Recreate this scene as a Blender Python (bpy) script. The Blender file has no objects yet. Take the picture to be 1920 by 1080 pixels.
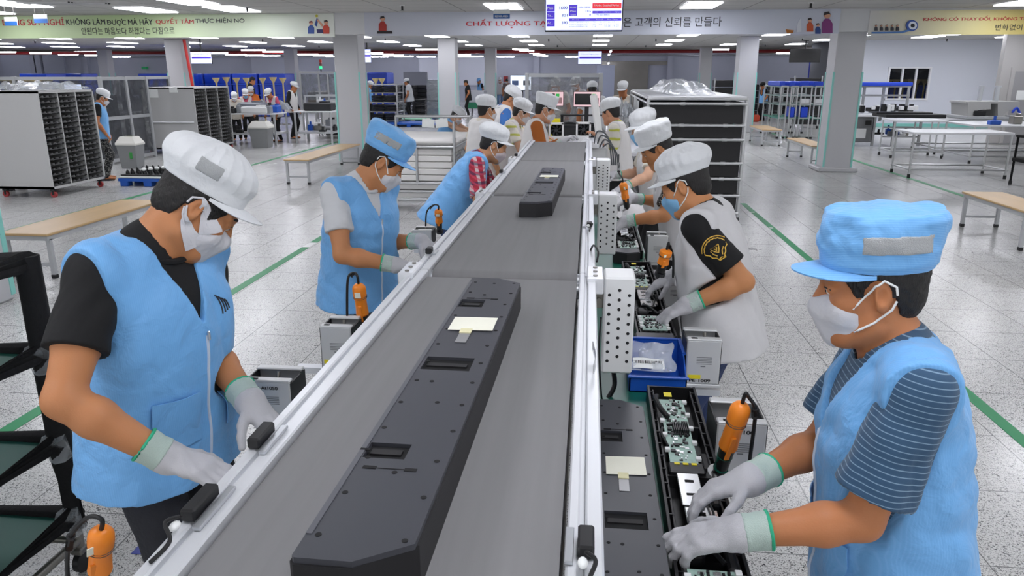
import bpy, bmesh, math, random
import numpy as np
from mathutils import Vector, Matrix, Euler
from mathutils.bvhtree import BVHTree
R = math.radians
rnd = random.Random(7)
scene = bpy.context.scene
COL = scene.collection

# ---------------------------------------------------------------- camera, world, exposure
CAM_F, CAM_H, VPX, HOR = 1400.0, 1.92, 1106.0, 138.0
TH = math.atan((540 - HOR) / CAM_F)
PH = math.atan((VPX - 960) / math.hypot(CAM_F, 540 - HOR))
cam_data = bpy.data.cameras.new('camera')
cam_data.sensor_width = 36.0
cam_data.lens = CAM_F / 1920 * 36.0
cam_data.clip_start = 0.05
cam_data.clip_end = 300
cam = bpy.data.objects.new('camera', cam_data)
COL.objects.link(cam)
cam.location = (0, 0, CAM_H)
cam.rotation_euler = (math.pi / 2 - TH, 0, PH)
scene.camera = cam
world = bpy.data.worlds.new('world')
scene.world = world
world.use_nodes = True
world.node_tree.nodes['Background'].inputs[0].default_value = (0.93, 0.96, 1.0, 1)
world.node_tree.nodes['Background'].inputs[1].default_value = 0.9
scene.view_settings.view_transform = 'Standard'
scene.view_settings.look = 'None'
scene.view_settings.gamma = 1.0
scene.view_settings.exposure = 0.30
scene.view_settings.use_curve_mapping = False
LAMP = 9.5          # emission of the ceiling panels
TUBE = 34.0

# ---------------------------------------------------------------- pixel -> place helpers (1920x1080 frame)
_c, _s, _ct, _st = math.cos(PH), math.sin(PH), math.cos(TH), math.sin(TH)
def ray(u, v):
    a = (u - 960) / CAM_F; b = (v - 540) / CAM_F
    fh = _ct - b * _st; z = -_st - b * _ct
    return Vector((a * _c - fh * _s, a * _s + fh * _c, z))
def onz(u, v, z):
    r = ray(u, v); t = (z - CAM_H) / r.z
    return Vector((r.x * t, r.y * t, z))
def ony(u, v, y):
    r = ray(u, v); t = y / r.y
    return Vector((r.x * t, y, CAM_H + r.z * t))
def onx(u, v, x):
    r = ray(u, v); t = x / r.x
    return Vector((x, r.y * t, CAM_H + r.z * t))
def ond(u, v, d):
    r = ray(u, v)
    return Vector((r.x * d, r.y * d, CAM_H + r.z * d))

# ---------------------------------------------------------------- materials
def lin(h):
    h = h.lstrip('#')
    out = []
    for i in (0, 2, 4):
        x = int(h[i:i+2], 16) / 255
        out.append(x / 12.92 if x <= 0.04045 else ((x + 0.055) / 1.055) ** 2.4)
    return (*out, 1)
_mats = {}
def mat(name, hexc, rough=0.5, metal=0.0, bump=None, bscale=200, spec=0.5, alpha=1.0, trans=0.0, var=0.0, vscale=6, emit=0.0, sss=0.0, sheen=0.0, coat=0.0, stretch=None):
    if name in _mats: return _mats[name]
    m = bpy.data.materials.new(name); m.use_nodes = True
    nt = m.node_tree; b = nt.nodes['Principled BSDF']
    b.inputs['Base Color'].default_value = lin(hexc)
    b.inputs['Roughness'].default_value = rough
    b.inputs['Metallic'].default_value = metal
    b.inputs['Specular IOR Level'].default_value = spec
    if alpha < 1: b.inputs['Alpha'].default_value = alpha
    if trans: b.inputs['Transmission Weight'].default_value = trans
    if sss:
        b.inputs['Subsurface Weight'].default_value = sss
        b.inputs['Subsurface Radius'].default_value = (0.012, 0.005, 0.003)
    if sheen: b.inputs['Sheen Weight'].default_value = sheen
    if coat: b.inputs['Coat Weight'].default_value = coat
    if emit:
        b.inputs['Emission Color'].default_value = lin(hexc)
        b.inputs['Emission Strength'].default_value = emit
    tc = nt.nodes.new('ShaderNodeTexCoord')
    vec = tc.outputs['Object']
    if stretch:
        mp = nt.nodes.new('ShaderNodeMapping'); mp.inputs['Scale'].default_value = stretch
        nt.links.new(vec, mp.inputs['Vector']); vec = mp.outputs['Vector']
    if var:
        n = nt.nodes.new('ShaderNodeTexNoise'); n.inputs['Scale'].default_value = vscale; n.inputs['Detail'].default_value = 4
        nt.links.new(vec, n.inputs['Vector'])
        mx = nt.nodes.new('ShaderNodeMix'); mx.data_type = 'RGBA'
        c = lin(hexc)
        mx.inputs['A'].default_value = tuple(max(0, q * (1 - var)) for q in c[:3]) + (1,)
        mx.inputs['B'].default_value = tuple(min(1, q * (1 + var)) for q in c[:3]) + (1,)
        nt.links.new(n.outputs['Fac'], mx.inputs['Factor'])
        nt.links.new(mx.outputs['Result'], b.inputs['Base Color'])
    if bump:
        n = nt.nodes.new('ShaderNodeTexNoise'); n.inputs['Scale'].default_value = bscale; n.inputs['Detail'].default_value = 3
        nt.links.new(vec, n.inputs['Vector'])
        bp = nt.nodes.new('ShaderNodeBump'); bp.inputs['Strength'].default_value = bump; bp.inputs['Distance'].default_value = 0.01
        nt.links.new(n.outputs['Fac'], bp.inputs['Height'])
        nt.links.new(bp.outputs['Normal'], b.inputs['Normal'])
    _mats[name] = m
    return m
def nodes_of(m): return m.node_tree.nodes, m.node_tree.links, m.node_tree.nodes['Principled BSDF']
def glass_mat(name, hexc, opacity, rough=0.1):
    # thin clear vinyl or plastic film: mostly see-through with a glossy coat
    if name in _mats: return _mats[name]
    m = bpy.data.materials.new(name); m.use_nodes = True
    n, l, b = nodes_of(m)
    b.inputs['Base Color'].default_value = lin(hexc); b.inputs['Roughness'].default_value = rough
    t = n.new('ShaderNodeBsdfTransparent'); mx = n.new('ShaderNodeMixShader')
    tc = n.new('ShaderNodeTexCoord'); nz = n.new('ShaderNodeTexNoise'); nz.inputs['Scale'].default_value = 3.0; nz.inputs['Detail'].default_value = 5; nz.inputs['Distortion'].default_value = 1.5
    l.new(tc.outputs['Object'], nz.inputs['Vector'])
    rp = n.new('ShaderNodeMapRange'); rp.inputs['From Min'].default_value = 0.35; rp.inputs['From Max'].default_value = 0.7
    rp.inputs['To Min'].default_value = opacity * 0.5; rp.inputs['To Max'].default_value = min(1, opacity * 1.6)
    l.new(nz.outputs['Fac'], rp.inputs['Value']); l.new(rp.outputs['Result'], mx.inputs['Fac'])
    bp = n.new('ShaderNodeBump'); bp.inputs['Strength'].default_value = 0.6; bp.inputs['Distance'].default_value = 0.03
    l.new(nz.outputs['Fac'], bp.inputs['Height']); l.new(bp.outputs['Normal'], b.inputs['Normal'])
    out = n['Material Output']
    l.new(t.outputs[0], mx.inputs[1]); l.new(b.outputs[0], mx.inputs[2]); l.new(mx.outputs[0], out.inputs['Surface'])
    _mats[name] = m
    return m

# ---------------------------------------------------------------- object helpers
def tag(o, label, cat, group=None, kind=None):
    o['label'] = label; o['category'] = cat
    if group: o['group'] = group
    if kind: o['kind'] = kind
    return o
def thing(name, label, cat, loc=(0, 0, 0), rotz=0.0, group=None):
    o = bpy.data.objects.new(name, None)
    o.empty_display_size = 0.1
    COL.objects.link(o); o.location = loc; o.rotation_euler = (0, 0, rotz)
    return tag(o, label, cat, group)
def root_loc(o):
    v = Vector((0, 0, 0))
    while o is not None:
        v += o.location; o = o.parent
    return v
def link_mesh(name, me, m, parent=None, smooth=False):
    o = bpy.data.objects.new(name, me)
    if m is not None and len(me.materials) == 0:
        for q in (m if isinstance(m, (list, tuple)) else [m]): me.materials.append(q)
    COL.objects.link(o)
    if parent is not None: o.parent = parent
    if smooth:
        me.polygons.foreach_set('use_smooth', [True] * len(me.polygons))
    return o
def dup(root, loc=None, rotz=None, label=None, group=None):
    r = root.copy(); COL.objects.link(r)
    if loc is not None: r.location = loc
    if rotz is not None: r.rotation_euler = (0, 0, rotz)
    if label: r['label'] = label
    if group: r['group'] = group
    for ch in list(root.children):
        cc = ch.copy(); COL.objects.link(cc); cc.parent = r
        for g in list(ch.children):
            d = g.copy(); COL.objects.link(d); d.parent = cc
    return r

def frame_from(d, up=Vector((0, 0, 1))):
    d = Vector(d).normalized()
    if abs(d.dot(up)) > 0.98: up = Vector((0, 1, 0))
    x = d.cross(up).normalized(); y = x.cross(d).normalized()
    return x, y, d

class MB:
    """collects shapes; build() links them as one mesh object"""
    def __init__(s): s.v = []; s.f = []; s.mi = []; s.cur = 0
    def add(s, vs, fs):
        o = len(s.v); s.v += [tuple(q) for q in vs]
        for f in fs: s.f.append(tuple(i + o for i in f)); s.mi.append(s.cur)
        return s
    def mat(s, i): s.cur = i; return s
    def box(s, c, d, bev=0.0, rot=None):
        c = Vector(c); hx, hy, hz = d[0] / 2, d[1] / 2, d[2] / 2
        M = rot if rot is not None else Matrix.Identity(3)
        b = min(bev, hx * 0.95, hy * 0.95, hz * 0.95)
        if b <= 0:
            vs = [Vector((x * hx, y * hy, z * hz)) for z in (-1, 1) for y in (-1, 1) for x in (-1, 1)]
            fs = [(0, 2, 3, 1), (4, 5, 7, 6), (0, 1, 5, 4), (2, 6, 7, 3), (0, 4, 6, 2), (1, 3, 7, 5)]
        else:
            vs = []; idx = {}
            for x in (-1, 1):
                for y in (-1, 1):
                    for z in (-1, 1):
                        for a in range(3):
                            p = [x * (hx - b), y * (hy - b), z * (hz - b)]
                            p[a] = (x * hx, y * hy, z * hz)[a]
                            idx[(x, y, z, a)] = len(vs); vs.append(Vector(p))
            fs = []
            cyc = [(-1, -1), (1, -1), (1, 1), (-1, 1)]
            for sg in (-1, 1):
                for a in range(3):
                    q = []
                    for (m, n) in cyc:
                        k = [0, 0, 0]; k[a] = sg; k[(a + 1) % 3] = m; k[(a + 2) % 3] = n
                        q.append(idx[(*k, a)])
                    fs.append(tuple(q) if sg > 0 else tuple(q[::-1]))
            for a in range(3):
                e, f = (a + 1) % 3, (a + 2) % 3
                for m in (-1, 1):
                    for n in (-1, 1):
                        k0 = [0, 0, 0]; k0[a] = -1; k0[e] = m; k0[f] = n
                        k1 = list(k0); k1[a] = 1
                        q = [idx[(*k0, e)], idx[(*k1, e)], idx[(*k1, f)], idx[(*k0, f)]]
                        fs.append(tuple(q) if m * n < 0 else tuple(q[::-1]))
            for x in (-1, 1):
                for y in (-1, 1):
                    for z in (-1, 1):
                        q = (idx[(x, y, z, 0)], idx[(x, y, z, 1)], idx[(x, y, z, 2)])
                        fs.append(q if x * y * z > 0 else q[::-1])
        return s.add([c + M @ v for v in vs], fs)
    def span(s, a, b, bev=0.0):
        a = Vector(a); b = Vector(b)
        return s.box((a + b) / 2, [max(abs(q), 1e-4) for q in (b - a)], bev)
    def cyl(s, p0, p1, r0, r1=None, n=12, cap=True):
        p0 = Vector(p0); p1 = Vector(p1); r1 = r0 if r1 is None else r1
        x, y, d = frame_from(p1 - p0)
        vs = []
        for p, r in ((p0, r0), (p1, r1)):
            for i in range(n):
                a = 2 * math.pi * i / n
                vs.append(p + x * (math.cos(a) * r) + y * (math.sin(a) * r))
        fs = [(i, n + i, n + (i + 1) % n, (i + 1) % n)[::-1] for i in range(n)]
        if cap: fs += [tuple(range(n))[::-1], tuple(range(n, 2 * n))]
        fs = [f[::-1] for f in fs]
        return s.add(vs, fs)
    def bar(s, p0, p1, w, h=None, bev=0.0, up=Vector((0, 0, 1))):
        p0 = Vector(p0); p1 = Vector(p1); h = w if h is None else h
        x, y, d = frame_from(p1 - p0, up)
        M = Matrix((x, d, y)).transposed()
        return s.box((p0 + p1) / 2, (w, (p1 - p0).length, h), bev, M)
    def tube(s, pts, r, n=8, closed=False):
        pts = [Vector(p) for p in pts]; m = len(pts)
        rs = r if isinstance(r, (list, tuple)) else [r] * m
        vs = []; px = None
        for i, p in enumerate(pts):
            a = pts[(i - 1) % m] if (i > 0 or closed) else p
            b = pts[(i + 1) % m] if (i < m - 1 or closed) else p
            d = (b - a).normalized() if (b - a).length > 1e-9 else Vector((0, 0, 1))
            if px is None: x, y, _ = frame_from(d)
            else:
                x = (px - d * px.dot(d))
                x = x.normalized() if x.length > 1e-6 else frame_from(d)[0]
                y = d.cross(x)
            px = x
            for k in range(n):
                t = 2 * math.pi * k / n
                vs.append(p + x * math.cos(t) * rs[i] + y * math.sin(t) * rs[i])
        fs = []
        for i in range(m if closed else m - 1):
            j = (i + 1) % m
            for k in range(n):
                fs.append((i * n + k, i * n + (k + 1) % n, j * n + (k + 1) % n, j * n + k))
        if not closed: fs += [tuple(range(n))[::-1], tuple(range((m - 1) * n, m * n))]
        return s.add(vs, fs)
    def lathe(s, prof, c=(0, 0, 0), n=24, sx=1.0, sy=1.0, cap=True):
        c = Vector(c); vs = []
        for (r, z) in prof:
            for k in range(n):
                a = 2 * math.pi * k / n
                vs.append(c + Vector((r * sx * math.cos(a), r * sy * math.sin(a), z)))
        fs = []
        for i in range(len(prof) - 1):
            for k in range(n):
                fs.append((i * n + k, i * n + (k + 1) % n, (i + 1) * n + (k + 1) % n, (i + 1) * n + k))
        if cap: fs += [tuple(range(n))[::-1], tuple(range((len(prof) - 1) * n, len(prof) * n))]
        return s.add(vs, fs)
    def prism(s, poly, o, u, v, w, h):
        """polygon (2d) in the plane o + a*u + b*v, extruded h along w"""
        o, u, v, w = Vector(o), Vector(u), Vector(v), Vector(w); n = len(poly)
        vs = [o + u * a + v * b for a, b in poly] + [o + u * a + v * b + w * h for a, b in poly]
        fs = [tuple(range(n))[::-1], tuple(range(n, 2 * n))]
        fs += [(i, (i + 1) % n, n + (i + 1) % n, n + i) for i in range(n)]
        ar = sum(poly[i][0] * poly[(i + 1) % n][1] - poly[(i + 1) % n][0] * poly[i][1] for i in range(n))
        if (u.cross(v).dot(w) * ar * h) < 0: fs = [f[::-1] for f in fs]
        return s.add(vs, fs)
    def sphere(s, c, r, n=12, m=8, sc=(1, 1, 1)):
        c = Vector(c); vs = [c + Vector((0, 0, -r * sc[2]))]; fs = []
        for j in range(1, m):
            t = math.pi * j / m - math.pi / 2
            for k in range(n):
                a = 2 * math.pi * k / n
                vs.append(c + Vector((r * sc[0] * math.cos(t) * math.cos(a), r * sc[1] * math.cos(t) * math.sin(a), r * sc[2] * math.sin(t))))
        vs.append(c + Vector((0, 0, r * sc[2]))); last = len(vs) - 1
        for k in range(n): fs.append((0, 1 + (k + 1) % n, 1 + k))
        for j in range(m - 2):
            for k in range(n):
                fs.append((1 + j * n + k, 1 + j * n + (k + 1) % n, 1 + (j + 1) * n + (k + 1) % n, 1 + (j + 1) * n + k))
        for k in range(n): fs.append((last, 1 + (m - 2) * n + k, 1 + (m - 2) * n + (k + 1) % n))
        return s.add(vs, fs)
    def grid(s, fn, nu, nv, thick=0.0):
        """sheet of points fn(i/nu, j/nv); with thick it gets a back face and rim"""
        P = [[Vector(fn(i / nu, j / nv)) for j in range(nv + 1)] for i in range(nu + 1)]
        W = nv + 1
        vs = [p for row in P for p in row]
        fs = [(i * W + j, (i + 1) * W + j, (i + 1) * W + j + 1, i * W + j + 1) for i in range(nu) for j in range(nv)]
        if thick:
            nrm = []
            for i in range(nu + 1):
                for j in range(nv + 1):
                    a = P[min(i + 1, nu)][j] - P[max(i - 1, 0)][j]; b = P[i][min(j + 1, nv)] - P[i][max(j - 1, 0)]
                    q = a.cross(b); nrm.append(q.normalized() if q.length > 1e-12 else Vector((0, 0, 1)))
            o = len(vs)
            vs = vs + [v - n * thick for v, n in zip(vs, nrm)]
            fs2 = [tuple(o + q for q in f[::-1]) for f in fs]
            rim = [(i, 0) for i in range(nu + 1)] + [(nu, j) for j in range(1, nv + 1)] + [(i, nv) for i in range(nu - 1, -1, -1)] + [(0, j) for j in range(nv - 1, 0, -1)]
            ids = [i * W + j for i, j in rim]
            fs3 = [(ids[k], ids[k] + o, ids[(k + 1) % len(ids)] + o, ids[(k + 1) % len(ids)]) for k in range(len(ids))]
            fs = fs + fs2 + fs3
        return s.add(vs, fs)
    def build(s, name, m, parent=None, smooth=False, label=None, local=False):
        me = bpy.data.meshes.new(name)
        off = Vector((0, 0, 0)) if (parent is None or local) else root_loc(parent)
        me.from_pydata([(a - off.x, b - off.y, c - off.z) for a, b, c in s.v], [], s.f)
        for q in (m if isinstance(m, (list, tuple)) else [m]): me.materials.append(q)
        if len(me.materials) > 1: me.polygons.foreach_set('material_index', s.mi)
        if smooth:
            me.polygons.foreach_set('use_smooth', [True] * len(me.polygons))
            try: me.set_sharp_from_angle(angle=R(40))
            except Exception: pass
        me.update()
        o = bpy.data.objects.new(name, me); COL.objects.link(o)
        if parent is not None: o.parent = parent
        if label: o['label'] = label
        return o
def recenter(o):
    """move a single-mesh thing's origin to its base centre"""
    vs = o.data.vertices
    if not len(vs): return o
    xs = [v.co.x for v in vs]; ys = [v.co.y for v in vs]; zs = [v.co.z for v in vs]
    c = Vector(((min(xs) + max(xs)) / 2, (min(ys) + max(ys)) / 2, min(zs)))
    o.data.transform(Matrix.Translation(-c)); o.location = o.location + c
    return o
def each(name, shapes, m, parent, smooth=False):
    """one part per shape: shapes are functions that draw into an MB"""
    return [ (lambda b: (f(b), b.build(name, m, parent, smooth))[1])(MB()) for f in shapes ]
def struct(name, mb, m, smooth=False, label=None):
    o = mb.build(name, m, None, smooth); o['kind'] = 'structure'
    if label: o['label'] = label
    return o

def text_mesh(s, name, m, parent, o, u, v, width=None, height=None, depth=0.002, bold=0.0, anchor='l'):
    """lettering laid in the plane (o, u right, v up); fitted to width and/or height; o is the lower-left (or centre) corner"""
    cu = bpy.data.curves.new(name, 'FONT'); cu.body = s; cu.size = 1.0; cu.resolution_u = 8
    t = bpy.data.objects.new(name, cu); COL.objects.link(t)
    dg = bpy.context.evaluated_depsgraph_get()
    me = bpy.data.meshes.new_from_object(t.evaluated_get(dg))
    bpy.data.objects.remove(t); bpy.data.curves.remove(cu)
    if not len(me.vertices): return None
    co = np.empty(len(me.vertices) * 3, np.float32); me.vertices.foreach_get('co', co); co = co.reshape(-1, 3)
    x0, x1, y0, y1 = co[:, 0].min(), co[:, 0].max(), co[:, 1].min(), co[:, 1].max()
    sx = width / (x1 - x0) if width else None
    sy = height / (y1 - y0) if height else None
    sx = sx or sy; sy = sy or sx
    o, u, v = Vector(o), Vector(u).normalized(), Vector(v).normalized(); w = u.cross(v)
    ax = x0 if anchor == 'l' else (x0 + x1) / 2
    ay = y0 if anchor == 'l' else (y0 + y1) / 2
    off = root_loc(parent) if parent is not None else Vector((0, 0, 0))
    a = (co[:, 0] - ax) * sx; b = (co[:, 1] - ay) * sy
    P = np.array(o - off)[None] + a[:, None] * np.array(u)[None] + b[:, None] * np.array(v)[None] + np.array(w)[None] * depth
    me.vertices.foreach_set('co', P.astype(np.float32).ravel())
    me.materials.clear(); me.update()
    if bold:      # heavier strokes: the same letters again, a hair apart
        bm = bmesh.new(); bm.from_mesh(me)
        for n_, q in enumerate((Vector((-1, 0, 0)), Vector((1, 0, 0)), Vector((0, 0, 1)))):
            t2 = me.copy(); t2.transform(Matrix.Translation(u * (q.x * bold * sx * 1.3) + v * (q.z * bold * sy * 1.3) + w * (depth * .12 * (n_ + 1)))); bm.from_mesh(t2); bpy.data.meshes.remove(t2)
        bm.to_mesh(me); bm.free()
    return link_mesh(name, me, m, parent)
ORD = ['first', 'second', 'third', 'fourth', 'fifth', 'sixth', 'seventh', 'eighth', 'ninth', 'tenth', 'eleventh', 'twelfth', 'thirteenth', 'fourteenth', 'fifteenth', 'sixteenth', 'seventeenth', 'eighteenth', 'nineteenth', 'twentieth'] + ['number %d' % k for k in range(21, 60)]
X, Y, Z = Vector((1, 0, 0)), Vector((0, 1, 0)), Vector((0, 0, 1))
# ---------------------------------------------------------------- room materials
def floor_material():
    m = mat('floor_tiles', '#c9cacb', 0.22, spec=0.5)
    n, l, b = nodes_of(m)
    tc = n.new('ShaderNodeTexCoord')
    sep = n.new('ShaderNodeSeparateXYZ'); l.new(tc.outputs['Object'], sep.inputs[0])
    # dark terrazzo chips
    vo = n.new('ShaderNodeTexNoise'); vo.inputs['Scale'].default_value = 70; vo.inputs['Detail'].default_value = 2.0; vo.inputs['Distortion'].default_value = 2.2
    l.new(tc.outputs['Object'], vo.inputs['Vector'])
    r1 = n.new('ShaderNodeValToRGB'); r1.color_ramp.elements[0].position = 0.385; r1.color_ramp.elements[1].position = 0.42
    r1.color_ramp.elements[0].color = (0.06, 0.06, 0.065, 1); r1.color_ramp.elements[1].color = lin('#d0d0ce')
    l.new(vo.outputs['Fac'], r1.inputs['Fac'])
    n2 = n.new('ShaderNodeTexNoise'); n2.inputs['Scale'].default_value = 140; n2.inputs['Detail'].default_value = 2
    l.new(tc.outputs['Object'], n2.inputs['Vector'])
    r2 = n.new('ShaderNodeValToRGB'); r2.color_ramp.elements[0].position = 0.36; r2.color_ramp.elements[1].position = 0.46
    r2.color_ramp.elements[0].color = (0.42, 0.41, 0.40, 1); r2.color_ramp.elements[1].color = (1, 1, 1, 1)
    l.new(n2.outputs['Fac'], r2.inputs['Fac'])
    mul = n.new('ShaderNodeMix'); mul.data_type = 'RGBA'; mul.blend_type = 'MULTIPLY'; mul.inputs['Factor'].default_value = 1
    l.new(r1.outputs['Color'], mul.inputs['A']); l.new(r2.outputs['Color'], mul.inputs['B'])
    # joints of the 0.6 m tiles
    ds = []
    for ax, off in (('X', 0.13), ('Y', 0.22)):
        a = n.new('ShaderNodeMath'); a.operation = 'ADD'; a.inputs[1].default_value = 60 + off; l.new(sep.outputs[ax], a.inputs[0])
        f = n.new('ShaderNodeMath'); f.operation = 'PINGPONG'; f.inputs[1].default_value = 0.3; l.new(a.outputs[0], f.inputs[0])
        g = n.new('ShaderNodeMath'); g.operation = 'LESS_THAN'; g.inputs[1].default_value = 0.0028; l.new(f.outputs[0], g.inputs[0])
        ds.append(g)
    mx = n.new('ShaderNodeMath'); mx.operation = 'MAXIMUM'; l.new(ds[0].outputs[0], mx.inputs[0]); l.new(ds[1].outputs[0], mx.inputs[1])
    jm = n.new('ShaderNodeMix'); jm.data_type = 'RGBA'; jm.inputs['B'].default_value = (0.16, 0.16, 0.16, 1)
    l.new(mx.outputs[0], jm.inputs['Factor']); l.new(mul.outputs['Result'], jm.inputs['A'])
    # big soft worn patches
    n3 = n.new('ShaderNodeTexNoise'); n3.inputs['Scale'].default_value = 0.9; n3.inputs['Detail'].default_value = 4
    l.new(tc.outputs['Object'], n3.inputs['Vector'])
    mr = n.new('ShaderNodeMapRange'); mr.inputs['To Min'].default_value = 0.12; mr.inputs['To Max'].default_value = 0.34
    l.new(n3.outputs['Fac'], mr.inputs['Value']); l.new(mr.outputs['Result'], b.inputs['Roughness'])
    l.new(jm.outputs['Result'], b.inputs['Base Color'])
    return m
def ceil_material():
    m = mat('ceiling_tiles', '#c6c5c3', 0.9)
    n, l, b = nodes_of(m)
    tc = n.new('ShaderNodeTexCoord'); sep = n.new('ShaderNodeSeparateXYZ'); l.new(tc.outputs['Object'], sep.inputs[0])
    ds = []
    for ax, off, h in (('X', 0.1, 0.67), ('Y', 0.3, 0.3375)):
        a = n.new('ShaderNodeMath'); a.operation = 'ADD'; a.inputs[1].default_value = 60 + off; l.new(sep.outputs[ax], a.inputs[0])
        f = n.new('ShaderNodeMath'); f.operation = 'PINGPONG'; f.inputs[1].default_value = h; l.new(a.outputs[0], f.inputs[0])
        g = n.new('ShaderNodeMath'); g.operation = 'LESS_THAN'; g.inputs[1].default_value = 0.012; l.new(f.outputs[0], g.inputs[0])
        ds.append(g)
    mx = n.new('ShaderNodeMath'); mx.operation = 'MAXIMUM'; l.new(ds[0].outputs[0], mx.inputs[0]); l.new(ds[1].outputs[0], mx.inputs[1])
    jm = n.new('ShaderNodeMix'); jm.data_type = 'RGBA'; jm.inputs['A'].default_value = lin('#c6c5c3'); jm.inputs['B'].default_value = lin('#8c8b8a')
    l.new(mx.outputs[0], jm.inputs['Factor']); l.new(jm.outputs['Result'], b.inputs['Base Color'])
    return m
M_floor = floor_material(); M_ceil = ceil_material()
M_wall = mat('grey_blue_wall', '#b9bdca', 0.6, var=0.04, vscale=0.6)
M_wallw = mat('white_wall', '#e2e6f0', 0.55)
M_wallg = mat('grey_wall', '#b4b2b0', 0.7)
M_col = mat('column_paint', '#c3c3c6', 0.5)
M_teal = mat('teal_guard', '#8fd6cc', 0.4)
M_green = mat('green_tape', '#1f8a55', 0.45)
M_white = mat('white_tape', '#eef0ee', 0.5)
M_dark = mat('dark_void', '#2c2d30', 0.9)
M_red = mat('red_paint', '#8e1f22', 0.5)
M_alu = mat('aluminium', '#c9ccd0', 0.35, 0.85)
M_alup = mat('pale_aluminium', '#e6e7ea', 0.32, 0.35)
M_blk = mat('black_plastic', '#141416', 0.45)
M_steel = mat('brushed_steel', '#8a8781', 0.35, 0.8, var=0.12, vscale=2)
M_lamp = mat('lamp_panel', '#f6f7ff', 0.5, emit=LAMP)
M_tube = mat('lamp_tube', '#f0f0ff', 0.5, emit=TUBE)
M_lampf = mat('lamp_frame', '#dddddd', 0.5)

# ---------------------------------------------------------------- shell
struct('floor', MB().span((-46, -5, -0.15), (26, 57, 0)), M_floor)
cb = MB(); cb.span((-46, -5, 3.1), (26, 36, 3.3)); struct('ceiling', cb, M_ceil)
struct('trim_1', MB().span((-46, 36.0, 3.04), (26, 36.1, 4.6)), M_wallg, label='ceiling edge fascia where the open roof bay begins')
struct('ceiling_2', MB().span((-46, 36, 4.6), (26, 57, 4.95)), mat('dark_roof', '#55565c', 0.9))
struct('wall_back', MB().span((-46, 56, 0), (26, 56.3, 4.6)), M_wall)
struct('wall_left', MB().span((-46.2, -5, 0), (-46, 57, 4.6)), M_wall)
# white wall with a window, on the right
wy = 30.0
wl, wr = ony(1664, 155, wy).x, ony(1741, 155, wy).x
wt, wb = ony(1700, 127, wy).z, ony(1700, 186, wy).z
WX0, WX1 = ony(1592, 150, wy).x, ony(1905, 150, wy).x
w = MB()
w.span((WX0, wy, 0), (wl, wy + .08, 3.1)); w.span((wr, wy, 0), (WX1, wy + .08, 3.1))
w.span((wl, wy, 0), (wr, wy + .08, wb)); w.span((wl, wy, wt), (wr, wy + .08, 3.1))
struct('wall_right', w, M_wallw)
w = MB(); w.span((WX0, wy - .02, 0), (WX1, wy, .12)); struct('baseboard_right', w, M_teal)
w = MB(); pw = (wr - wl) / 3
for i in range(4): w.box((wl + pw * i, wy - .01, (wt + wb) / 2), (.06, .10, wt - wb + .06))
for z in (wt, wb): w.box(((wl + wr) / 2, wy - .01, z), (wr - wl + .06, .088, .06))
win = struct('window_1', w, mat('white_frame', '#f2f3f8', 0.4))
for i in range(3):
    g = MB().box((wl + pw * (i + .5), wy + .04, (wt + wb) / 2), (pw - .05, .01, wt - wb - .05)).build('pane', glass_mat('window_glass', '#20242a', 0.25, 0.05), win)
# back room seen through the window
w = MB(); w.span((wl - 2, wy + 3, 0), (wr + 2, wy + 3.1, 3.1)); w.span((wl - 2, wy + .2, 0), (wl - 1.9, wy + 3, 3.1)); w.span((wr + 1.9, wy + .2, 0), (wr + 2, wy + 3, 3.1))
struct('wall_back_room', w, mat('dark_room_wall', '#43454d', 0.8))
# nearer grey wall with a door at the far right
gy = 22.5
gx = ony(1872, 165, gy).x
struct('wall_far_right', MB().span((gx, gy, 0), (26, gy + .2, 3.1)), M_wallg)
dx0 = ony(1897, 165, gy).x; dzt = ony(1900, 134, gy).z
d = struct('door_1', MB().span((dx0, gy - .06, 0), (dx0 + 1.1, gy, dzt)), mat('grey_door', '#9b9a9b', 0.5))
MB().span((dx0 + .12, gy - .075, dzt - .75), (dx0 + .6, gy - .06, dzt - .5)).build('door_notice', M_white, d)
MB().span((dx0 - .1, gy - .05, 0), (dx0, gy, dzt + .1)).span((dx0, gy - .05, dzt), (dx0 + 1.1, gy, dzt + .1)).build('door_frame', M_wallg, d)
# columns with teal corner guards
def column(x, y, w, zt, ztop=1.9, base=False):
    b = MB(); b.box((x, y + w / 2, zt / 2), (w, w, zt), 0.02)
    if base: b.box((x, y + w / 2, .045), (w + .22, w + .22, .09), .02)
    o = struct('column', b, M_col)
    g = MB()
    for sx in (-1, 1):
        g.box((x + sx * w / 2, y - .004, ztop / 2 + .05), (.035, .012, ztop), 0)
        g.box((x + sx * (w / 2 + .002), y + .02, ztop / 2 + .05), (.012, .05, ztop), 0)
        g.box((x + sx * (w / 2 + .002), y + w - .02, ztop / 2 + .05), (.012, .05, ztop), 0)
    g.build('corner_guard', M_teal, o)
    return o
column(-5.29, 5.31, .56, 3.1)
column(-5.24, 16.4, .54, 3.1)
c = column(5.05, 15.85, .54, 3.1, base=True)
for u, y in ((838, 26.5), (1400, 26.5), (331, 26.5)): column(ony(u, 150, y).x, y, .62, 3.1)
for u, y in ((919, 36.8), (1322, 36.8), (545, 36.8), (197, 36.8)): column(ony(u, 150, y).x, y, .52, 4.6)
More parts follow.
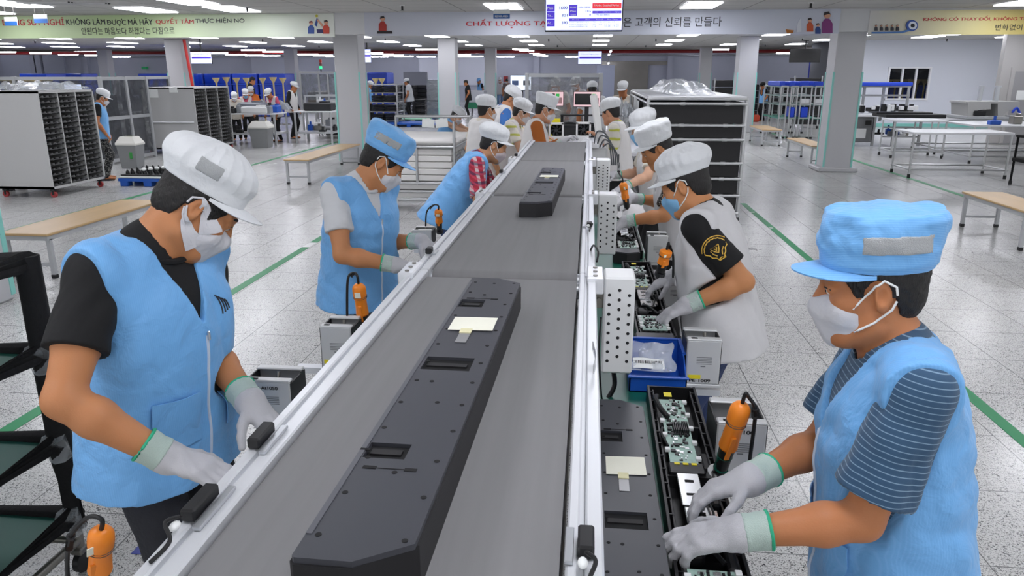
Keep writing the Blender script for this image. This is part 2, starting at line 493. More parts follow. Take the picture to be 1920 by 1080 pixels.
# floor markings
g = MB(); g.span((2.36, 3.0, 0), (2.44, 11.7, .0025)); struct('floor_marking', g, M_green, label='green tape line right of the conveyor')
g = MB(); g.span((-3.24, -1, 0), (-3.15, 8.1, .0025)); g.span((-3.24, 8.35, 0), (-3.15, 15.5, .0025)); struct('floor_marking', g, M_green, label='green tape line left of the conveyor')
struct('floor_marking', MB().span((-3.24, 8.1, 0), (-3.15, 8.35, .0025)), M_white, label='white patch in the left tape line')
struct('floor_marking', MB().span((-7.34, 6, 0), (-7.24, 26, .0025)), M_green, label='green tape line beside the tray cabinet')
struct('floor_marking', MB().span((6.07, 8, 0), (6.17, 34, .0025)), M_green, label='green tape line along the right tables')
g = MB()
for yy in (10.9, 9.75): g.span((2.36, yy, .0025), (2.41, yy + .05, .004))
struct('floor_marking', g, M_white, label='small white ticks on the right tape line')
p = onz(283, 1030, 0); struct('floor_marking', MB().box((p.x, p.y, .001), (.13, .075, .003)), mat('blue_tape', '#2f3f9c', 0.5), label='short blue tape on the floor')
p = onz(1405, 467, 0); struct('floor_marking', MB().box((p.x, p.y, .001), (.16, .05, .003)), mat('grey_mark', '#6c6d6f', 0.6), label='grey scuff on the floor')

# ---------------------------------------------------------------- lamps
def lamp_proto(w, d, name, label, cat, group, fm, lm):
    t = thing(name, label, cat, group=group)
    f = MB()
    for sx in (-1, 1): f.box((sx * (w / 2 - .012), 0, -.004), (.024, d, .010))
    for sy in (-1, 1): f.box((0, sy * (d / 2 - .012), -.004), (w - .05, .024, .010))
    f.build('frame', fm, t)
    MB().box((0, 0, -.008), (w - .03, d - .03, .014)).build('diffuser', lm, t)
    return t
lp = lamp_proto(.62, 1.22, 'ceiling_light', 'lit recessed panel light in the white tiled ceiling', 'ceiling light', 'recessed ceiling panel lights', M_lampf, M_lamp)
cols = [.38 + 2.68 * i for i in range(-10, 8)]
rows = [25.3, 29.3, 33.4, 21.2]
spots = [(onz(u, v, 3.1).x, min(onz(u, v, 3.1).y, 14.4)) for u, v in ((27, 7), (8, 25), (279, 18), (350, 1), (436, 16), (945, 11), (1313, 9), (1888, 10))]
spots += [(x, y if x < 9 else 21.2 + (y - 21.2) * .5) for y in rows for x in cols if not (15.9 < x)]
spots += [(.38 + 2.68 * i, y) for y in (9.3, 5.2, 1.1, -2.9) for i in range(-4, 4)]
spots += [(.4, 17.2), (-2.3, 18.4), (3.1, 18.4), (-7.6, 18.4), (8.4, 18.4), (-5.0, 18.6), (5.7, 18.6), (-10.3, 18), (10.5, 18), (-15, 17)]
def rows_of(pts, gap):
    """group points into rows by y and number each from the left"""
    ys = sorted({round(p[1], 3) for p in pts}); row = {}; k = -1; last = -99
    for y in ys:
        if y - last > gap: k += 1
        row[y] = k; last = y
    out = {}
    for k in set(row.values()):
        for j, i in enumerate(sorted((i for i, p in enumerate(pts) if row[round(p[1], 3)] == k), key=lambda i: pts[i][0])): out[i] = (k, j)
    return out
rw = rows_of(spots, .45)
for i, (x, y) in enumerate(spots):
    o = lp if i == 0 else dup(lp)
    o.location = (x, y, 3.09)
    o['label'] = 'lit recessed ceiling panel, %s row from the camera, %s from the left' % (ORD[rw[i][0]], ORD[rw[i][1]])
# tube lights of the open bay, plus unseen ones added for light
tp = thing('tube_light', 'lit tube light hanging below the dark open roof bay', 'tube light', group='hanging tube lights in the back bay')
MB().box((0, 0, .03), (1.3, .12, .05), .01).build('housing', M_lampf, tp)
MB().cyl((-.62, 0, -.015), (.62, 0, -.015), .04, n=10).build('tube', M_tube, tp)
for k in (-.5, .5): MB().cyl((k, 0, .05), (k, 0, 1.62), .008, n=6).build('hanger', M_steel, tp)
tl = [(10, 97, 41), (76, 99, 41), (128, 101, 43), (160, 95, 40), (177, 103, 45), (213, 99, 44), (226, 106, 47), (406, 99, 40), (442, 101, 44), (477, 103, 47), (508, 104, 50), (475, 93, 38), (513, 96, 42), (577, 101, 44), (605, 103, 47), (628, 105, 50),
      (696, 99, 40), (717, 100, 43), (737, 103, 46), (757, 105, 49), (710, 106, 50), (803, 92, 38), (799, 106, 51), (862, 102, 44), (878, 105, 48), (888, 105, 50), (946, 106, 51), (1078, 106, 50), (1342, 92, 38), (1479, 99, 43), (1558, 91, 38), (976, 92, 38), (988, 95, 41), (997, 97, 44), (1004, 99, 47), (1011, 102, 50), (1017, 104, 53), (1145, 96, 40), (1142, 102, 46), (1141, 118, 54)]
tl0 = list(tl)
tl += [(960 + (x + y * .1) / y * 1457, 138 - 1.75 / y * 1457, y) for y in (44, 48.5, 53) for x in range(-41, 22, 7)]  # extra tubes hidden behind the ceiling edge, added to brighten the back walls
tl = tl0 + [q for q in tl[len(tl0):] if all((ony(*q).x - ony(*p).x) ** 2 + (q[2] - p[2]) ** 2 > 4 for p in tl0)]
rw = rows_of([(ony(*q).x, q[2]) for q in tl], .3)
for i, (u, v, y) in enumerate(tl):
    o = tp if i == 0 else dup(tp)
    q = ony(u, v, y)
    o.location = (q.x, q.y, q.z); o.scale = (1, 1, max(1, (4.62 - q.z) / 1.62))
    o['label'] = 'hanging tube light, %s row into the dark bay, %s from the left' % (ORD[rw[i][0]], ORD[rw[i][1]])
    if u in (976, 988, 997, 1004, 1011, 1017): o.rotation_euler = (0, 0, R(60))
    if u in (1145, 1142, 1141): o.rotation_euler = (0, 0, R(90))
# ducts and pipes under the open roof
def pipe(label, y, v, x0, x1, r, m, name='pipe'):
    z = ony(960, v, y).z
    o = MB().cyl((x0, y, z), (x1, y, z), r, n=12).build(name, m, None, True)
    tag(o, label, 'pipe'); return recenter(o)
pipe('long dark red sprinkler pipe under the back roof', 42.6, 97, -42, 24, .09, M_red)
pipe('grey conduit running above the red sprinkler pipe', 39.3, 92, -42, 24, .05, M_steel)
pipe('thin silver conduit along the back wall top', 55.6, 104, -40, 24, .04, M_alu)
for (u, y, w_) in ((1048, 44.5, 2.2), (905, 46, 4.0), (1437, 43.6, 3.0), (490, 44, 1.6)):
    q = ony(u, 95, y)
    b = MB().box(q, (w_, 1.0, .32), .03)
    for k in (-.35, .35): b.span((q.x + w_ * k - .02, q.y - .02, q.z + .1), (q.x + w_ * k + .02, q.y + .02, 4.59))
    o = b.build('air_duct', M_steel)
    tag(o, {1048: 'grey air duct box above the hanging progress screen', 905: 'wide grey duct above the back columns', 1437: 'grey ventilation unit beside the far right column', 490: 'small grey duct above the blue racks'}[u], 'air duct')
    recenter(o)

# ---------------------------------------------------------------- beam with slogan banners
BY = 15.62
bz0, bz1 = 2.69, 3.1
struct('trim_2', MB().span((-30, BY, bz0), (24, BY + .3, bz1)), mat('beam_paint', '#d3d4d6', 0.6), label='white beam crossing under the ceiling')
def banner_mat(name, c0, c1, c2):
    m = mat(name, c0, 0.4); n, l, b = nodes_of(m)
    tc = n.new('ShaderNodeTexCoord'); sp = n.new('ShaderNodeSeparateXYZ'); l.new(tc.outputs['Generated'], sp.inputs[0])
    r = n.new('ShaderNodeValToRGB'); r.color_ramp.elements[0].color = lin(c0); r.color_ramp.elements[1].color = lin(c2)
    e = r.color_ramp.elements.new(0.45); e.color = lin(c1)
    l.new(sp.outputs['X'], r.inputs['Fac']); l.new(r.outputs['Color'], b.inputs['Base Color']); return m
def banner(label, u0, u1, v0, v1, m):
    a = ony(u0, v0, BY - .02); c = ony(u1, v1, BY - .02)
    t = thing('banner', label, 'banner', ((a.x + c.x) / 2, BY - .02, min(a.z, c.z)))
    MB().span((a.x, BY - .02, a.z), (c.x, BY - .001, c.z)).build('panel', m, t)
    return t
TY = BY - .021
Mtr = mat('red_lettering', '#c8303c', 0.5); Mtk = mat('dark_lettering', '#2a2c34', 0.5)
def btxt(t, s, u0, u1, vb, vt, m, bold=.012):
    a = ony(u0, vb, TY); b_ = ony(u1, vb, TY); tz = ony(u0, vt, TY).z
    text_mesh(s, 'lettering', m, t, a, X, Z, b_.x - a.x, tz - a.z, .004, bold)
bl = banner('green tinted slogan banner with two printed people at a laptop', -30, 628, 30, 69, banner_mat('banner_green', '#cfe0b4', '#c4d9a4', '#e4e8e0'))
btxt(bl, 'DỪNG SUY NGHĨ', 6, 121, 48, 33, Mtr); btxt(bl, 'KHÔNG LÀM', 125, 198, 46.5, 34, Mtk); btxt(bl, 'DƯOC', 202, 237, 46.5, 36, Mtk); btxt(bl, 'MÀ HÃY', 241, 287, 46.5, 34, Mtk); btxt(bl, 'QUYẾT TÂM', 293, 364, 46, 33, Mtr); btxt(bl, 'THỰC HIỆN NÓ', 367, 459, 45, 33, Mtk)
btxt(bl, '안된다는 마음보다 하겠다는 다짐으로', 154, 328, 65, 52, Mtk, .004)
bm = banner('pale grey blue slogan banner with a seated red figure', 682, 1572, 23, 63, banner_mat('banner_blue', '#c7cad6', '#d6dae6', '#cfd4e2'))
btxt(bm, 'CHẤT LƯONG TẠO NÊN', 874, 1083, 51, 36, Mtr, .016); btxt(bm, '품질은 고객의 신뢰를 만들다', 1135, 1352, 51, 33, Mtk, .004)
br = banner('yellow tinted slogan banner with tug of war print', 1632, 2010, 20, 64, banner_mat('banner_yellow', '#d9d8d6', '#e6dca0', '#e2c866'))
btxt(br, 'KHÔNG CÓ THAY DỔI, KHÔNG THỂ TỒN TẠI', 1731, 1985, 41, 30, Mtr, .012); btxt(br, '변화없이 생존없다', 1865, 1975, 57, 46, Mtk, .004)
PD = [0.0]
def print_poly(t, name, pts, hexc):
    P = [ony(u, v, TY) for u, v in pts]
    o = MB(); pl = [(q.x, q.z) for q in P]; PD[0] += .0006
    o.prism(pl, (0, TY, 0), X, Z, -Y, .003 + PD[0])
    return o.build(name, mat('print_' + hexc[1:], hexc, 0.5), t)
DK, RD = '#2a2c34', '#c8303c'
def stroke(t, u0, u1, v0, v1, c): print_poly(t, 'lettering', [(u0, v1), (u1, v1), (u1, v0), (u0, v0)], c)
stroke(bl, 201.2, 205.6, 40.6, 42.2, DK); stroke(bl, 223.4, 225.4, 47.6, 49.2, DK); stroke(bl, 227.6, 229.0, 35.2, 38.4, DK)
stroke(bl, 4.6, 10, 40.0, 41.8, RD)
stroke(bm, 957.5, 961, 50.4, 52.8, RD); stroke(bm, 966.4, 968.8, 37.2, 41.6, RD)
stroke(br, 1834.8, 1839.0, 35.0, 36.3, RD)
def disc(u, v, r, n=14): return [(u + r * math.cos(2 * math.pi * k / n), v + r * .95 * math.sin(2 * math.pi * k / n)) for k in range(n)]
# simple printed figures
def fig(t, u, v, s, top, hair='#2a2024'):
    print_poly(t, 'printed_figure', [(u - 6 * s, v + 18 * s), (u - 6 * s, v + 5 * s), (u - 2 * s, v), (u + 3 * s, v), (u + 7 * s, v + 6 * s), (u + 7 * s, v + 18 * s)], top)
    print_poly(t, 'printed_figure', disc(u + .5 * s, v - 4 * s, 4 * s), '#d9a184')
    print_poly(t, 'printed_figure', [(u - 4 * s, v - 4 * s), (u - 3 * s, v - 8 * s), (u + 2 * s, v - 9 * s), (u + 5 * s, v - 5 * s), (u + 2 * s, v - 5.5 * s)], hair)
fig(bl, 583, 47, .9, '#2e4f9a', '#7a2b2b'); fig(bl, 611, 46, .95, '#c8432e')
print_poly(bl, 'printed_figure', [(590, 47), (594, 34), (597, 36), (594, 50)], '#2e4f9a'); print_poly(bl, 'printed_figure', [(596, 36), (606, 46), (604, 50), (594, 38)], '#d9a184')
print_poly(bl, 'printed_figure', disc(594, 30, 2.6), '#c9c23a'); print_poly(bl, 'printed_figure', [(594, 55), (605, 55), (607, 62), (595, 62)], '#332a63')
fig(bm, 717, 40, 1.1, '#b5352f'); print_poly(bm, 'printed_figure', [(708, 58), (735, 58), (736, 63), (707, 63)], '#211c20')
fig(bm, 1518, 42, .95, '#c8562e'); fig(bm, 1533, 50, .75, '#2b4a8c'); fig(bm, 1550, 35, 1.5, '#85397c')
print_poly(bm, 'printed_figure', [(1495, 44), (1501, 34), (1502, 60), (1493, 60)], '#dfe3ec'); print_poly(bm, 'printed_figure', [(1473, 55), (1488, 57), (1486, 62), (1475, 62)], '#b8722e')
for k in range(5): fig(br, 1642 + k * 10, 50, .42, '#3a3c46')
print_poly(br, 'printed_figure', [(1634, 60), (1690, 59), (1705, 54), (1712, 40), (1714, 42), (1708, 57), (1692, 62), (1634, 63)], '#4f7fc0')
print_poly(br, 'printed_figure', disc(1709, 48, 11), '#3257a8'); print_poly(br, 'printed_figure', disc(1710, 48, 8), '#dfe6f2'); print_poly(br, 'printed_figure', disc(1710, 48, 4), '#20242c')
# small hanging area signs
Msb = mat('sign_blue', '#2b62a8', 0.5)
def area_sign(label, u0, u1, v0, v1, y, txt):
    a = ony(u0, v0, y); c_ = ony(u1, v1, y); mid = a.z + (c_.z - a.z) * .5
    t = thing('hanging_sign', label, 'sign', ((a.x + c_.x) / 2, y, c_.z))
    MB().span((a.x, y, a.z), (c_.x, y + .015, c_.z)).build('board', M_white, t)
    MB().span((a.x, y - .004, mid), (c_.x, y, c_.z)).build('colour_band', Msb, t)
    w_ = c_.x - a.x
    if txt: text_mesh(txt, 'lettering', M_white, t, (a.x + w_ * .1, y - .005, c_.z + (mid - c_.z) * .3), X, Z, w_ * .8, (mid - c_.z) * .4, .002, .01)
    wi = MB()
    for q in (.15, .85): wi.cyl((a.x + w_ * q, y, a.z), (a.x + w_ * q, y, 3.1), .004, n=6)
    wi.build('wire', M_steel, t)
area_sign('white and blue repair area sign hanging over the conveyor', 925, 956, 17, 35, 12.5, 'REPAIR AREA')
area_sign('white and blue sign hanging at the left edge of the frame', 7, 33, 32, 48, 13.2, '')
s2 = area_sign('white and blue sign with green mark, second from left', 62, 90, 27, 43, 13.2, '')
# screens on ceiling mounts
def screen(name, label, u0, u1, v0, v1, y, m, thick=.05, slant=0.0):
    a = ony(u0, v0, y); c_ = ony(u1, v1, y)
    t = thing(name, label, 'screen', ((a.x + c_.x) / 2, y, c_.z))
    w_, h_ = c_.x - a.x, a.z - c_.z
    MB().box(((a.x + c_.x) / 2, y + thick / 2 + .003, (a.z + c_.z) / 2), (w_, thick, h_), .008).build('casing', M_blk, t)
    MB().box(((a.x + c_.x) / 2, y, (a.z + c_.z) / 2 + h_ * .01), (w_ * .975, .006, h_ * .94)).build('display', m, t)
    return t, a, c_, w_, h_
def mount(t, x, y, z, ztop):
    MB().cyl((x, y, z), (x, y, ztop), .025, n=10).box((x, y, ztop - .01), (.16, .16, .02)).build('ceiling_mount', M_blk, t)
Msc = mat('screen_white', '#c9d0ff', 0.3, emit=.95); Msd = mat('screen_dark', '#0a0a0c', 0.15, spec=.6)
Mstk = mat('screen_ink', '#30366a', 0.5); Mspu = mat('screen_purple', '#4a35c0', 0.5, emit=.5); Msred = mat('screen_red', '#e03038', 0.5, emit=.5)
t, a, c_, w_, h_ = screen('ceiling_screen', 'large production status screen hanging above the conveyor', 1022, 1167, -14, 59, 11.0, Msc, .06)
mount(t, (a.x + c_.x) / 2, 11.06, a.z - .1, 3.1)
def sp(u, v): return ony(u, v, 10.996)
def srect(t, u0, u1, v0, v1, m, name='screen_block'):
    p0, p1 = sp(u0, v0), sp(u1, v1); MB().span((p0.x, 10.9935, p0.z), (p1.x, 10.996, p1.z)).build(name, m, t)
def stext(t, s, u0, u1, vb, vt, m, bold=.01):
    p0, p1 = sp(u0, vb), sp(u1, vt); text_mesh(s, 'screen_text', m, t, (p0.x, 10.993, p0.z), X, Z, p1.x - p0.x, p1.z - p0.z, .001, bold)
for i, (s, num, v) in enumerate((('Plan', '1600', 15), ('Ta...', '301', 29), ('Ac...', '390', 43))):
    srect(t, 1025, 1040, v - 6.5, v + 6.5, Mspu); stext(t, s, 1026, 1037, v + 2.5, v - 2.5, M_white); stext(t, num, 1049 if i == 0 else 1053, 1064, v + 2.5, v - 3, Mstk)
srect(t, 1067, 1082, 9, 30, Mspu)
for s, v, val in (('Model', 14, 'HW-Q990..'), ('Plan', 21, '1316'), ('Target', 28, '0')):
    stext(t, s, 1069, 1080, v + 1.6, v - 1.6, M_white); stext(t, val, 1085 if val[0] == 'H' else (1098 if val != '0' else 1105), 1108, v + 1.6, v - 1.6, Mstk)
srect(t, 1111, 1165, 6, 16, Msred); stext(t, 'FANet Enable[FANet', 1114, 1161, 13, 8, M_white); 
srect(t, 1111, 1165, 20.5, 25, Mspu); stext(t, 'NO      Defect      Qty', 1113, 1162, 24, 21.5, M_white); stext(t, '1  No test defects', 1115, 1143, 29, 26.5, Mstk)
srect(t, 1067, 1165, 34.5, 39, Mspu); stext(t, 'Model         Plan        Actual      Plan Time', 1073, 1158, 38, 35.5, M_white)
for k, s in enumerate(('HW-Q990C/XT    50    50  07:30~09:14', 'HW-Q990C/XV   150   324  09:14~13:38', 'HW-Q990C/XL   124         13:38~15:50')): stext(t, s, 1068, 1160, 42.8 + 3.9 * k, 40.2 + 3.9 * k, Mstk, 0)
def small_screen(label, u0, u1, v0, v1, y, rz=0.0):
    t, a, c_, w_, h_ = screen('ceiling_screen', label, u0, u1, v0, v1, y, Msc)
    MB().span((a.x + w_ * .06, y - .006, c_.z + h_ * .45), (c_.x - w_ * .03, y - .003, c_.z + h_ * .58)).build('screen_block', Mspu, t)
    text_mesh('Production Progress Report', 'screen_text', Mstk, t, (a.x + w_ * .12, y - .005, c_.z + h_ * .72), X, Z, w_ * .8, h_ * .09, .001)
    mount(t, (a.x + c_.x) / 2, y + .05, a.z - .05, 4.6 if y > 36 else 3.1)
small_screen('small lit progress screen hanging in the back bay centre', 1084, 1128, 96, 121, 36.6)
small_screen('tilted lit progress screen beside the red post', 356, 398, 97, 120, 26.2)
small_screen('lit progress screen half hidden by the left column', 680, 696, 92, 118, 30)
t, a, c_, w_, h_ = screen('ceiling_screen', 'switched off black screen hanging left of the right column', 1482, 1537, 91, 117, 30, Msd)
mount(t, (a.x + c_.x) / 2, 30.05, a.z - .05, 3.1)
# ceiling vents and sprinkler heads
vp = thing('ceiling_vent', 'dark linear air slot in the ceiling tiles', 'ceiling vent', group='linear slots in the ceiling')
MB().box((0, 0, -.006), (1.2, .16, .014)).build('slot', M_dark, vp)
fr = MB()
for sy in (-1, 0, 1): fr.box((0, sy * .085, -.01), (1.22, .018, .02))
fr.build('frame', M_lampf, vp)
for i, (u, v) in enumerate(((70, 4), (140, 6), (310, 82), (345, 83), (700, 79), (1703, 77), (1660, 78))):
    o = vp if i == 0 else dup(vp)
    q = onz(u, v, 3.1); o.location = (q.x, q.y, 3.098)
    o['label'] = 'dark linear ceiling slot, ' + ('first of the pair before the green banner', 'second of the pair before the green banner', 'first of the pair beyond the green banner', 'second of the pair beyond the green banner', 'beyond the seated red figure of the banner', 'longer one beyond the tug of war print', 'shorter one beyond the tug of war print')[i]
spk = thing('sprinkler_head', 'tiny sprinkler head hanging from the ceiling tiles', 'sprinkler', group='sprinkler heads on the ceiling')
MB().cyl((0, 0, 0), (0, 0, -.02), .05, n=10).build('rosette', M_lampf, spk)
MB().cyl((0, 0, -.02), (0, 0, -.09), .02, n=8).cyl((0, 0, -.09), (0, 0, -.095), .035, n=8).build('nozzle', M_blk, spk)
SPK = []
for i, (u, v) in enumerate(((463, 12), (754, 9), (1521, 4), (65, 76), (235, 87), (492, 73), (722, 71), (598, 85), (791, 84), (1029, 72), (1045, 84), (1230, 72), (1211, 84), (1505, 71), (1435, 83), (1776, 72), (1656, 84))):
    o = spk if i == 0 else dup(spk)
    q = onz(u, v, 3.1); o.location = (q.x, q.y, 3.1); SPK.append((o, q.x, q.y))
rw = rows_of([(a, b) for _, a, b in SPK], 1.2)
for i, (o, a, b) in enumerate(SPK): o['label'] = 'sprinkler head, %s row across the ceiling, %s from the left' % (ORD[rw[i][0]], ORD[rw[i][1]])
# ---------------------------------------------------------------- conveyor
M_belt = mat('belt_rubber', '#7b7a7b', 0.7, bump=.06, bscale=300, var=.13, vscale=4, stretch=(9, .3, 1))
n_, l_, b_ = nodes_of(M_belt)
M_rail = mat('rail_aluminium', '#d9dbde', 0.38, 0.35)
M_wht = mat('white_enamel', '#e3e4e3', 0.4)
BELT_Z = 1.30
ends = [0.35, 2.30, 3.94, 5.59, 7.22]
conv = thing('conveyor', 'long grey belt conveyor with aluminium rails down the middle', 'conveyor', (-.26, 3.8, 0))
for i in range(4):
    y0, y1 = ends[i] + .022, ends[i + 1] - .022
    x0, x1 = -.497, -.022
    r = .032; prof = []
    for k in range(9):
        a = math.pi / 2 + math.pi * k / 8
        prof.append((y0 + r + r * math.cos(a), BELT_Z - r + r * math.sin(a)))
    for k in range(9):
        a = -math.pi / 2 + math.pi * k / 8
        prof.append((y1 - r + r * math.cos(a), BELT_Z - r + r * math.sin(a)))
    MB().prism(prof, (x0, 0, 0), Y, Z, X, x1 - x0).build('belt', M_belt, conv, True)
    rr = MB()
    for yy in (y0 + r, y1 - r): rr.cyl((x0 - .01, yy, BELT_Z - r), (x1 + .01, yy, BELT_Z - r), .026, n=14)
    rr.build('roller', M_alu, conv, True)
def rail(x0, x1, side):
    for i in range(4):
        y0, y1 = ends[i] + .004, ends[i + 1] - .004
        b = MB(); w = (x1 - x0)
        # slotted extrusion: two lips and a groove
        b.span((x0, y0, 1.215), (x0 + w * .34, y1, 1.312), .003); b.span((x0 + w * .34, y0, 1.215), (x0 + w * .5, y1, 1.300)); b.span((x0 + w * .5, y0, 1.215), (x1, y1, 1.312), .003)
        b.build('side_rail', M_rail, conv)
rail(-.558, -.502, -1); rail(-.014, .036, 1)
for y in ends[1:4]:
    for x, w_, d_ in ((-.556, .05, .15), (.034, .052, .14)):
        jp = MB().box((x, y - .02, 1.295), (w_, d_, .055), .004).build('joint_plate', M_alup, conv)
        for k in (-.05, 0, .05): MB().cyl((x, y - .02 + k, 1.322), (x, y - .02 + k, 1.326), .007, n=10).build('bolt', M_steel, jp)
lg = []
for y in (0.6, 2.25, 3.9, 5.55, 7.1):
    for x in (-.52, .0):
        MB().box((x, y, .605), (.045, .045, 1.21), .004).cyl((x, y, 0), (x, y, .03), .035, n=10).build('leg', M_rail, conv)
MB().span((-.5, .5, 1.16), (-.02, 7.15, 1.21)).build('bed_plate', M_steel, conv)
# left and right underside frame rails that carry the work tables
st = MB()
for x in (-.52, .0): st.span((x - .02, .4, .80), (x + .02, 7.2, .84))
st.build('lower_rail', M_rail, conv)

# belt motor covers (perforated boxes) on the right rail
def cover(y, zt, zb, xl, xr, label):
    t = thing('perforated_cover', label, 'machine cover', ((xl + xr) / 2, y + .06, zb), group=None)
    b = MB(); dpt = .12
    b.span((xl, y, zb), (xr, y + dpt, zt), .006); b.build('box', M_wht, t)
    n = 8; H = zt - zb
    for k in range(n):
        z = zt - .045 - k * (H - .10) / (n - 1)
        for f, dz in ((.18, -.012), (.5, .004), (.82, -.012)):
            x = xl + (xr - xl) * f
            MB().cyl((x, y - .0006, z + dz), (x, y + .002, z + dz), .0052, n=12).build('hole', M_blk, t)
    MB().span((xl - .028, y + .03, zt - .11), (xl, y + .045, zt - .05), .002).cyl((xl - .014, y + .03, zt - .08), (xl - .014, y + .015, zt - .08), .007, n=10).build('bracket', M_steel, t)
    return t
cover(2.235, 1.318, 1.0, .062, .158, 'nearest white perforated motor cover beside the conveyor')
cover(3.87, 1.318, 1.0, .062, .16, 'second white perforated motor cover along the conveyor')
cover(5.52, 1.318, 1.06, .066, .166, 'farthest white perforated motor cover along the conveyor')
# cables dropping behind the covers
def cable(label, pts, r=.004, m=None, cat='cable'):
    o = MB().tube(smooth_path(pts), r, 8).build('cable', m or M_blk, None, True); tag(o, label, cat); return recenter(o)
def smooth_path(pts, n=6):
    pts = [Vector(p) for p in pts]; out = []
    for i in range(len(pts) - 1):
        p0 = pts[max(i - 1, 0)]; p1 = pts[i]; p2 = pts[i + 1]; p3 = pts[min(i + 2, len(pts) - 1)]
        for k in range(n):
            t = k / n
            out.append(0.5 * ((2 * p1) + (p2 - p0) * t + (2 * p0 - 5 * p1 + 4 * p2 - p3) * t * t + (3 * p1 - p0 - 3 * p2 + p3) * t ** 3))
    out.append(pts[-1]); return out
cable('thin black cable down the near white cover', [(.055, 2.2, 1.2), (.052, 2.2, 1.1), (.06, 2.21, .98), (.07, 2.24, .9), (.09, 2.26, .87)], .003)
cable('black cable bundle hanging below the near cover', [(.1, 2.3, 1.0), (.11, 2.31, .93), (.09, 2.3, .885)], .008)

# ---------------------------------------------------------------- work tables either side
M_gmat = mat('green_mat', '#12604f', 0.35, spec=.4)
def bench_table(label, x0, x1, y0, y1, z):
    t = thing('work_table', label, 'work table', ((x0 + x1) / 2, (y0 + y1) / 2, 0))
    MB().span((x0, y0, z - .03), (x1, y1, z - .003), .004).build('tabletop', M_alup, t)
    MB().span((x0 + .006, y0 + .006, z - .003), (x1 - .006, y1 - .006, z)).build('green_mat', M_gmat, t)
    for y in np.linspace(y0 + .08, y1 - .08, 4):
        for x in (x0 + .03, x1 - .03): MB().box((x, y, (z - .03) / 2), (.035, .035, z - .03)).build('leg', M_rail, t)
    return t
TZ = .89
bench_table('long green topped work table carrying the opened soundbars', .045, .36, .55, 6.1, TZ)
bench_table('narrow work table behind the rail with power boxes', -.78, -.565, .75, 5.9, TZ)

# ---------------------------------------------------------------- soundbars
M_bar = mat('bar_plastic', '#3f4046', 0.42, bump=.02, bscale=900)
M_barg = mat('bar_grille', '#1b1a1c', 0.6)
M_hole = mat('hole_black', '#08080a', 0.8)
M_paper = mat('cream_paper', '#efeedd', 0.7)
M_tape = mat('clear_tape', '#8f8f90', 0.3)
def soundbar(label, group=None, paper=True):
    """lying face down along y, centred, 1.236 x 0.138 x 0.066"""
    t = thing('soundbar', label, 'soundbar', (0, 0, 0), group=group)
    L, W, Hh, c1, c2 = 1.275, .146, .070, .068, .055
    def out(w, l, cx, cy): return [(-w, -l + .006), (-w + .006, -l), (w - cx, -l), (w, -l + cy), (w, l - cy), (w - cx, l), (-w + .006, l), (-w, l - .006)]
    MB().prism(out(W / 2, L / 2, c1, c2), (0, 0, 0), X, Y, Z, Hh - .008).build('grille_body', M_barg, t)
    # top cover with sunk recesses, made as a plate with real openings
    ops = [(-.060, .004, -.392, -.345), (-.056, .040, -.044, .024), (-.060, .0, .362, .425)]
    ys = sorted({-L / 2 + c2 * .9, L / 2 - c2 * .9, *[o[2] for o in ops], *[o[3] for o in ops]})
    top = MB(); w = W / 2 - .003; zt = Hh; th = .008
    for y0, y1 in zip(ys[:-1], ys[1:]):
        hit = [o for o in ops if abs(o[2] - y0) < 1e-6]
        if hit:
            o = hit[0]; top.span((-w, y0, zt - th), (o[0], y1, zt)); top.span((o[1], y0, zt - th), (w, y1, zt))
        else: top.span((-w, y0, zt - th), (w, y1, zt))
    for sg in (-1, 1):
        ye = sg * (L / 2 - c2 * .9)
        pl = [(-w, ye), (w, ye), (w, ye + sg * .004), (w - c1 + .003, sg * (L / 2 - .003)), (-w + .004, sg * (L / 2 - .003)), (-w, sg * (L / 2 - .007))]
        top.prism(pl, (0, 0, zt - th), X, Y, Z, th)
    top.build('top_cover', M_bar, t)
    for o in ops:
        rc = MB().span((o[0] + .001, o[2] + .001, zt - .0079), (o[1] - .001, o[3] - .001, zt - .0065)).build('recess', M_hole, t)
        MB().span((o[0] + .006, (o[2] + o[3]) / 2 - .006, zt - .0065), (o[1] - .010, (o[2] + o[3]) / 2 + .010, zt - .003)).build('socket_block', M_barg, rc)
    MB().span((-w, -L / 2 + .05, zt), (-w + .008, L / 2 - .05, zt + .0012)).build('edge_strip', mat('bar_edge', '#55565c', .4), t)
    for y in (-.42, .435):
        sl = MB(); sl.span((-.05, y - .004, zt), (-.03, y + .004, zt + .0008)); sl.span((.012, y - .005, zt), (.03, y + .003, zt + .0008)); sl.span((-.03, y - .0015, zt), (.012, y, zt + .0006))
        sl.build('slot_mark', M_hole, t)
    MB().span((-.070, -.372, zt), (-.055, -.366, zt + .0014)).build('slot_mark', M_hole, t)
    r_ = random.Random(3); scs = []
    for y in np.linspace(-L / 2 + .05, L / 2 - .05, 13):
        for x in (-.052, .056): scs.append((x + r_.uniform(-.003, .003), y))
    for x, y in ((.0, -.43), (.01, -.19), (-.02, -.1), (.0, .16), (.015, .25), (-.01, .47), (.0, .58)): scs.append((x, y))
    for x, y in scs: MB().cyl((x, y, zt), (x, y, zt + .0007), .0042, n=10).build('screw_hole', M_hole, t)
    if paper:
        pm = MB(); pm.grid(lambda a, b: (-.048 + a * .100, .185 + b * .090 + .004 * (a - .5), zt + .003 + .004 * math.sin(a * 3.1) * math.sin(b * 3.1)), 6, 6, .0006)
        pp = pm.build('paper_slip', M_paper, t)
        MB().span((-.018, .110, zt + .0004), (.006, .185, zt + .0016)).build('tape', M_tape, t)
        MB().span((-.019, .166, zt + .0016), (.007, .192, zt + .004)).build('tape_tab', mat('yellow_tab', '#e4dfb4', .6), t)
    return t
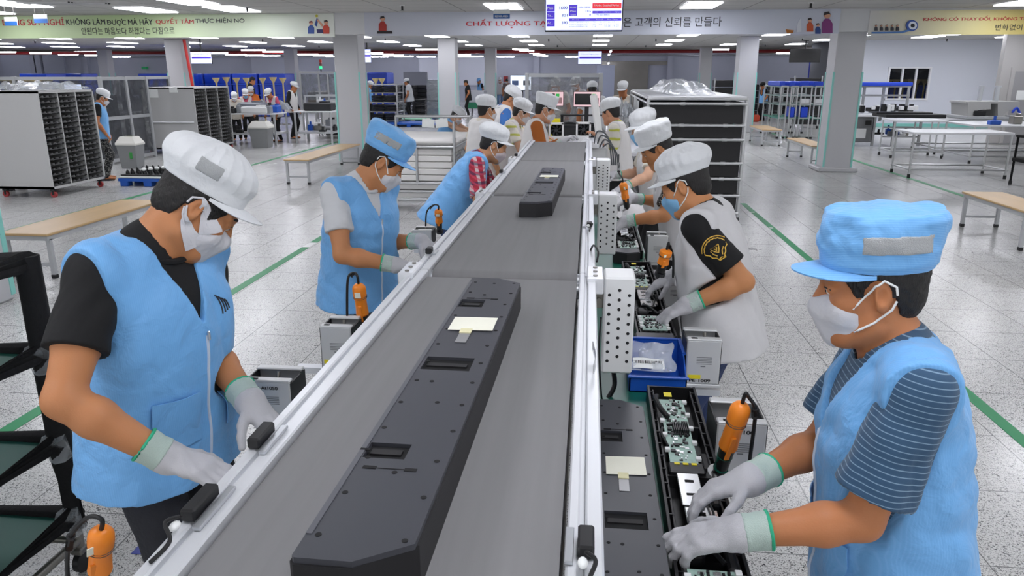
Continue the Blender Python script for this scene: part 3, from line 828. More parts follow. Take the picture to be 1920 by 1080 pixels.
s1 = soundbar('black soundbar with cream slip on the nearest belt section'); s1.location = (-.2545, 1.364, BELT_Z + .0005)
s1.rotation_euler = (0, 0, R(-1.1))
s2 = dup(s1, (-.215, 3.93, BELT_Z + .0005), R(-1.0), 'black soundbar with slip on the third belt section')
s3 = dup(s1, (.116, 1.49, TZ), R(0), 'black soundbar with cream slip on the green table')
# ---------------------------------------------------------------- open soundbar chassis on the green table
M_pcb = mat('green_circuit_board', '#9db9ae', 0.45, var=.25, vscale=60)
M_pcbd = mat('dark_green_board', '#1d6b52', 0.45)
M_tin = mat('tin_shield', '#d9dadb', 0.25, .8)
M_yel = mat('yellow_sticker', '#e2d21e', 0.5)
M_bwire = mat('black_wire', '#101012', 0.5)
def chassis(label):
    t = thing('open_soundbar', label, 'soundbar', group=None)
    L, W = 1.2, .146
    tray = MB()
    tray.span((-W / 2, -L / 2, 0), (W / 2, L / 2, .006))
    for sx in (-1, 1):
        tray.span((sx * W / 2 - .004, -L / 2, 0), (sx * W / 2 + .004, L / 2, .052), .001)
        tray.span((sx * (W / 2 - .014) - .003, -L / 2 + .02, 0), (sx * (W / 2 - .014) + .003, L / 2 - .02, .045), .001)
        for y in np.linspace(-L / 2 + .04, L / 2 - .04, 17): tray.box((sx * (W / 2 - .008), y, .025), (.012, .004, .046))
    tray.span((-W / 2, L / 2 - .006, 0), (W / 2, L / 2, .05)); tray.span((-W / 2, -L / 2, 0), (W / 2, -L / 2 + .006, .05))
    for y in (-.25, .05, .33): tray.span((-W / 2 + .01, y - .004, 0), (W / 2 - .01, y + .004, .04))
    tray.build('tray', M_blk, t)
    r_ = random.Random(11)
    for (y0, y1, x0, x1) in ((.10, .50, -.045, .028), (-.52, -.34, -.05, .05)):
        b = MB().span((x0, y0, .044), (x1, y1, .048)).build('circuit_board', M_pcb, t)
        ch = MB()
        for k in range(64):
            w, d_ = r_.choice(((.006, .008), (.012, .012), (.004, .004), (.009, .005)))
            x, y = r_.uniform(x0 + .008, x1 - .008), r_.uniform(y0 + .01, y1 - .01); ch.span((x - w / 2, y - d_ / 2, .048), (x + w / 2, y + d_ / 2, .048 + r_.uniform(.002, .007)))
        ch.build('chips', M_blk, b)
        ch = MB()
        for k in range(40):
            w, d_ = r_.choice(((.004, .007), (.010, .010), (.014, .006), (.003, .003)))
            x, y = r_.uniform(x0 + .008, x1 - .008), r_.uniform(y0 + .01, y1 - .01); ch.span((x - w / 2, y - d_ / 2, .048), (x + w / 2, y + d_ / 2, .048 + r_.uniform(.001, .005)))
        ch.build('solder_parts', M_tin, b)
        cn = MB()
        for k in range(9):
            x = x0 - .002 if k % 2 else x1 + .002; y = y0 + (y1 - y0) * (k + .5) / 9; cn.box((x, y, .051), (.014, .016, .009), .001)
        cn.build('connector', mat('white_plastic', '#e4e5e4', .4), b)
    hs = MB().span((-.022, .26, .049), (.022, .32, .053))
    for k in range(9): hs.span((-.021 + k * .005, .261, .053), (-.0185 + k * .005, .319, .064))
    hs.build('heat_sink', M_blk, t)
    ys = MB()
    for k in range(3): ys.span((-.036 + k * .022, .085, .052), (-.022 + k * .022, .095, .0535))
    ys.build('yellow_label', M_yel, t); MB().span((-.03, .50, .058), (-.006, .53, .0595)).build('yellow_label', M_yel, t)
    MB().span((-.052, .052, .03), (.04, .10, .052), .004).build('bracket', M_blk, t)
    mb = MB(); mb.span((-.035, -.10, .045), (.020, .045, .051), .002); mb.span((-.030, -.19, .040), (.034, -.10, .046), .002)
    mb.cyl((-.018, -.17, .046), (-.018, -.17, .050), .010, n=16); mb.span((.034, -.16, .038), (.044, -.11, .044))
    mb.build('metal_plate', M_tin, t)
    sl = MB(); sl.span((-.018, .0, .0512), (.004, .012, .0516)); sl.span((-.02, -.06, .0512), (.006, -.05, .0516)); sl.span((-.004, -.145, .0462), (.016, -.125, .0466)); sl.cyl((-.018, -.17, .0502), (-.018, -.17, .0506), .005, n=12)
    sl.build('slot', M_hole, t)
    for y in (.12, -.06, -.30): MB().box((.046, y, .032), (.022, .075, .04), .006).build('speaker_box', M_barg, t)
    MB().box((-.03, -.26, .03), (.05, .07, .04), .008).build('speaker_box', M_barg, t)
    for pts, rr in (([(-.05, .52, .05), (-.06, .46, .07), (-.05, .40, .066), (-.03, .36, .055)], .008), ([(-.05, .30, .05), (-.058, .24, .06), (-.045, .18, .055)], .004), ([(-.03, -.2, .045), (-.01, -.26, .065), (.03, -.32, .05)], .006), ([(.02, -.05, .05), (.03, -.15, .06), (.01, -.24, .05)], .003)):
        MB().tube(smooth_path(pts), rr, 8).build('wire', M_bwire, t, True)
    return t
c1 = chassis('opened soundbar with bare circuit boards beside the green taped screwdriver'); c1.location = (.282, 1.69, TZ); c1.rotation_euler = (0, 0, R(-.8))
c2 = dup(c1, (.283, 3.32, TZ), R(.6), 'opened soundbar in front of the black tee worker')
c3 = dup(c1, (.255, 4.84, TZ), R(0), 'opened soundbar in front of the floral shirt man')
# black end caps of the second and third bar
def endcap(label, x, y, w=.15):
    t = thing('speaker_end_cap', label, 'soundbar part', (x, y, TZ))
    pl = [(-w / 2, -.03), (0, -.065), (w / 2, -.03), (w / 2, .06), (-w / 2, .06)]
    MB().prism(pl, (x, y, TZ), X, Y, Z, .06).build('grille_body', M_barg, t)
    pl2 = [(a * .92, b * .92) for a, b in pl]
    MB().prism(pl2, (x, y, TZ + .06), X, Y, Z, .006).build('cover', M_bar, t); return t
c2.location.y += .06
endcap('black end cap with angled front behind the blue bin', .275, 2.715)
e2 = endcap('black angled end cap beside the second white cover', .235, 4.17)
# ---------------------------------------------------------------- blue parts bin with bagged labels
M_bin = mat('blue_bin_plastic', '#1c55b8', 0.35)
def parts_bin(label, loc, w=.19, d=.26, h=.10, rz=0):
    t = thing('parts_bin', label, 'bin', loc, rz)
    b = MB(); th = .004
    b.span((-w / 2, 0, 0), (w / 2, d, th))
    b.span((-w / 2, d - th, 0), (w / 2, d, h)); b.span((-w / 2, 0, 0), (w / 2, th, h * .55))
    for sx in (-1, 1):
        pl = [(0, 0), (d, 0), (d, h), (d * .42, h), (d * .06, h * .55), (0, h * .55)]
        b.prism(pl, (sx * w / 2 - (th if sx > 0 else 0), 0, 0), Y, Z, X, th)
    b.build('tray', M_bin, t, local=True)
    MB().box((0, 0, h * .55), (w + .012, .012, .008), .002).build('front_rim', M_bin, t, local=True); rim = MB(); rim.box((0, d, h), (w + .012, .012, .008), .002)
    for sx in (-1, 1): rim.span((sx * w / 2 - .006, d * .42, h - .004), (sx * w / 2 + .006, d, h + .004))
    rim.build('rim', M_bin, t, local=True)
    return t
parts_bin('blue plastic parts bin holding a clear bag of labels', (.255, 2.35, TZ), .19, .26, .10)
bg = thing('plastic_bag', 'clear plastic bag with barcode label in the blue bin', 'bag', (.235, 2.46, TZ + .03))
M_film = glass_mat('clear_film', '#e8edf2', .35, .08)
MB().grid(lambda a, b: (.155 + a * .16 + .006 * math.sin(9 * b), 2.385 + b * .14 + .005 * math.sin(7 * a), TZ + .063 + .052 * b + .008 * math.sin(a * 13) * math.sin(b * 9)), 16, 14, .0015).build('bag_film', M_film, bg, True)
MB().grid(lambda a, b: (.175 + a * .105, 2.392 + b * .05, TZ + .069 + .018 * b + .002 * math.sin(a * 6)), 6, 4, .0006).build('paper_label', mat('label_white', '#eef0ef', .6), bg)
bc = MB(); r_ = random.Random(5); x = .182
while x < .272:
    w = r_.choice((.0012, .002, .0032)); bc.box((x, 2.42, TZ + .0815), (w, .014, .0004), rot=Matrix.Rotation(R(20), 3, 'X')); x += w + r_.choice((.0015, .0025))
bc.build('barcode', M_hole, bg)
# ---------------------------------------------------------------- power boxes on brackets
M_psu = mat('grey_enamel', '#c8c9c9', 0.4, .2)
M_psub = mat('power_box_black', '#1b1c1f', 0.5)
def power_box(label, loc, w=.105, d=.13, h=.145, txt=None, yellow=True, rz=0.0, shelf_to=None):
    t = thing('power_box', label, 'power supply', loc, rz)
    MB().span((-w / 2, 0, .0), (w / 2, .012, h), .004).build('front_panel', M_psu, t, local=True); MB().span((-w / 2, d - .012, 0), (w / 2, d, h), .004).build('back_panel', M_psu, t, local=True)
    b = MB(); b.span((-w / 2 - .002, .004, .002), (-w / 2 + .003, d - .004, h - .006)); b.span((w / 2 - .003, .004, .002), (w / 2 + .002, d - .004, h - .006)); b.span((-w / 2, .01, .0), (w / 2, d - .01, .008)); b.span((-w / 2, .01, h * .55), (w / 2, d - .01, h * .6))
    b.build('side_panel', M_psub, t, local=True)
    MB().span((-w / 2, .0, h - .004), (w / 2, .03, h + .004), .003).build('top_rail', M_psu, t, local=True); MB().span((-w / 2, d - .03, h - .004), (w / 2, d, h + .004), .003).build('top_rail', M_psu, t, local=True)
    b = MB(); b.cyl((.01, .055, h * .6), (.01, .075, h + .004), .006, n=8); b.cyl((-w * .3, .015, h + .004), (-w * .3, .015, h + .0055), .005, n=8); b.build('switch', M_steel, t, local=True)
    MB().span((-w * .38, .006, h + .004), (-w * .2, .016, h + .006)).build('slot', M_hole, t, local=True)
    if yellow: MB().span((-w * .42, -.001, .02), (-w * .05, .001, .034)).build('yellow_label', M_yel, t, local=True)
    b = MB()
    for k in range(5): b.span((-w * .2, -.0008, h * .62 - k * .006), (w * .25, .0005, h * .62 - k * .006 - .0016))
    b.span((-.008, -.001, h * .4), (.008, .001, h * .4 + .003)); b.build('printed_lines', mat('print_grey', '#6f7072', .6), t, local=True)
    if txt:
        o = text_mesh(txt, 'lettering', M_hole, t, Vector((-w * .38, -.0005, h * .8 if txt[0] == 'H' else .008)) + t.location, X, Z, w * .62, .011, .0006, .02)
    MB().span((-w / 2 - .006, -.004, -.012), (w / 2 + .006, d + .006, 0), .002).build('mounting_shelf', M_psu, t, local=True)
    return t
pb = .905
power_box('grey power box just below the upright orange screwdriver', (-.885, 2.46, pb - .02), .115, .13, .16)
power_box('wide grey power box lettered HHB beside the conveyor', (-.97, 2.05, pb - .03), .15, .13, .13, 'HHB-At1050', yellow=False)
power_box('small grey power box by the blue capped young man', (-1.0, 4.42, pb), .12, .13, .09, yellow=False)
power_box('grey power box with yellow label behind the blue bin', (.415, 2.45, pb - .02), .115, .13, .16, 'PE-1009')
power_box('grey power box behind the green taped screwdriver', (.43, 1.86, pb - .03), .13, .16, .15, 'HAI0-100', yellow=False)
power_box('grey power box beside the second opened soundbar', (.40, 4.1, pb), .11, .13, .15, yellow=False)
power_box('half hidden power box at the black tee worker\'s waist', (.43, 3.45, pb - .05), .11, .13, .13, yellow=False)
# brackets holding the boxes to the tables
for y, lb in ((2.1, 'beside the man in black tee'), (2.5, 'below the upright screwdriver'), (4.45, 'behind the blue capped young man')):
    o = MB().span((-1.06, y, .845), (-.60, y + .04, .868)).build('cross_bracket', M_rail); tag(o, 'aluminium bracket under the power box ' + lb, 'bracket'); recenter(o)
for y, lb in ((1.9, 'behind the green taped screwdriver'), (2.5, 'behind the blue bin'), (3.5, 'by the gold emblem man'), (4.15, 'near the second white cover')):
    o = MB().span((.2, y, .82), (.49, y + .04, .843)).build('cross_bracket', M_rail); tag(o, 'aluminium bracket under the power box ' + lb, 'bracket'); recenter(o)
# ---------------------------------------------------------------- electric screwdrivers
M_org = mat('orange_plastic', '#f58a20', 0.4)
def screwdriver(label, base, top, taped=False, cord=None, sticker=True, holder=True):
    """upright electric screwdriver: bit end at base, cord end at top"""
    base, top = Vector(base), Vector(top); t = thing('electric_screwdriver', label, 'screwdriver', base)
    x, y, d = frame_from(top - base, Vector((0, 1, 0))); L = (top - base).length
    P = lambda f, a=0, b=0: base + d * (L * f) + x * a + y * b
    def tube(fs, rs, name, m): MB().tube([P(f) for f in fs], rs, 16).build(name, m, t, True)
    tube([.0, .05, .06, .2, .28, .40], [.011, .014, .017, .0185, .0185, .021], 'grip', M_blk)
    tube([.40, .42, .52, .66, .72, .84, .93, .975, 1.0], [.022, .024, .0225, .0215, .024, .0255, .0245, .018, .010], 'housing', M_org)
    MB().bar(P(.30, .0, -.020), P(.62, .0, -.024), .014, .006, .002).build('lever', M_org, t)
    for k in (.74,): MB().tube([P(k), P(k + .03)], .0262, 16).build('ring', mat('grey_ring', '#55575a', .5), t, True)
    if taped: tube([.10, .28], [.0195, .0200], 'green_tape', M_gmat); MB().cyl(P(-.04), P(.04), .03, n=18).build('holder_cup', M_psu, t)
    elif holder: MB().cyl(P(-.10), P(.02), .022, n=16).build('holder_cup', M_psub, t)
    if sticker: MB().bar(P(.78, 0, -.0252) , P(.88, 0, -.0252), .022, .002).build('sticker', M_paper, t)
    c_ = [top - d * .004, top + d * .03] + [Vector(q) for q in (cord or [top + d * .05 - X * .05, top - X * .10 - d * .05, top - X * .11 - d * .2])]
    MB().tube(smooth_path(c_), .0048, 8).build('cord', M_bwire, t, True)
    n_ = len(c_) // 2
    MB().tube([c_[n_] + (c_[n_ + 1] - c_[n_]) * f for f in (0, .5)], [.009, .008], 10).build('strain_relief', M_blk, t, True)
    return t
screwdriver('orange electric screwdriver standing beside the foam wrapped cart', ond(186, 1118, 1.62), ond(190, 992, 1.5), cord=[ond(165, 970, 1.5), ond(133, 1005, 1.52), ond(126, 1050, 1.58), ond(128, 1095, 1.62)])
screwdriver('orange screwdriver upright between young man and rail', ond(685, 626, 2.86), ond(672, 532, 2.76), cord=[ond(664, 512, 2.76), ond(652, 525, 2.76), ond(651, 600, 2.8)])
screwdriver('orange screwdriver beside the leaning plaid worker', ond(824, 432, 4.75), ond(822, 393, 4.65), cord=[ond(812, 385, 4.65), ond(800, 398, 4.65), ond(798, 432, 4.7)])
screwdriver('orange and black screwdriver wrapped with green tape', ond(1347, 890, 1.93), ond(1392, 756, 1.80), taped=True, sticker=False, cord=[ond(1404, 745, 1.8), ond(1416, 765, 1.8), ond(1414, 800, 1.83), ond(1405, 870, 1.9), ond(1404, 905, 1.95)])
screwdriver('orange screwdriver held by the floral shirt man', ond(1176, 392, 4.62), ond(1168, 342, 4.55), holder=False, cord=[ond(1160, 322, 4.6), ond(1160, 290, 4.7)])
screwdriver('orange screwdriver half hidden at the pale vest pocket', ond(1238, 512, 3.05), ond(1250, 468, 3.0), cord=[ond(1255, 462, 3.02), ond(1262, 480, 3.05), ond(1262, 520, 3.1)])
# ---------------------------------------------------------------- sensors and clips on the rails
def sensor(label, p, sx, tie=True, L=.10):
    p = Vector(p); t = thing('rail_sensor', label, 'sensor', p)
    MB().box(p + Z * .011, (.022, L * .75, .02), .003).build('sensor_body', M_blk, t)
    MB().box(p + Vector((.022 * sx, 0, .004)), (.012, L * 1.1, .006), .001).build('bracket', M_alu, t)
    if tie:
        MB().tube(smooth_path([p + Vector((0, -L / 2, .02)), p + Vector((-.012 * sx, -L / 2 - .02, .022)), p + Vector((.004, -L / 2 - .04, .008)), p + Vector((.0, -L / 2 - .08, .004))]), .003, 8).build('wire', M_bwire, t, True)
        MB().sphere(p + Vector((-.004, -L / 2 - .012, .012)), .007, 10, 8, (1, 1.6, .8)).build('white_tie', M_white, t, True)
    return t
sensor('black rail sensor with white tie nearest the foam wrapped cart', (-.545, .905, 1.312), 1)
sensor('black block clipped to the rail beside the HHB power box', (-.545, 1.115, 1.312), 1, False, .09)
sensor('black sensor and bracket on the rail beside the soundbar table', (.012, .865, 1.312), -1, True, .07)
sensor('black clip on the rail by the blue capped young man', (-.545, 2.52, 1.312), 1, False, .05)
sensor('black sensor on the rail beside the second white cover', (.015, 3.05, 1.312), -1, True, .05)
sensor('small black clip on the rail at the farthest belt', (-.545, 5.75, 1.312), 1, False, .06)
sensor('black clip on the rail beside the plaid sleeve', (-.545, 4.75, 1.312), 1, False, .06)
o = MB().grid(lambda a, b: (.026 + .004 * math.sin(b * 4), 1.47 + a * .05, 1.312 + b * .055), 4, 6, .002).build('foil_tag', M_tin, None, True); tag(o, 'crumpled silver foil tag standing on the right rail', 'tag'); recenter(o)
cable('thin black cord hooked on the right rail near the joint', [(.02, 2.62, 1.313), (.03, 2.58, 1.34), (.045, 2.50, 1.335), (.04, 2.44, 1.316)], .0035)
# ---------------------------------------------------------------- foam wrapped cart with green shelves
M_foam = mat('black_foam', '#121214', 0.9, bump=.4, bscale=60)
M_shelf = mat('green_shelf_mat', '#2c6a5e', 0.55)
ct = thing('shelf_cart', 'cart with green shelves and black foam wrapped frame', 'cart', (-2.45, 1.9, 0))
CX, CY = -1.97, 2.39; CX0, CY0 = -2.95, 1.45
for z in (1.275, .935, .577, .253):
    MB().span((CX0, CY0, z - .012), (CX, CY, z)).build('shelf', M_shelf, ct)
    f = MB()
    f.tube([(CX0, CY, z + .002), (CX, CY, z + .002), (CX, CY0, z + .002), (CX0, CY0, z + .002)], .040, 10, True)
    f.build('foam_edge', M_foam, ct, True)
for x, y in ((CX, CY), (CX, CY0), (CX0, CY), (CX0, CY0)):
    MB().tube([(x, y, .2), (x, y, .5), (x, y, .9), (x, y, 1.3)], [.041, .043, .043, .041], 10).build('foam_post', M_foam, ct, True)
    MB().cyl((x, y, .10), (x, y, .25), .02, n=12).build('pipe_leg', M_steel, ct, True)
    MB().cyl((x - .012, y, .045), (x + .012, y, .045), .045, n=14).build('caster', M_blk, ct, True)
    MB().box((x, y, .10), (.05, .06, .03), .006).build('caster_plate', M_steel, ct)
p_ = MB(); p_.cyl((CX0, CY, .14), (CX, CY, .14), .018, n=10); p_.cyl((CX, CY0, .14), (CX, CY, .14), .018, n=10); p_.build('base_pipe', M_steel, ct, True)
for z in (.935, .577, .253): MB().tube([(CX + .003, CY - .04, z + .03), (CX + .004, CY - .01, z - .06)], .044, 8).build('tape_wrap', M_film, ct, True)
q = onz(640, 524, 0)
parts_bin('blue tote on the floor behind the blue capped young man', (q.x + .12, q.y, 0), .5, .4, .26)
# ---------------------------------------------------------------- benches
M_wood = mat('pale_wood_top', '#c9a878', 0.35, var=.22, vscale=5, stretch=(1, .15, 1))
M_bleg = mat('grey_bench_steel', '#b9bbbd', 0.45)
def bench(label, x0, x1, y0, y1, h=.45):
    t = thing('bench', label, 'bench', ((x0 + x1) / 2, (y0 + y1) / 2, 0))
    MB().span((x0, y0, h - .025), (x1, y1, h), .006).build('seat', M_wood, t)
    MB().span((x0 + .02, y0 + .02, h - .07), (x1 - .02, y1 - .02, h - .025)).build('apron', M_bleg, t)
    for x in (x0 + .04, x1 - .04):
        for y in (y0 + .06, y1 - .06):
            g = MB().box((x, y, (h - .07) / 2 + .02), (.04, .04, h - .09)).build('leg', M_bleg, t)
            MB().box((x, y, .02), (.05, .05, .04), .006).build('foot', M_blk, g)
    r = MB()
    for y in (y0 + .06, y1 - .06): r.span((x0 + .04, y - .015, .12), (x1 - .04, y + .015, .15))
    r.build('stretcher', M_bleg, t)
    return t
bench('long wooden topped bench beside the nearest teal edged column', -5.62, -5.22 + .12, 6.5, 8.5)
bench('wooden topped bench leading to the column behind the pipe rack', -5.40, -4.93, 12.95, 16.1)
bench('pale wooden bench beside the column with a stepped base', 4.72, 5.12, 16.6, 18.7)
bench('white topped bench beyond the black shelf', 4.73, 5.27, 21.4, 23.1)
bench('bench with wooden top behind the man in striped polo', 4.85, 5.35, 8.7, 10.2)
# ---------------------------------------------------------------- tray cabinets
M_cab = mat('cabinet_grey', '#bdbdbc', 0.5)
M_tray = mat('charcoal_tray', '#4a4a4b', 0.6)
def tray_cabinet(label, x, y0, y1, dep, z0, z1, ncol, nrow, knob):
    """open rows face +x"""
    t = thing('tray_cabinet', label, 'cabinet', (x - dep / 2, (y0 + y1) / 2, 0))
    b = MB(); th = .03
    b.span((x - dep, y0, z0), (x, y0 + th, z1)); b.span((x - dep, y1 - th, z0), (x, y1, z1)); b.span((x - dep, y0, z1 - .035), (x, y1, z1)); b.span((x - dep, y0, z0), (x, y1, z0 + .04)); b.span((x - dep, y0, z0), (x - dep + .02, y1, z1))
    b.build('carcass', M_cab, t)
    cw = (y1 - y0 - 2 * th) / ncol
    d = MB()
    for c_ in range(1, ncol): d.span((x - dep + .02, y0 + th + cw * c_ - .008, z0 + .04), (x - .004, y0 + th + cw * c_ + .008, z1 - .035))
    d.build('divider', M_cab, t)
    rh = (z1 - z0 - .075) / nrow
    first = None
    for c_ in range(ncol):
        for r_ in range(nrow):
            yy = y0 + th + cw * (c_ + .5); zz = z0 + .04 + rh * r_
            if first is None:
                m = MB(); w = cw - .03
                m.box((-.14, 0, .006), (.28, w, .012)); m.box((-.006, 0, .012), (.012, w, .022))
                for k in range(3 if knob else 5):
                    py = (k - (1 if knob else 2)) * w / (3.4 if knob else 5.2)
                    m.cyl((-.03, py, .01), (-.03, py, .01 + rh * .42), .036 * w / .36, .026 * w / .36, n=8)
                me_o = m.build('tray', M_tray if knob else mat('dark_parts_tray', '#39393a', .35, .3), t, local=True); first = me_o
            else:
                me_o = first.copy(); COL.objects.link(me_o); me_o.parent = t
            me_o.location = Vector((x - .01, yy, zz)) - t.location
    w_ = [(x - .06, y0 + .08), (x - .06, y1 - .08), (x - dep + .06, y0 + .08), (x - dep + .06, y1 - .08)]
    for wx, wy_ in w_:
        q = MB().cyl((wx, wy_ - .018, .05), (wx, wy_ + .018, .05), .05, n=14).build('caster', mat('red_wheel', '#a83a3c', .5), t, True)
        MB().box((wx, wy_, z0 - .02), (.08, .06, .035), .005).box((wx, wy_ - .024, .08), (.03, .006, .08)).box((wx, wy_ + .024, .08), (.03, .006, .08)).build('caster_fork', M_blk, q)
    return t
tray_cabinet('grey cabinet of charcoal trays draped with clear plastic film', -8.47, 11.1, 12.45, .95, .14, 1.66, 3, 18, True)
cab2 = tray_cabinet('grey cabinet of dark trays behind the left worker\'s cap', -9.5, 17.75, 19.6, 1.35, .12, 1.6, 3, 16, False)
nt_ = MB().span((-10.7, 17.735, 1.36), (-10.4, 17.75, 1.56)).span((-10.1, 17.735, 1.48), (-9.9, 17.75, 1.6)).build('paper_notice', M_white); tag(nt_, 'white paper notices taped on the grey tray cabinet', 'paper'); recenter(nt_)
MB().cyl((-10.75, 17.7, .78), (-9.55, 17.7, .78), .02, n=10).box((-10.7, 17.72, .78), (.03, .06, .03)).box((-9.6, 17.72, .78), (.03, .06, .03)).build('push_bar', M_alup, cab2)
def film(label, x0, x1, y0, y1, z, amp, m=None, name='plastic_sheet', n=22, cat='plastic sheet', seed=1):
    r = random.Random(seed); ph = [(r.uniform(3, 15), r.uniform(3, 15), r.uniform(0, 6)) for _ in range(6)]
    def fn(a, b):
        h = sum(abs(math.sin(p * a + q * b + s_)) for p, q, s_ in ph) / 6
        e = min(1, 5 * min(a, 1 - a, b, 1 - b) + .1)
        return (x0 + (x1 - x0) * a + .02 * math.sin(9 * b), y0 + (y1 - y0) * b + .02 * math.sin(8 * a), z + .004 + amp * h * e)
    o = MB().grid(fn, n, n, .003).build(name, m or M_film, None, True); tag(o, label, cat); return recenter(o)
film('crumpled clear film on top of the near tray cabinet', -9.4, -8.48, 11.12, 12.4, 1.665, .16, seed=3)
# ---------------------------------------------------------------- clear vinyl booth, left
M_frame = mat('booth_aluminium', '#b4b6b8', 0.4, .3)
M_vinyl = glass_mat('clear_vinyl', '#4b4e54', .55, .12)
def booth(label, posts, zt, zm, name='vinyl_partition', mm=None):
    t = thing(name, label, 'partition', (posts[0][0], posts[0][1], 0))
    for i, (x, y) in enumerate(posts):
        MB().box((x, y, zt / 2), (.07, .07, zt), .004).build('post', M_frame, t)
        if i < len(posts) - 1:
            x2, y2 = posts[i + 1]
            b = MB()
            for z in (zt - .04, zm, .08): b.bar((x, y, z), (x2, y2, z), .05, .07)
            b.build('rail', M_frame, t)
            d = (Vector((x2, y2, 0)) - Vector((x, y, 0))); dn = d.normalized()
            for z0, z1 in ((.12, zm - .04), (zm + .04, zt - .08)):
                MB().bar((x + dn.x * .04, y + dn.y * .04, (z0 + z1) / 2), (x2 - dn.x * .04, y2 - dn.y * .04, (z0 + z1) / 2), .006, z1 - z0).build('vinyl_sheet', mm or M_vinyl, t)
    return t
booth('framed clear vinyl partition behind the near tray cabinet', [(-14.2, 15.5), (-12.3, 15.5), (-10.35, 15.5), (-10.35, 16.4), (-10.35, 17.2)], 1.86, .98)
booth('framed clear vinyl partition beside the farther tray cabinet', [(-11.15, 17.35), (-11.15, 18.4), (-11.15, 19.6)], 1.86, .98)
# machines inside the booth
def machine_block(label, x, y, w, d, h, m, name='machine', cat='machine', seed=0):
    t = thing(name, label, cat, (x, y, 0)); r = random.Random(seed)
    MB().box((x, y, h * .3), (w, d, h * .6), .02).build('base', m, t)
    b = MB()
    for k in range(6):
        ww, dd, hh = r.uniform(.15, .4) * w, r.uniform(.15, .5) * d, r.uniform(.15, .4) * h
        b.box((x + r.uniform(-.35, .35) * w, y + r.uniform(-.3, .3) * d, h * .6 + hh / 2), (ww, dd, hh), .01)
    b.build('tooling', M_blk, t)
    for sx in (-1, 1): MB().box((x + sx * w * .42, y - d * .4, h * .8), (.04, .04, h * .4)).build('post', M_frame, t)
    return t
machine_block('dark test machine inside the left vinyl booth', -12.6, 18.0, 1.8, 1.2, 1.5, mat('machine_grey', '#7d7f83', .5), seed=4)
t = thing('monitor', 'computer monitor on an arm at the left vinyl booth', 'monitor', (-10.55, 14.6, 1.2))
MB().box((-10.45, 14.6, 1.52), (.62, .04, .42), .01).build('casing', M_blk, t); MB().box((-10.33, 14.578, 1.52), (.36, .004, .38)).build('display', mat('display_grey', '#b5bfd6', .3, emit=.5), t); MB().box((-10.62, 14.578, 1.52), (.2, .004, .38)).build('display', Msd, t)
MB().cyl((-10.45, 14.66, 0), (-10.45, 14.66, 1.4), .025, n=10).box((-10.45, 14.66, .015), (.3, .3, .03)).build('stand', M_steel, t)
# ---------------------------------------------------------------- waste bins and pallets
def waste_bin(label, x, y, w, h, logo=True):
    t = thing('waste_bin', label, 'waste bin', (x, y, 0)); r = .5
    def ring(z, s): return [(x - w / 2 * s, y - w * .4 * s, z), (x + w / 2 * s, y - w * .4 * s, z), (x + w / 2 * s, y + w * .4 * s, z), (x - w / 2 * s, y + w * .4 * s, z)]
    def stack(rs, name, m):
        vs = [q for r_ in rs for q in r_]; fs = []
        for i in range(len(rs) - 1):
            for k in range(4): fs.append((i * 4 + k, i * 4 + (k + 1) % 4, (i + 1) * 4 + (k + 1) % 4, (i + 1) * 4 + k))
        fs += [(3, 2, 1, 0), tuple(range(len(vs) - 4, len(vs)))]
        return MB().add(vs, fs).build(name, m, t)
    stack([ring(0, .8), ring(h * .74, 1.0)], 'body', mat('bin_grey', '#828384', .5))
    stack([ring(h * .74, 1.06), ring(h * .80, 1.06), ring(h * .98, .72), ring(h, .68)], 'lid', mat('bin_lid', '#d8d6cf', .5))
    MB().box((x + w * .04, y, h * 1.0), (w * .42, w * .34, .012)).build('flap', mat('flap_olive', '#5d5f3a', .5), t)
    if logo:
        MB().box((x + w * .2, y - w * .375, h * .42), (w * .16, .012, h * .2), .004).build('recycling_mark', mat('green_label', '#2f8a3c', .5), t)
    return t
waste_bin('grey waste bin with cream lid and green mark at left', -9.55, 15.0, .42, .66)
waste_bin('grey waste bin with pale lid before the far left tables', -8.75, 19.7, .52, .70, False)
M_pal = mat('blue_pallet', '#1f5bbb', 0.45)
def pallet(label, x, y, w, d, h=.14, m=None, z=0.0):
    t = thing('pallet', label, 'pallet', (x, y, z))
    b = MB()
    for k in range(9): b.box((x, y - d / 2 + d * (k + .5) / 9, z + h - .012), (w, d / 9 * .86, .024))
    b.box((x, y - d / 2 + .02, z + h - .025), (w, .04, .05)); b.box((x, y + d / 2 - .02, z + h - .025), (w, .04, .05))
    b.build('deck', m or M_pal, t)
    for i in (-1, 0, 1):
        for j in (-1, 0, 1): MB().box((x + i * (w / 2 - .09), y + j * (d / 2 - .09), z + (h - .03) / 2), (.15, .15, h - .03), .01).build('foot', m or M_pal, t)
    return t
pallet('blue pallet carrying black parts beside the tray cabinet', -7.72, 12.95, 1.05, 1.0)
tr_ = thing('parts_tray', 'white and black tray of parts on the blue pallet', 'tray', (-7.75, 12.95, .14))
MB().box((-7.75, 12.95, .155), (.98, .92, .03), .005).build('white_board', M_white, tr_); MB().box((-7.78, 12.95, .185), (.92, .84, .03), .01).build('black_tray', M_blk, tr_)
pr = None
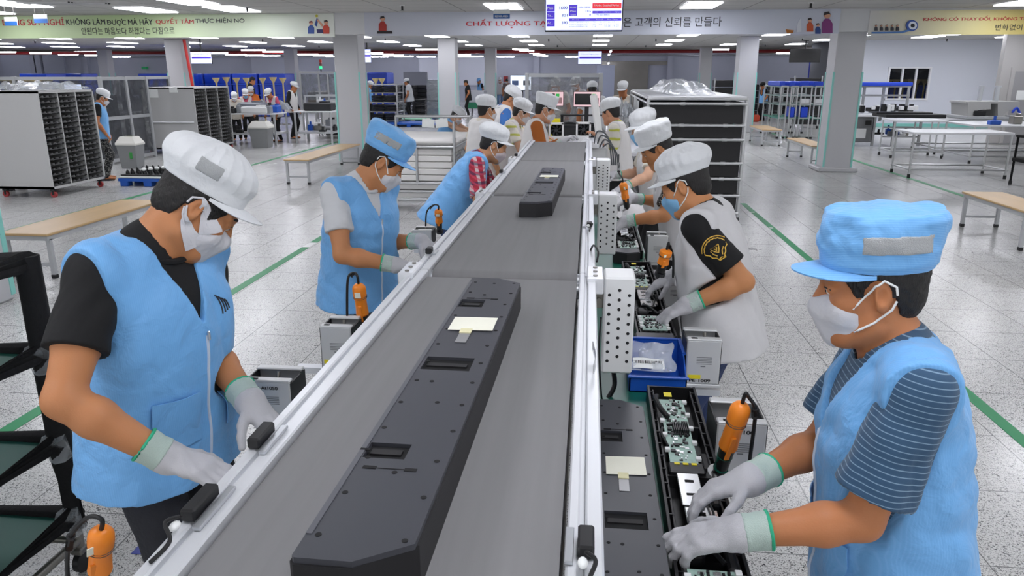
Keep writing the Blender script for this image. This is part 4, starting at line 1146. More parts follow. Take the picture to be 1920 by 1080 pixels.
for k in range(40):
    q = MB()
    r_ = random.Random(k)
    if pr is None:
        q.cyl((0, 0, 0), (0, 0, .05), .035, .03, n=10); q.cyl((0, 0, .05), (0, 0, .065), .018, n=8).sphere((0.0, -.01, .07), .012, 6, 5)
        pr = q.build('small_part', M_blk, None, True); tag(pr, 'small black part standing in the tray on the pallet', 'part', 'black parts on the pallet tray'); o = pr
    else: o = pr.copy(); COL.objects.link(o)
    tag(o, 'small black part, row %s from the front, %s from the left on pallet tray' % (ORD[k // 8], ORD[k % 8]), 'part', 'black parts on the pallet tray')
    o.location = (-8.16 + (k % 8) * .11 + r_.uniform(-.01, .01), 12.62 + (k // 8) * .16, .20)
for k in range(7):
    o = MB().sphere((0, 0, .03), .045, 8, 6, (1, 1, .7)).build('white_cup', M_white, None, True) if k == 0 else wc.copy()
    if k == 0: wc = o; tag(o, 'small white cap in the row on the pallet tray', 'part', 'white caps on the pallet tray')
    else: COL.objects.link(o)
    tag(o, 'small white cap, %s along the row on the pallet tray' % ORD[k], 'part', 'white caps on the pallet tray')
    o.location = (-7.80 + k * .07, 12.55 + k * .09, .265)
pallet('blue pallet behind the left worker\'s cap', -8.5, 15.9, .9, .9)
bd = MB().box((-8.5, 15.9, .16), (.9, .85, .03), .005).build('board', M_white); tag(bd, 'white board lying on the pallet behind the cap', 'board'); recenter(bd)
# ---------------------------------------------------------------- white bundles on the pipe rack, centre left
M_pipe = mat('pipe_steel', '#c2c3c4', 0.3, .6)
M_bund = mat('white_foam_bundle', '#e6e4e1', 0.7, bump=.3, bscale=12)
rk = thing('pipe_rack', 'low steel pipe rack stacked with white foam bundles', 'rack', (-2.4, 11.1, 0))
x0, x1, y0, y1 = -3.05, -1.86, 10.45, 11.9
for x in (x0, x1):
    for y in (y0, y1): MB().cyl((x, y, .1), (x, y, 1.28 if y == y1 or x == x1 else 1.0), .02, n=10).build('post', M_pipe, rk, True)
    MB().cyl((x, y0 - .0, .05), (x, y0 + .04, .05), .05, n=12).build('caster', M_blk, rk, True)
MB().cyl((-2.4, y0, .92), (-2.4, y0, .40), .02, n=10).build('post', M_pipe, rk, True)
for z in (.18, .30, .42, .93): 
    b = MB()
    for y in (y0, y1): b.cyl((x0, y, z), (x1, y, z), .02, n=10)
    for x in (x0, x1): b.cyl((x, y0, z), (x, y1, z), .02, n=10)
    b.build('rail', M_pipe, rk, True)
MB().cyl((x0, y1, 1.27), (x1, y1, 1.27), .025, n=10).build('rail', M_pipe, rk, True)
def bundle(label, i, z, w=1.1, h=.085, y=11.1, d=1.25, first=[None]):
    if first[0] is None:
        o = MB().grid(lambda a, b: (-.55 + 1.1 * a, (b - .5) * 1.25, .0), 1, 1) and None
        m = MB(); n = 10
        for k in range(n + 1):
            pass
        m.box((0, 0, h / 2), (w, d, h), .012); o = m.build('foam_bundle', M_bund, None, True); first[0] = o
    else: o = first[0].copy(); COL.objects.link(o)
    tag(o, label, 'foam bundle', 'white foam bundles in the pipe rack'); o.location = (-2.455 + .006 * (i % 3), y, z); return o
for i in range(5): bundle('white foam bundle, ' + ORD[i] + ' from the bottom of the pipe rack pile', i, .445 + i * .092)
for i in range(1): bundle('white foam bundle lying on the lowest pipe rack level', i, .205)
bundle('white foam bundle alone on the middle pipe rack level', 2, .325, h=.08)
tb_ = MB().box((-2.45, 11.1, 1.0), (1.3, 1.3, .10), .04).build('foam_roll', M_bund, None, True); tag(tb_, 'long white padded bundle lying on top of the pipe rack', 'foam bundle'); recenter(tb_)
for k, u in enumerate((803, 828)):
    q = ony(u, 231, 11.85); o = MB().box(q, (.2, .006, .13), rot=Matrix.Rotation(R(4 - 10 * k), 3, 'Y')).box(q + Z * .06, (.05, .012, .03)).build('paper_notice', M_white)
    tag(o, ('left', 'right')[k] + ' white paper notice clipped on the pipe rack rail', 'paper'); recenter(o)
film('clear wrapping film at the right end of the pipe rack', -1.95, -1.7, 10.5, 11.9, .62, .3, seed=9, n=14)
# ---------------------------------------------------------------- big black shelf, right of centre
M_bpan = mat('black_board', '#19181a', 0.6)
sh = thing('panel_shelf', 'large steel pipe shelf filled with black boards at right', 'shelf', (1.37, 12.0, 0))
SX0, SX1, SY0, SY1 = .76, 1.99, 10.0, 14.2
for x in (SX0, SX1):
    for y in (SY0, SY1): MB().cyl((x, y, .08), (x, y, 1.62), .025, n=10).build('post', M_pipe, sh, True)
    MB().cyl((x - .02, SY0, .05), (x + .02, SY0, .05), .05, n=12).build('caster', M_blk, sh, True)
for z in (.15, .38, .6, .8, 1.1, 1.28, 1.55, 1.61):
    b = MB()
    b.cyl((SX0, SY0 - .03, z), (SX1, SY0 - .03, z), .019, n=10); b.cyl((SX0, SY0, z), (SX0, SY1, z), .018, n=8); b.cyl((SX1, SY0, z), (SX1, SY1, z), .018, n=8)
    for f in (.35, .8): b.cyl((SX0 + (SX1 - SX0) * f - .03, SY0 - .03, z), (SX0 + (SX1 - SX0) * f + .03, SY0 - .03, z), .024, n=10)
    b.build('rail', M_pipe, sh, True)
MB().span((SX0, SY0, 1.625), (SX1, SY1, 1.64)).build('top_board', M_alup, sh)
first = None
for z0, z1 in ((.17, .37), (.40, .59), (.62, .79), (.82, 1.08), (1.12, 1.26), (1.30, 1.54)):
    o = MB().span((SX0 + .03, SY0 + .0, z0), (SX1 - .03, SY1 - .03, z1), .004).build('black_panel_stack', M_bpan); tag(o, {.17: 'black board stack on the lowest level of the big shelf', .40: 'black board stack second from the bottom of the big shelf', .62: 'black board stack third from the bottom of the big shelf', .82: 'black board stack at mid height of the big shelf', 1.12: 'thin black board stack second from the top of the big shelf', 1.30: 'tall black board stack on the top level of the big shelf'}[z0], 'board stack'); recenter(o)
for k, (v0, v1, y) in enumerate(((193, 222, 11.6),)):
    a = onx(1188, v0, SX0 - .03)
    o = MB().box((SX0 - .028, 12.4, 1.42), (.008, .7, .26)).box((SX0 - .03, 11.7, 1.38), (.008, .5, .3)).build('paper_notice', M_white); tag(o, 'white paper notices on the left side of the black shelf', 'paper'); recenter(o)
film('heap of crumpled clear film on top of the black shelf', SX0 + .25, SX1 - .35, 10.2, 13.6, 1.645, .22, seed=12, n=30)
film('clear film hanging over the left of the black shelf', SX0 - .32, SX0 - .04, 11.2, 13.6, 1.0, .6, seed=14, n=20)
# ---------------------------------------------------------------- far end of the belt: test bench, fans, monitors, booth
tb = thing('test_bench', 'long white test bench beyond the end of the belt', 'work table', (-.2, 10.3, 0))
MB().span((-.48, 9.0, .98), (.75, 12.2, 1.02), .005).build('tabletop', mat('bench_white', '#dfe0e6', .35), tb)
for x in (-.44, .7):
    for y in (9.05, 12.1): MB().box((x, y, .49), (.05, .05, .98)).build('leg', M_rail, tb)
MB().span((-.44, 12.0, 1.28), (.7, 12.3, 1.30)).build('upper_shelf', M_blk, tb)
for x in (-.42, .65): MB().box((x, 12.15, 1.15), (.04, .04, .26)).build('shelf_post', M_blk, tb)
def fan(label, u, v, y):
    q = ony(u, v, y); t = thing('box_fan', label, 'fan', (q.x, q.y, 1.02)); s_ = .17
    b = MB()
    for sx in (-1, 1): b.box((q.x + sx * s_ / 2, q.y, q.z), (.022, .09, s_ + .02)); b.box((q.x, q.y, q.z + sx * s_ / 2), (s_ + .02, .09, .022))
    b.box((q.x, q.y + .02, (1.02 + q.z - s_ / 2) / 2), (.14, .07, max(.02, q.z - s_ / 2 - 1.02))); b.build('frame', mat('fan_white', '#dcdcda', .4), t)
    MB().cyl((q.x, q.y + .03, q.z), (q.x, q.y + .035, q.z), s_ * .5, n=24).build('back_plate', M_hole, t)
    f = MB()
    for k in range(7):
        a = 2 * math.pi * k / 7
        pts = [(q.x + rr * math.cos(a + rr * 9), q.y - .01, q.z + rr * math.sin(a + rr * 9)) for rr in np.linspace(.02, .075, 5)]
        f.tube(pts, [.010, .012, .012, .011, .009], 6)
    f.cyl((q.x, q.y - .03, q.z), (q.x, q.y, q.z), .024, n=14); f.build('fan_blades', mat('fan_dark', '#2a2a2d', .5), t, True)
    return t
fan('left square white framed fan on the test bench', 1043, 244, 9.9); fan('right square white framed fan on the test bench', 1094, 243, 9.9)
def pc_monitor(label, u0, u1, v0, v1, y):
    a, c_ = ony(u0, v0, y), ony(u1, v1, y); t = thing('monitor', label, 'monitor', ((a.x + c_.x) / 2, y, 1.02)); w_, h_ = c_.x - a.x, a.z - c_.z; cx, cz = (a.x + c_.x) / 2, (a.z + c_.z) / 2
    MB().box((cx, y + .02, cz), (w_, .04, h_), .008).build('casing', M_blk, t)
    MB().box((cx, y - .002, cz), (w_ * .95, .004, h_ * .92)).build('display', mat('display_pink', '#dcb9bd', .3, emit=.5), t)
    MB().box((cx - w_ * .14, y - .006, cz), (w_ * .60, .004, h_ * .7)).build('display_black', Msd, t)
    MB().box((cx + w_ * .26, y - .006, cz + h_ * .24), (w_ * .14, .004, h_ * .2)).build('display_green', mat('display_green', '#2fa04a', .3, emit=.4), t)
    MB().box((cx + w_ * .3, y - .005, cz - h_ * .12), (w_ * .26, .003, h_ * .4)).build('display_brown', mat('display_brown', '#8c6a6c', .3, emit=.3), t)
    MB().box((cx, y + .05, (1.02 + cz) / 2), (.06, .04, cz - 1.02)).box((cx, y + .05, 1.03), (.24, .16, .02)).build('stand', M_blk, t)
    return t
pc_monitor('left monitor with green block at the belt end', 1008, 1057, 171, 199, 11.2); pc_monitor('right monitor with black window at the belt end', 1075, 1126, 171, 201, 11.2)
bx = ony(1040, 214, 10.6); b_ = MB().box((bx.x, bx.y, 1.17), (.16, .1, .3), .004).build('binder', M_yel); tag(b_, 'yellow edged document holder on the test bench', 'document holder'); recenter(b_)
for k, (u, v, y, s_) in enumerate(((1066, 214, 11.4, (.5, .3, .16)), (1106, 205, 11.8, (.4, .3, .12)))):
    q = ony(u, v, y); o = MB().box((q.x, q.y, 1.02 + s_[2] / 2), s_, .03).sphere((q.x, q.y, 1.02 + s_[2]), .09, 10, 8, (1.8, 1, .6)).build('dark_equipment', M_psub); tag(o, ('dark fixture between the two fans on the bench', 'grey wrapped unit right on the test bench')[k], 'equipment'); recenter(o)
bw = MB(); 
VB = booth('white framed clear vinyl booth behind the monitors', [(-1.22, 15.1), (.22, 15.1), (.22, 17.4)], 1.93, .95, 'vinyl_booth', glass_mat('booth_film', '#8d8f93', .45, .1))
# white robot arm / press with white panel on the right of the bench
ar = thing('white_press', 'white upright press arm with hoses right of the belt end', 'machine', (.08, 7.75, 0))
MB().box((.1, 7.8, .6), (.2, .2, 1.2), .02).build('base', M_psu, ar)
MB().bar((.13, 7.75, 1.22), (.04, 7.75, 1.72), .075, .05, .015).build('white_panel', mat('panel_white', '#ecebe8', .4), ar)
MB().tube(smooth_path([(.06, 7.72, 1.2), (-.02, 7.7, 1.27), (-.06, 7.7, 1.2)]), .03, 10).build('guard', M_alup, ar, True)
hz_ = MB()
for k in range(4): hz_.tube(smooth_path([(.06 + .03 * k, 7.74, 1.2), (.09 + .04 * k, 7.70, 1.36 - .04 * k), (.20 + .03 * k, 7.72, 1.30 - .05 * k), (.25 + .02 * k, 7.76, 1.02)]), .008, 6)
hz_.build('hose', mat('hose_grey', '#55585c', .4), ar, True)
MB().box((.0, 7.66, 1.22), (.22, .05, .04), .006).box((-.05, 7.62, 1.18), (.03, .05, .12)).build('linear_slide', M_alup, ar)
film('pile of white cloth and dark wire on the far green table', .1, .42, 5.2, 6.0, .895, .22, mat('cloth_white', '#d8d7d8', .8), 'cloth', 16, 'cloth', 21)
# ---------------------------------------------------------------- far left: tables, machines, crates, funnels
M_crate = mat('blue_wrapped_crate', '#153aa8', 0.3, var=.35, vscale=3, bump=.3, bscale=5)
def crate_stack(label, u0, u1, v0, y, d=1.2):
    a, c_ = ony(u0, v0, y), ony(u1, v0, y); t = thing('crate_stack', label, 'crate stack', ((a.x + c_.x) / 2, y + d / 2, 0))
    h = a.z; n = 4
    for k in range(n): MB().span((a.x, y, h * k / n + .02), (c_.x, y + d, h * (k + 1) / n), .03).build('crate', M_crate, t)
    b = MB()
    for k in range(1, n): b.span((a.x - .01, y - .012, h * k / n - .01), (c_.x + .01, y, h * k / n + .03))
    b.build('rim', mat('blue_rim', '#1f4fc4', .4), t); return t
names = ['leftmost blue wrapped crate stack under the back wall', 'second blue crate stack behind the left booth', 'blue crate stack right of the red post', 'blue crate stack behind the dark haired walker', 'blue crate stack left of the far left column', 'low blue crate stack beside the far column', 'blue crate stack between the left columns', 'blue tub stack beyond the left column', 'blue crates seen above the tray cabinet film']
for i, (u0, u1, v0, y) in enumerate(((-20, 30, 150, 32), (92, 152, 138, 33), (352, 379, 138, 34), (382, 431, 138, 34), (434, 481, 138, 34), (484, 533, 138, 34), (258, 345, 138, 32), (688, 725, 136, 33), (35, 87, 138, 30))): crate_stack(names[i], u0, u1, v0, y)
fp = None; M_fun = mat('cream_funnel', '#d9c48c', .5)
for i, (u, v, y) in enumerate([(8, 152, 26), (23, 151, 26), (30, 152, 27), (37, 152, 26), (43, 151, 27), (57, 151, 26), (62, 152, 27), (79, 151, 26), (81, 152, 28), (92, 150, 26), (405, 148, 29), (424, 147, 29), (443, 148, 29), (462, 148, 29), (492, 148, 29), (512, 147, 29), (530, 148, 29), (704, 149, 31.5), (716, 149, 31.5)]):
    if fp is None:
        fp = thing('funnel_post', 'cream funnel topped post before the blue crates', 'post', group='cream funnel posts by the crates')
        MB().lathe([(.03, 0), (.03, 1.45), (.05, 1.5), (.13, 1.62), (.14, 1.66)], n=12).build('funnel', M_fun, fp, True); MB().cyl((0, 0, 0), (0, 0, .03), .16, n=14).build('base', M_steel, fp); o = fp
    else: o = dup(fp)
    o['label'] = 'cream funnel post, %s from the left along the blue crates' % ORD[i]
    q = ony(u, v, y); o.location = (q.x, y, 0); o.scale = (1, 1, q.z / 1.62)
q = ony(357, 135, 26.0)
rp = thing('red_post', 'red pole with red base beside the tilted screen', 'post', (q.x, 26, 0)); MB().cyl((q.x - .1, 26, 3.05), (q.x + .1, 26, 0.5), .05, n=10).build('pole', mat('bright_red', '#c62f2b', .5), rp, True); MB().box((q.x + .1, 26, .75), (.34, .3, 1.5), .03).build('base', mat('bright_red', '#c62f2b', .5), rp)
def pipe_table(label, x0, x1, y0, y1, h, shelf=None, m=None, name='assembly_table', clutter=0, seed=0, group=None, upper=None):
    t = thing(name, label, 'table', ((x0 + x1) / 2, (y0 + y1) / 2, 0), group=group)
    MB().span((x0, y0, h - .03), (x1, y1, h), .004).build('tabletop', m or M_alup, t)
    for x in (x0 + .03, x1 - .03):
        for y in (y0 + .03, y1 - .03): MB().box((x, y, (upper or h) / 2), (.045, .045, (upper or h))).build('leg', M_frame, t)
    b = MB(); z = shelf or .15
    for y in (y0 + .03, y1 - .03): b.span((x0, y - .02, z - .02), (x1, y + .02, z + .02))
    for x in (x0 + .03, x1 - .03): b.span((x - .02, y0, z - .02), (x + .02, y1, z + .02))
    b.build('rail', M_frame, t)
    if shelf: MB().span((x0 + .04, y0 + .04, shelf), (x1 - .04, y1 - .04, shelf + .02)).build('shelf', M_alup, t)
    if upper:
        b = MB()
        for y in (y0 + .03, y1 - .03): b.span((x0, y - .02, upper - .04), (x1, y + .02, upper))
        b.build('upper_rail', M_frame, t)
    return t
def clutter(prefix, spec):
    """spec: label, name, (x, y, z), size, material"""
    for label, name, p, s_, m in spec:
        o = MB().box((p[0], p[1], p[2] + s_[2] / 2), s_, min(s_) * .15)
        if s_[2] > .1: o.box((p[0] + s_[0] * .2, p[1], p[2] + s_[2] + .02), (s_[0] * .3, s_[1] * .5, .04), .005)
        o = o.build(name, m); tag(o, label, name.replace('_', ' ')); recenter(o)
pipe_table('far left assembly table with dark mats and tools', -11.0, -8.6, 20.3, 21.2, .86, .3)
pipe_table('silver table with dark conveyor strip at far left', -8.5, -7.0, 22.3, 23.4, .95, .35, upper=1.3)
pipe_table('silver machine table beside the left column', -8.3, -7.2, 20.9, 21.9, .9, .3)
Mg, Mwt = mat('tool_grey', '#8b8e93', .4), mat('tool_white', '#dfe0e0', .4)
clutter('fl', [('grey control box with red button on the far left table', 'control_box', (-9.2, 20.5, .86), (.75, .35, .18), Mwt), ('grey plastic bag heap on the far left table', 'bag_heap', (-9.5, 20.95, .86), (.7, .5, .28), mat('bag_grey', '#7d828b', .4)), ('white fixture left on the far left table', 'fixture', (-10.6, 20.9, .86), (.5, .4, .22), Mwt), ('black fixture at the far left table edge', 'fixture', (-10.0, 20.5, .86), (.4, .25, .14), M_blk), ('white box under the far left table', 'carton', (-10.6, 20.75, .32), (.6, .5, .3), Mwt), ('blue tool case on the far left table', 'tool_case', (-8.85, 21.0, .86), (.25, .3, .2), M_bin), ('dark pad on the silver strip table', 'pad', (-7.8, 22.6, .95), (1.2, .4, .04), M_blk), ('grey bin on the silver strip table', 'tray', (-7.4, 23.1, .95), (.5, .4, .18), Mg), ('dark case on the silver machine table', 'case', (-7.7, 21.4, .9), (.8, .5, .22), M_psub)])
film('slanted stack of grey plastic trays at far left', -9.6, -8.6, 21.25, 21.6, .9, .35, mat('grey_trays', '#8f949b', .4), 'tray_pile', 14, 'tray pile', 31)
rkk = pipe_table('rack of silver trays behind the far left workers', -9.4, -8.2, 25.6, 26.6, 1.05, .4, upper=1.35)
mcab = thing('white_machine', 'white machine cabinet with clear upper cage left of column', 'machine', (-8.0, 24.6, 0))
k0, k1, k2 = ony(603, 200, 24).x, ony(640, 200, 24).x + .3, ony(566, 200, 24).x
MB().span((k0, 24.0, .35), (k1, 25.4, 1.08), .02).build('cabinet', mat('machine_white', '#dcdcdc', .4), mcab); MB().span((k0 + .05, 24.1, .0), (k1 - .05, 25.3, .35)).build('base', M_psub, mcab)
for x in (k2, k0 - .05, k0 + .25, k1):
    MB().box((x, 24.05, 1.0 if x < k0 else 1.5), (.05, .05, 2.0 if x < k0 else .95)).build('post', M_frame, mcab)
MB().span((k2, 24.02, 1.93), (k1, 25.3, 1.98)).build('top_frame', M_frame, mcab); MB().span((k2, 24.06, 1.1), (k1, 24.07, 1.9)).build('clear_panel', glass_mat('cage_film', '#7e838b', .4, .1), mcab)
MB().span((k2, 24.1, .85), (k0, 25.2, .92)).build('side_table', M_frame, mcab); MB().span((k2 + .1, 24.3, .92), (k0 - .1, 25.0, 1.35), .02).build('tooling', M_steel, mcab)
MB().box((k0 + .25, 23.99, .92), (.14, .02, .08)).build('vent', M_blk, mcab); MB().box((k0 + .35, 23.99, .5), (.12, .02, .12)).build('vent', M_blk, mcab)
sx_ = ony(601, 120, 24.4).x
sl_ = MB().cyl((sx_, 24.4, 1.98), (sx_, 24.4, 2.06), .02, n=8).build('lamp_post', M_blk, mcab)
for z, h_, e in ((2.06, '#2bd07a', 1.6), (2.16, '#7a2a2a', 0), (2.26, '#c23a2a', 0)): MB().cyl((sx_, 24.4, z), (sx_, 24.4, z + .09), .045, n=12).build('signal_light', mat('signal_' + h_[1:], h_, .3, emit=e), mcab, True)
# ---------------------------------------------------------------- far pallets, carts and foil stacks behind the left column
M_foil = mat('silver_foil', '#9a9da2', 0.22, .9, bump=1.0, bscale=6)
M_stk = mat('black_tray_stack', '#202124', 0.35, var=.3, vscale=8)
def stack(label, u0, u1, v0, y, d, n, m, name='tray_stack', cat='tray stack'):
    a, c_ = ony(u0, v0, y), ony(u1, v0, y); t = thing(name, label, cat, ((a.x + c_.x) / 2, y + d / 2, 0)); h = a.z
    for k in range(n): MB().span((a.x + .01 * (k % 2), y + .01 * (k % 3), h * k / n + .012), (c_.x - .01 * (k % 3), y + d, h * (k + 1) / n), .012).build('tray', m, t)
    return t
stack('silver foil wrapped stack beside the centre left column', 799, 826, 150, 31, 1.2, 2, M_foil, 'foil_stack', 'wrapped stack')
stack('black tray stack behind the walking person', 778, 797, 186, 33.5, .9, 10, M_stk); stack('grey foil covered stack left of the walking person', 747, 764, 186, 33.0, .9, 6, M_foil, 'foil_stack', 'wrapped stack')
stack('wide black tray stack far behind the left column', 745, 775, 160, 36, .9, 9, M_stk); stack('black tray stack at the far back wall, left of foil', 776, 800, 160, 37, .9, 8, M_stk)
stack('grey partition board stack standing far back', 756, 800, 135, 41, .2, 1, mat('board_grey', '#8f929c', .6), 'board', 'board')
pallet('blue pallet on the floor before the foil stack', ony(773, 215, 28.6).x, 28.6, 2.6, 1.4); pallet('small blue pallet further back by the tray stacks', ony(790, 208, 31.5).x, 31.0, 1.2, .8); pallet('blue pallet behind the trolley at the left column', ony(712, 218, 30).x, 31.3, 1.8, .9)
gb = MB().box((ony(755, 212, 30.2).x, 30.2, .17), (2.2, .9, .05)).build('green_board', mat('mint_board', '#8fc9ad', .5)); tag(gb, 'mint green board lying before the tray stacks', 'board'); recenter(gb)
tr = thing('trolley', 'silver trolley with stacked black trays right of the left column', 'trolley', (-8.3, 29, 0))
tx0, tx1 = ony(692, 200, 28.6).x, ony(745, 200, 28.6).x
for x in (tx0, tx1):
    for y in (28.6, 29.6): MB().box((x, y, .8), (.05, .05, 1.5)).build('post', M_pipe, tr); MB().cyl((x - .02, y, .06), (x + .02, y, .06), .06, n=12).build('caster', M_blk, tr, True)
for z in (.16, .5, .85, 1.2, 1.5): MB().span((tx0, 28.6, z), (tx1, 29.6, z + .03)).build('shelf', M_pipe, tr)
for k, z in enumerate((.19, .53, .88, 1.23)):
    for j, f in enumerate((.27, .74)):
        o = MB()
        for q in range(4): o.box((tx0 + (tx1 - tx0) * f, 29.1, z + .03 + q * .06), ((tx1 - tx0) * .4, .8, .045), .01)
        o = o.build('black_trays', M_stk); tag(o, 'stack of black trays on the %s shelf of the trolley, %s side' % (('bottom', 'second', 'third', 'top')[k], ('left', 'right')[j]), 'tray stack'); recenter(o)
fc = thing('parts_cart', 'grey and green box cart beside the far column', 'cart', (ony(894, 190, 36).x, 36, 0)); q0, q1 = ony(879, 170, 35.5), ony(908, 200, 35.5)
MB().span((q0.x, 35.5, .62), (q1.x, 36.5, q0.z), .02).build('box', mat('cart_grey', '#b9bcc4', .5), fc); MB().span((q0.x - .1, 35.5, .35), (q1.x, 36.5, .62)).build('base', mat('cart_green', '#2b7a5a', .5), fc)
for x in (q0.x + .1, q1.x - .1): MB().cyl((x, 35.6, .08), (x + .04, 35.6, .08), .08, n=10).box((x, 35.8, .22), (.05, .05, .28)).build('caster', M_blk, fc, True)
# white info board screen behind the group
t, a, c_, w_, h_ = screen('info_screen', 'white standing screen showing two pictures, behind the group', 957, 996, 141, 170, 18.6, mat('info_white', '#dfe9f7', .3, emit=.75))
for k, u in enumerate((966, 987)): p0 = ony(u - 6, 151, 18.59); p1 = ony(u + 6, 160, 18.59); MB().span((p0.x, 18.588, p1.z), (p1.x, 18.594, p0.z)).build('picture', mat(('pic_blue', 'pic_dark')[k], ('#5b6f9c', '#4c4f57')[k], .5), t)
MB().box(((a.x + c_.x) / 2, 18.7, c_.z / 2), (.1, .06, c_.z)).box(((a.x + c_.x) / 2, 18.7, .02), (.8, .5, .04)).build('stand', M_blk, t)
dk = pipe_table('dark table behind the bent woman in blue', -1.8, -1.0, 12.1, 12.9, .90, m=M_blk); clutter('dk', [('white slip on the dark table', 'paper', (-1.4, 12.4, .90), (.2, .14, .01), M_white), ('white box beside the dark table', 'carton', (-1.3, 11.95, .0), (.4, .12, .85), Mwt)])
# back wall features
def wall_panel(label, name, u0, u1, v0, v1, m, dy=.05, y=56.0):
    a, c_ = ony(u0, v0, y - dy), ony(u1, v1, y - dy); o = MB().span((a.x, y - dy, max(c_.z, 0.0)), (c_.x, y, a.z)).build(name, m); o['kind'] = 'structure'; o['label'] = label; return o
wall_panel('light steel lift door in the back wall', 'door_2', 1153, 1213, 122, 186, M_steel, .12); wall_panel('grey door left of the lift', 'door_3', 1119, 1152, 122, 186, mat('door_blue_grey', '#b7bfd3', .5), .1); wall_panel('lift lintel strip', 'trim_3', 1119, 1254, 115, 122, M_steel, .16)
wall_panel('bright white wall panel far behind the column', 'wall_panel', 784, 912, 108, 160, M_wallw, .2); wall_panel('white wall panel at the far left back', 'wall_panel', 470, 540, 108, 152, mat('wall_light', '#ccd0dd', .5), .2); wall_panel('pale wall bay at the far left', 'wall_panel', 0, 62, 100, 150, mat('bay_pale', '#bcc1cf', .5), .2); wall_panel('pale wall bay beside the column', 'wall_panel', 78, 125, 103, 150, mat('bay_pale', '#bcc1cf', .5), .2)
for i, (u0, u1) in enumerate(((62, 68), (72, 76), (160, 165), (840 - 56, 787), (1001, 1010), (1253, 1257))): wall_panel('pilaster on the back wall', 'trim_%d' % (i + 4), u0, u1, 96, 190, M_wall, .35)
rs = wall_panel('red notice on the far wall', 'wall_notice', 944, 952, 143, 153, M_red, .3); ex = wall_panel('green exit sign on the back wall', 'exit_sign', 265, 274, 125, 130, mat('exit_green', '#1f7a4a', .4, emit=.3), .3)
rs['kind'] = 'thing'; tag(rs, 'small red notice on the far back wall', 'notice'); ex['kind'] = 'thing'; tag(ex, 'small green exit sign on the far left wall', 'exit sign')
# ---------------------------------------------------------------- right side of the hall
M_blue = mat('blue_tote', '#1f46c8', .4)
def rack(label, u0, u1, y0, y1, zs, green, bins):
    x0, x1 = ony(u0, 200, y0).x, ony(u1, 200, y0).x
    t = thing('flow_rack', label, 'rack', ((x0 + x1) / 2, (y0 + y1) / 2, 0))
    for x in (x0, x1):
        for y in (y0, y1): MB().cyl((x, y, .05), (x, y, zs[-1]), .022, n=8).build('post', M_pipe, t, True); MB().cyl((x, y, 0), (x, y, .06), .04, n=8).build('foot', M_blk, t, True)
    for i, z in enumerate(zs):
        b = MB()
        for y in (y0, y1): b.cyl((x0, y, z), (x1, y, z), .02, n=8)
        b.build('rail', M_pipe, t, True)
        MB().span((x0, y0, z - .03), (x1, y1, z - .01)).build('shelf', green if i == 0 else mat('rack_shelf', '#8fa5a0', .5), t)
    return t, x0, x1
Mgs = mat('rack_green', '#2f8f78', .5)
lab = ['leftmost silver rack of blue totes behind the right column', 'second silver rack of blue totes behind the right column', 'third silver rack with small fixtures behind the right column', 'rightmost silver rack touching the right column']
for i, (u0, u1) in enumerate(((1462, 1474), (1481, 1493), (1500, 1519), (1526, 1546))):
    t, x0, x1 = rack(lab[i], u0, u1, 24.0, 26.2, (.62, 1.02, 1.28, 1.55), Mgs, True)
    y = 25.1
    o = MB().box(((x0 + x1) / 2, y, 1.62), ((x1 - x0) * .9, 1.6, .14), .02).build('blue_tote', M_blue); tag(o, 'blue tote on top of the %s silver rack' % ('leftmost', 'second', 'third', 'rightmost')[i], 'tote'); recenter(o)
    if i in (1, 2): o = MB().box(((x0 + x1) / 2, y - .8, .79), ((x1 - x0) * .7, .6, .3), .02).build('blue_tote', M_blue); tag(o, 'blue tote on the low green shelf of the %s rack' % ('leftmost', 'second', 'third')[i], 'tote'); recenter(o)
    if i > 1:
        for k in (.3, .7): o = MB().box((x0 + (x1 - x0) * k, y - 1.0, 1.11), (.16, .12, .16), .02).cyl((x0 + (x1 - x0) * k, y - 1.07, 1.11), (x0 + (x1 - x0) * k, y - 1.06, 1.11), .05, n=12).build('white_fixture', Mwt); tag(o, 'small white fixture %s on the %s rack' % ('left' if k < .5 else 'right', ('', '', 'third', 'rightmost')[i]), 'fixture'); recenter(o)
def black_case(label, u0, u1, v0, y, h0=0.0):
    a, c_ = ony(u0, v0, y), ony(u1, v0, y); t = thing('case_trolley', label, 'trolley', ((a.x + c_.x) / 2, y + .4, 0))
    n = 5
    for k in range(n): MB().span((a.x + .04, y, .15 + (a.z - .2) * k / n), (c_.x - .04, y + .8, .15 + (a.z - .2) * (k + .9) / n), .01).build('case', M_blk, t)
    for x in (a.x + .02, c_.x - .02): MB().box((x, y - .02, a.z / 2 + .05), (.04, .04, a.z - .1)).build('post', M_pipe, t); MB().cyl((x - .02, y, .06), (x + .02, y, .06), .06, n=10).build('caster', M_blk, t, True)
    return t
for lb, u0, u1, v0, y in (('black case trolley left of the person in blue', 1412, 1426, 155, 33.5), ('black case trolley right behind the person in blue', 1436, 1446, 154, 34.5), ('black case trolley beside the silver racks', 1447, 1466, 155, 33), ('black case trolley between the far columns', 1340, 1382, 147, 34), ('black boards piled behind the silver racks', 1490, 1543, 142, 28.6), ('dark case trolley farthest left of the racks', 1468, 1489, 156, 35)): black_case(lb, u0, u1, v0, y)
bp_ = ony(1528, 128, 40); o = MB().span((ony(1520, 100, 44).x, 44, .3), (ony(1553, 100, 44).x, 44.1, 3.0)).build('blue_partition', mat('blue_panel', '#2f3fb4', .5)); tag(o, 'tall blue panel behind the racks', 'panel'); recenter(o)
q = onz(1411, 228, 0); o = MB().box((q.x, q.y, .14), (.5, .4, .28), .05).sphere((q.x - .1, q.y, .34), .16, 10, 8).build('orange_bag', mat('orange_bag', '#c9472a', .6), None, True); tag(o, 'orange red bag on the floor by the person in blue', 'bag'); recenter(o)
